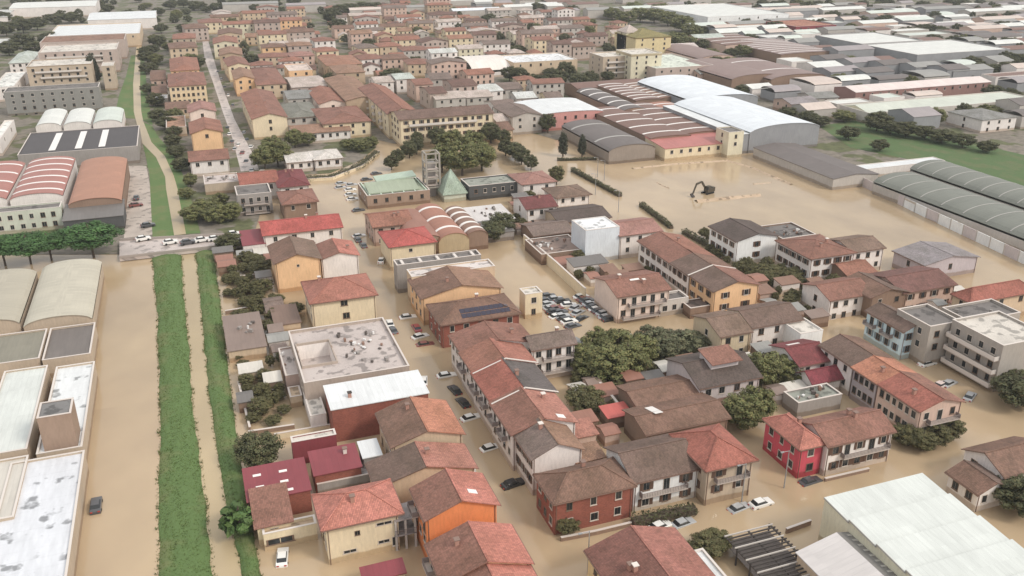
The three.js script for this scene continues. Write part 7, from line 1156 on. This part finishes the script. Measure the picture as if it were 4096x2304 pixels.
lone('left of the white cube',true,[96.7,-208.8,0.9,2.5],[96,-210.1,1.9,3.9],[98,-206.3,1,2.2]);
lone('behind the peach gable-fronted row end',true,[135.7,-177.6,1.8,3.5],[135.4,-179.8,1.7,3.2],[133.5,-183.5,0.9,2.6],[135.9,-181.7,1.5,3.3],[137.5,-176.6,1,2.5],[137.6,-178.7,1.6,2.7],[135.1,-185.1,1.7,3.6],[137.9,-181.1,1.2,2.9],[139.2,-179.1,1.3,2.4],[139.1,-180.6,1.1,2.5],[136.1,-186.4,1.3,2.5],[133.9,-188.7,2.3,3.4],[140.2,-180.4,1.3,2.5],[137.6,-187.2,1.2,3.2],[135.6,-190.7,1.2,2.5],[138.1,-191,2,3.2],[134,-194.5,1.1,3],[133.9,-199.8,2,3.2],[134.7,-204.2,1.6,3]);
lone('right of the hut by the canal bank',true,[9.1,-176.6,1.2,2.9],[11.7,-177.2,1.5,3.1]);
lone('left of the wine-red gabled house',true,[108.8,-137.5,1.4,3.1]);
lone('left of the trees behind the balconied house',true,[66.1,-139.4,1.9,3.7]);
lone('left of the broad brown sheds',true,[70.6,-135.3,1.1,2.4],[67.7,-134,1.4,2.6]);
lone('right of the white double roof',false,[74.3,-499.8,4.2,9.3],[110.1,-500.1,6.5,9.6]);
lone('behind the yellow four-storey block',false,[2.4,-513,3.9,5.1],[8.2,-592.7,5.8,9],[4.6,-598.4,6.4,9.7],[-15.8,-622.1,4.8,7.3],[-0.8,-637.5,6.1,9.5],[-17.8,-674.7,5.1,6.4]);
lone('right of the dark red block',false,[507.8,-636.2,4.9,8.7],[512.1,-605.3,5.2,8.2],[579.1,-675.5,5.8,5.8],[621.6,-697,6.2,7.6],[639.6,-648,5.5,9.4],[744.3,-677.4,6.2,9.3]);
lone('left of the beige blank-gabled house',true,[96.8,-150.3,1.3,2.6],[92.1,-156,2.3,3.3]);
lone('behind the wine-red gabled house',true,[127.1,-152.3,1.5,3.5],[129,-153.5,1.2,2.8]);
lone('behind the pinkish-white gabled house',true,[104.9,-190.7,1.8,2.8],[103.9,-192.8,1.2,3.1],[110.5,-193.9,0.9,2.3]);
lone('right of the field house cluster',true,[174.3,-153.9,1.3,2.6]);
lone('left of the long pale pink warehouse',false,[372.4,-385.3,4,8.7],[338.3,-387.2,3.7,6.2]);
lone('in front of the hut by the canal bank',true,[7.1,-169.7,1.7,3.3],[3.6,-169.3,1.6,3]);
lone('behind the notched white warehouse',false,[534.9,-499.4,4.6,9.4],[531.1,-507.4,5.2,9.7],[548.6,-554.3,6.2,5.7],[576.5,-561.9,5.2,5.4]);
lone('left of the flat-roofed villa beyond the greenhouses',false,[339.7,-316.1,3.9,8.8],[318.7,-312.4,5.4,8.7],[285.9,-333.4,5.4,5.5]);
lone('in front of the white cube',true,[94.6,-199.1,1.4,3.5],[91.2,-199,1.2,3]);
lone('right of the white cube',true,[109.9,-195.8,1.2,2.8],[139.8,-213.8,1.2,2.9],[140,-216.2,1.9,3.4]);
lone('behind the tall peach house',true,[14.7,-235,1.2,2.9],[11.2,-236.6,1.2,3.3],[8,-234.8,1.9,2.9],[12.8,-238.1,1.9,3.1],[9.5,-241.2,2.3,3.9]);
lone('left of the grey terrace block',true,[9.5,-163.8,1.1,2.7],[6.1,-163.7,2,3.3],[7.7,-159,1.7,3.7]);
lone('left of the top-centre dark trees',false,[126.4,-818.3,5.6,7.4],[95.3,-828.5,5,9.2],[59.1,-872.6,6.4,6.7],[43.6,-807.9,5.1,9],[45.1,-867.5,5.4,7.6],[72.3,-925.6,5.6,9],[69.2,-700.3,5,9.3]);
lone('in front of the red hip-roofed house by the cypresses',true,[104.2,-269.2,2.2,3.5],[103.4,-257.3,1,2.1],[100.4,-257.8,1.5,3.2]);
lone('left of the pale cream tower block',false,[243.1,-494.3,5.6,6.5],[229.7,-468.9,4.5,6.1]);
lone('behind the dark red block',false,[494.8,-631.9,4.7,8.6]);
lone('right of the wide beige block',false,[310.4,-483,6,8.7],[316.9,-479.2,6.1,8.4]);
lone('behind the wine-red roofs',true,[5.4,-157.1,2.4,3.6],[6,-158.6,1.5,3]);
lone('right of the notched white warehouse',false,[516.3,-470.2,6.3,6.8],[557.6,-494.7,5.7,8.1],[567.5,-496.5,4.8,7],[495.8,-437.1,5.5,8.9]);
lone('behind the wide white flat roof',false,[216,-582.5,5.8,7],[232.6,-617.6,5.2,6.4],[221.1,-636.6,5.3,9.6]);
lone('left of the big white top warehouse',false,[488.1,-765.5,5.3,8.8],[468.6,-767.1,6.1,8.7]);
lone('right of the mauve vaults',false,[344.4,-408.9,6.3,7.6]);
lone('right of the white domed sports hall',false,[205.5,-495.5,5.7,5.1],[197.5,-464.8,4.9,9.3]);
lone('behind the top-centre dark trees',false,[136.1,-861.2,5.8,9.3]);
lone('right of the tan-roofed lane houses',false,[135,-545.1,5,8.9]);
lone('right of the long pale pink warehouse',false,[394.5,-351.5,6,7.9],[403.3,-347.7,6.2,5.3],[398.6,-344.5,3.9,7.2],[454.2,-406.9,5,7.5],[455.5,-413.4,6.4,6.3]);
lone('right of the church wood',false,[407.1,-684.5,4.6,9.9]);
lone('left of the cream long row house',false,[-6.5,-443.8,3.8,5.9]);
lone('right of the yellow church',false,[376.4,-593.1,5.6,5.9],[345.5,-557.1,4.9,8.7]);
lone('right of the wide white flat roof',false,[271,-552.1,4.8,8.7]);
lone('right of the ribbed brown roof',false,[402.8,-472.3,5.6,5.7]);
lone('left of the ribbed brown roof',false,[354.4,-520.6,6.3,8.8],[346.5,-522,6,6.7]);
lone('left of the wide white flat roof',false,[191,-591.3,3.8,6.7],[186.1,-591.7,3.9,5.9],[211.3,-665.8,6.1,6.9]);
lone('left of the mauve vaults',false,[275.5,-402.2,4.3,6.6]);
lone('behind the wide beige block',false,[333.4,-526.5,5.8,6.7]);
lone('left of the notched white warehouse',false,[510.3,-550.2,5.5,6.9],[490.6,-554.2,4.5,8.6],[480.1,-560.8,5.3,7.3]);
lone('left of the yellow church',false,[303.7,-656.9,6.2,8.5],[266.7,-619.5,4.2,8.5],[266,-685.2,4.3,9.3]);
lone('left of the dark red block',false,[448.1,-656.6,4.8,9.1]);
lone('left of the church wood',false,[334.7,-721.6,5.7,6.2],[272.8,-692,4.9,8.1]);
lone('left of the tan-roofed lane houses',false,[41.5,-597.6,5.6,7.9],[56.5,-639.7,4.5,8.5]);
lone('right of the leftmost white roofs',false,[4.2,-797.8,6.1,6.9],[-34,-895.2,5.7,6.1],[-17.5,-743.9,5.4,5.2],[0.4,-887.9,5.3,9.6],[-17.9,-719.4,4.3,5.8],[-13.9,-712,5.3,8.3],[-2.2,-706.4,5.6,6.6],[0.7,-695.1,5.2,5.3],[-8.7,-686.8,4.3,6],[-0.4,-686.4,6,7.4],[28,-949.2,5.6,6],[17.8,-970.5,5.9,7.1]);
lone('right of the top-centre dark trees',false,[188,-884.5,5.3,9.1],[243.5,-825.5,5.2,9.2],[236.6,-875.6,5.4,7.2],[251.7,-857.9,5.1,6.6],[265.7,-822.4,5.7,8.6],[176.9,-703.1,4.7,8]);
lone('in front of the notched white warehouse',false,[469.1,-433.4,4.6,5.2]);
lone('behind the tan-roofed lane houses',false,[124.6,-638.4,5.4,8.9],[82.3,-644,4.6,6.7],[117.6,-677.2,5.8,7.4]);
lone('right of the big white top warehouse',false,[559,-792.4,5.6,9.4],[583.5,-797.5,6.3,8.2],[595.3,-786.5,5.8,8.7],[599.8,-793.5,5.8,9.6],[688,-774.5,6.1,5.3],[764,-759,6.2,7.1]);
lone('in front of the top-centre dark trees',false,[135,-724.5,5.3,5.2],[139.6,-708.2,4.5,5.8]);
lone('behind the leftmost white roofs',false,[-93.9,-929.1,5.6,5.9],[-42.7,-943.9,5.6,5.6],[-90.6,-947,5.9,5.5],[-60.7,-975.1,6.1,9],[-26.9,-1013,6.2,5.8],[-85.7,-1022.4,6.2,5.1],[-109.1,-1026.8,6.1,7.9],[-36,-1085.6,6.5,7.7]);
lone('left of the leftmost white roofs',false,[-131.5,-910.6,5.5,6.6]);
car('dark car alone on the flooded road at left',-23.1,-136.4,0,'dark',-0.3);
car('white car in the flooded yard left of the cream coral-roofed house',4.2,-113.1,10,'white',-0.5);
car('white car in the street nearest the terrace block roof',42.9,-191.4,90,'white',-0.7);
car('white car at the corner of the terrace block',38,-189.4,5,'white',-0.7);
car('dark car beside the terrace block edge',37.7,-185.3,-5,'dark',-0.6);
car('red car beside the brick solar-roofed house',43.3,-184.6,0,'red',-0.6);
car('white car just past the red car in the street',43,-180,75,'white',-0.7);
car('maroon car almost under water in the street',43.1,-175.8,90,'maroon',-0.8);
car('white car opposite the slate-grey patched roof',43.5,-159.9,90,'white',-0.7);
car('white car at the corner of the white sheet roof',38.3,-159.3,15,'white',-0.7);
car('black car, farther of two black cars in the street',43.3,-153.2,-8,'black',-0.6);
car('black car, nearer of two black cars in the street',43.4,-147.8,-8,'black',-0.6);
car('white car in mid street below the two black cars',43.2,-141.9,80,'white',-0.7);
car('white car beside the white facades of the street row',43.5,-130.8,80,'white',-0.8);
car('white car by the pink roof slope of the street',37.6,-123.8,10,'white',-0.6);
car('black car with pale bonnet near the brick corner house',43.4,-118.7,80,'black',-0.5);
car('white car with open dark top in the cross street',61.6,-100.2,78,'white',-0.7);
car('silver car right of the white dark-topped car in the cross street',65.5,-99.7,82,'silver',-0.8);
car('silver car before the beige balcony house',76.1,-100,80,'silver',-0.8);
car('white car in the cross street right of the beige balcony house',80,-99.6,85,'white',-0.5);
car('dark car at the foot of the magenta house',91.7,-102.1,85,'dark',-0.7);
car('white car below the blue-white house',142.6,-129.3,85,'white',-0.5);
car('pale pink car behind the long red-roofed row',138.3,-120.9,75,'pinkwhite',-0.6);
car('silver car behind the long red-roofed row',140.3,-120.8,75,'silver',-0.6);
car('silver car by the concrete flats corner',140.2,-115.2,60,'silver',-0.6);
car('white van parked beside the cream bright-red-roofed house',44.9,-230.1,20,'white',-0.3);
car('dark car near the pinkish crossroads house, farther of a pair',42,-249.7,0,'dark',-0.5);
car('dark car near the pinkish crossroads house, nearer of a pair',42.6,-244.3,0,'dark',-0.5);
car('white car near the pinkish crossroads house',43,-253.1,80,'white',-0.6);
car('dark car between the church and the crossroads house',47.6,-277.9,80,'dark',-0.5);
car('white car, farthest of three beside the church hall',49.4,-301.9,85,'white',-0.5);
car('white car, middle of three beside the church hall',48.4,-296.1,85,'white',-0.5);
car('white car, nearest of three beside the church hall',48.1,-290.8,85,'white',-0.5);
car('silver car left of the white cars by the church',47.8,-311.5,80,'silver',-0.7);
car('silver car nearest the bend by the church',46.7,-306.5,80,'silver',-0.7);
car('silver car behind the white cars by the church',51,-308.2,80,'silver',-0.6);
car('dark car behind the church hall, left',57.4,-313,85,'dark',-0.5);
car('dark car behind the church hall, right',62.4,-319.7,80,'dark',-0.5);
car('white car left of the bridge on the road',-17.9,-268,75,'white',1.2);
car('white car on the bridge, left',-10.4,-262.1,78,'white',1.2);
car('white car on the bridge, middle',-1.6,-261,80,'white',1.2);
car('white car on the bridge, right',2,-260.8,80,'white',1.2);
car('white car by the dark round tree at bridge end',7.5,-263.3,84,'white',1.2);
car('dark car on the bridge between white cars',-5.6,-260.3,80,'dark',1.2);
car('dark van in the yard left of the canal',-16.9,-284,80,'dark',0.1);
car('dark car in the yard beside the orange-brown vault',-21,-316.1,0,'dark',0.1);
car('maroon car in the yard beside the orange-brown vault',-20.9,-307.5,80,'maroon',0.1);
carRow('in the back corner of the flooded lot',79.8,-192,82.3,-184.6,4,95);
carRow('in the left row of the flooded lot',77.7,-188.9,76.8,-179.6,5,80);
carRow('in the middle row of the flooded lot',78.3,-183.5,78.2,-173.1,6,80);
carRow('in the short slanted row of the lot',83.2,-182.2,81.9,-176.5,3,60);
carRow('along the pinkish-white gable wall',87.2,-188.2,88.2,-173.5,10,82);
carRow('on the canal side near the street bend',17.4,-383.4,19,-341.4,4,8);
carRow('on the canal side of left street',15.2,-419.4,15.4,-376.9,4,8);
carRow('beside the cream long row house',21.5,-407,22.3,-365.3,4,8);
carRow('far up left street',19.6,-581.5,21.1,-471.3,5,8);
strip('hedge','hedge','long dark hedge along the flooded field, left stretch','hedge',[[132.9,-298.5],[135.1,-262.6]],1.3,1.6);
strip('hedge','hedge','long dark hedge along the flooded field, middle stretch','hedge',[[137.1,-251.3],[135,-226.9]],1.3,1.6);
strip('hedge','hedge','long dark hedge along the flooded field, right stretch by the dark-roofed house','hedge',[[136.4,-222.1],[137,-207.7]],1.4,1.6);
strip('hedge','hedge','dark hedge before the white house with dark balcony','hedge',[[57.5,-101.9],[68.7,-101.5]],1.6,2);
strip('hedge','hedge','hedge around the garden of the large hip-roofed house','hedge',[[135.1,-183.5],[139.6,-175.4],[147.7,-175.9]],1.4,1.6);
strip('hedge','hedge','dark hedge at the feet of the two cypresses','hedge',[[133.4,-314.5],[148.4,-310.4]],1,1.6);
strip('hedge','hedge','curving dark hedge on the walled garden','hedge',[[36.6,-319.6],[45.4,-318.6],[58.4,-330.5],[68.9,-349]],1.6,2.4);
strip('wall','garden_wall','curving pale wall outside the walled garden hedge','wall',[[35.9,-318.7],[45.7,-317.4],[59.3,-330.1],[70,-349.7]],1,0.4);
strip('wall','garden_wall','low dark wall in front of the brick corner house','wall',[[45.3,-102.3],[51.2,-101.9],[57.3,-101.9]],0.7,0.3);
strip('wall','garden_wall','low brown wall in the water before the white balcony house','wall',[[94,-101.3],[103.2,-101.2]],0.6,0.3);
strip('wall','long_wall','long pale wall between junk yard and flooded car lot','wall',[[87.3,-229.7],[87.7,-205.7],[87.5,-186.4]],3,0.4);
strip('wall','garden_wall','pale diagonal wall between garden bush and brown sheds','wall',[[70.7,-144.8],[70.7,-138.3],[70.4,-132.4]],2.4,0.4);
strip('wall','garden_wall','brown garden wall nearest the bridge on the right bank','wall',[[1.9,-230.1],[10.4,-229.9]],1,0.3);
strip('wall','garden_wall','brown garden wall below the hut by the right bank','wall',[[2.2,-172.5],[9.4,-172.1]],0.8,0.3);
strip('wall','garden_wall','lower brown garden wall beneath the hut','wall',[[2.1,-165.4],[9.4,-164.8]],0.8,0.3);
strip('wall','garden_wall','brown garden wall above the hut','wall',[[1.6,-208],[8.6,-208.5]],1,0.3);
strip('wall','garden_wall','pale garden wall above the wine-red roofs','wall',[[6.7,-147],[17.7,-146.9]],1.2,0.3);
strip('wall','garden_wall','short brown garden wall left of the grey terrace block','wall',[[11.7,-193],[15.7,-192.9]],1,0.3);
strip('wall','garden_wall','brown garden wall running along the right canal bank','wall',[[2,-170.5],[2.7,-151.5]],0.9,0.3);
strip('wall','garden_wall','brown garden wall left of the wine-red roofs, near the big round tree','wall',[[2.3,-150.3],[10.7,-149.8]],0.8,0.3);
strip('wall','gate_wall','low broken wall beside the white sawtooth hall corner','wall',[[79.3,-91.9],[84.3,-92.4]],0.9,0.3);
strip('wall','garden_wall','upper brown garden wall beside the tall peach house','wall',[[1.7,-219.4],[10.5,-219.5]],1,0.3);
strip('berm','mud_bank','thin mud bank at the far side of the flooded field','mud bank',[[156,-293.8],[173.1,-294.4],[196.4,-291.6]],0.35,2.4);
strip('berm','mud_bank','mud bank along the far right of the flooded field','mud bank',[[196.4,-291.6],[199.8,-279.1],[199.5,-255]],0.35,2);
strip('berm','mud_bank','pale mud bank below the excavator','mud bank',[[156.9,-248.9],[181.4,-247.9]],0.7,3);
strip('berm','mud_bank','short curved mud streak left of the excavator','mud bank',[[155.4,-273.8],[155.5,-269.4],[155.9,-266.1]],0.2,1.2);
strip('berm','mud_bank','short mud streak right of the excavator','mud bank',[[187.2,-260.1],[194.3,-259.6]],0.2,1.4);
// ---------- single things ----------
{ // long white wall of square panels along the flooded field
  const t = thing('panel_wall', 'long white wall of square panels along the right of the flooded field', 'wall', panelWall[0][0], 0, panelWall[0][1]); const L = panelWall.map(([x, z]) => V(x - panelWall[0][0], 0, z - panelWall[0][1])); let k = 0;
  for (let i = 0; i < L.length - 1; i++) { const a = L[i], b = L[i + 1], n = Math.round(a.distanceTo(b) / 6); for (let j = 0; j < n; j++) { const p = a.clone().lerp(b, (j + .02) / n), q = a.clone().lerp(b, (j + .97) / n); add(t, 'panel', new MB().bar(V(p.x, 1.1, p.z), V(q.x, 1.1, q.z), .2, 4.2).geo(), mat('wall', k % 3 ? 'white2' : 'lilacwhite')); add(t, 'post', boxGeo(-.14, .14, -1, 3.3, -.14, .14), M.post, q.x, 0, q.z); k++; } }
}
{ // open frame belfry of the church
  const t = thing('bell_tower', 'open grey concrete frame tower above the green church roof', 'tower', belfrySpot[0], 0, belfrySpot[1] - 2.4), H = 15.5, a = 2.3;
  for (const [i, j] of [[-1, -1], [1, -1], [1, 1], [-1, 1]]) add(t, 'post', boxGeo(-.28, .28, -1, H, -.28, .28), M.belfry, i * a, 0, j * a);
  for (const y of [3.5, 6.5, 9.2, 12, 15.2]) { const r = new MB(); r.box(-a, a, y, y + .4, a - .2, a + .2); r.box(-a, a, y, y + .4, -a - .2, -a + .2); r.box(-a - .2, -a + .2, y, y + .4, -a + .2, a - .2); r.box(a - .2, a + .2, y, y + .4, -a + .2, a - .2); add(t, 'beam', r.geo(), M.belfry); }
  add(t, 'stair_core', boxGeo(-1.3, 1.3, -1, 12, -1.5, .4), mat('wall', 'grey')); for (const y of [4.2, 7, 9.8]) add(t, 'landing', boxGeo(-2, 2, y, y + .2, -2, 2), M.slab);
}
{ // excavator standing in the flooded field
  const t = thing('excavator', 'dark excavator with arched arm standing in the flooded field', 'excavator', diggerSpot[0], 0, diggerSpot[1], .35), y = plain(.075, .06, .04, .6);
  for (const s of [-1, 1]) add(t, 'track', boxGeo(-1.9, 1.9, -.6, .5, s * 1.1 - .3, s * 1.1 + .3), M.tyre);
  add(t, 'body', mergeGeometries([boxGeo(-.6, 2.3, .62, 1.9, -1.3, 1.3), boxGeo(1.2, 2.4, .7, 2.1, -1.25, 1.25)]), y); const cab = add(t, 'cab', boxGeo(-1.6, -.1, .62, 2.9, .1, 1.25), y); add(cab, 'window', boxGeo(-1.64, -1.0, 1.7, 2.7, .2, 1.28), M.glass);
  const A = V(-.6, 1.5, -.4), B2 = V(-3.2, 4.6, -.4), C = V(-6, 4.3, -.4), D = V(-7.6, 1.2, -.4); add(t, 'boom', mergeGeometries([new MB().bar(A, B2, .5, .6).geo(), new MB().bar(B2, C, .5, .55).geo()]), y); add(t, 'dipper_arm', new MB().bar(C, D, .4, .45).geo(), y); add(t, 'bucket', new MB().slab([V(-8.4, .4, .2), V(-7.2, .4, .2), V(-7.2, 1.2, -1), V(-8.4, 1.2, -1)], .5).geo(), M.dark);
}
function lamp(label, x, z) { const t = thing('street_lamp', label, 'street lamp', x, 0, z); add(t, 'pole', new THREE.CylinderGeometry(.07, .12, 8, 10).translate(0, 3.5, 0), M.lamp); add(t, 'arm', new MB().bar(V(0, 7.4, 0), V(-1.4, 7.7, .3), .08, .08).geo(), M.lamp); add(t, 'lamp_head', boxGeo(-1.9, -1.3, 7.62, 7.78, .2, .45), M.lamp); }
for (const q of lamps) lamp(...q);

renderer.render(scene, camera);
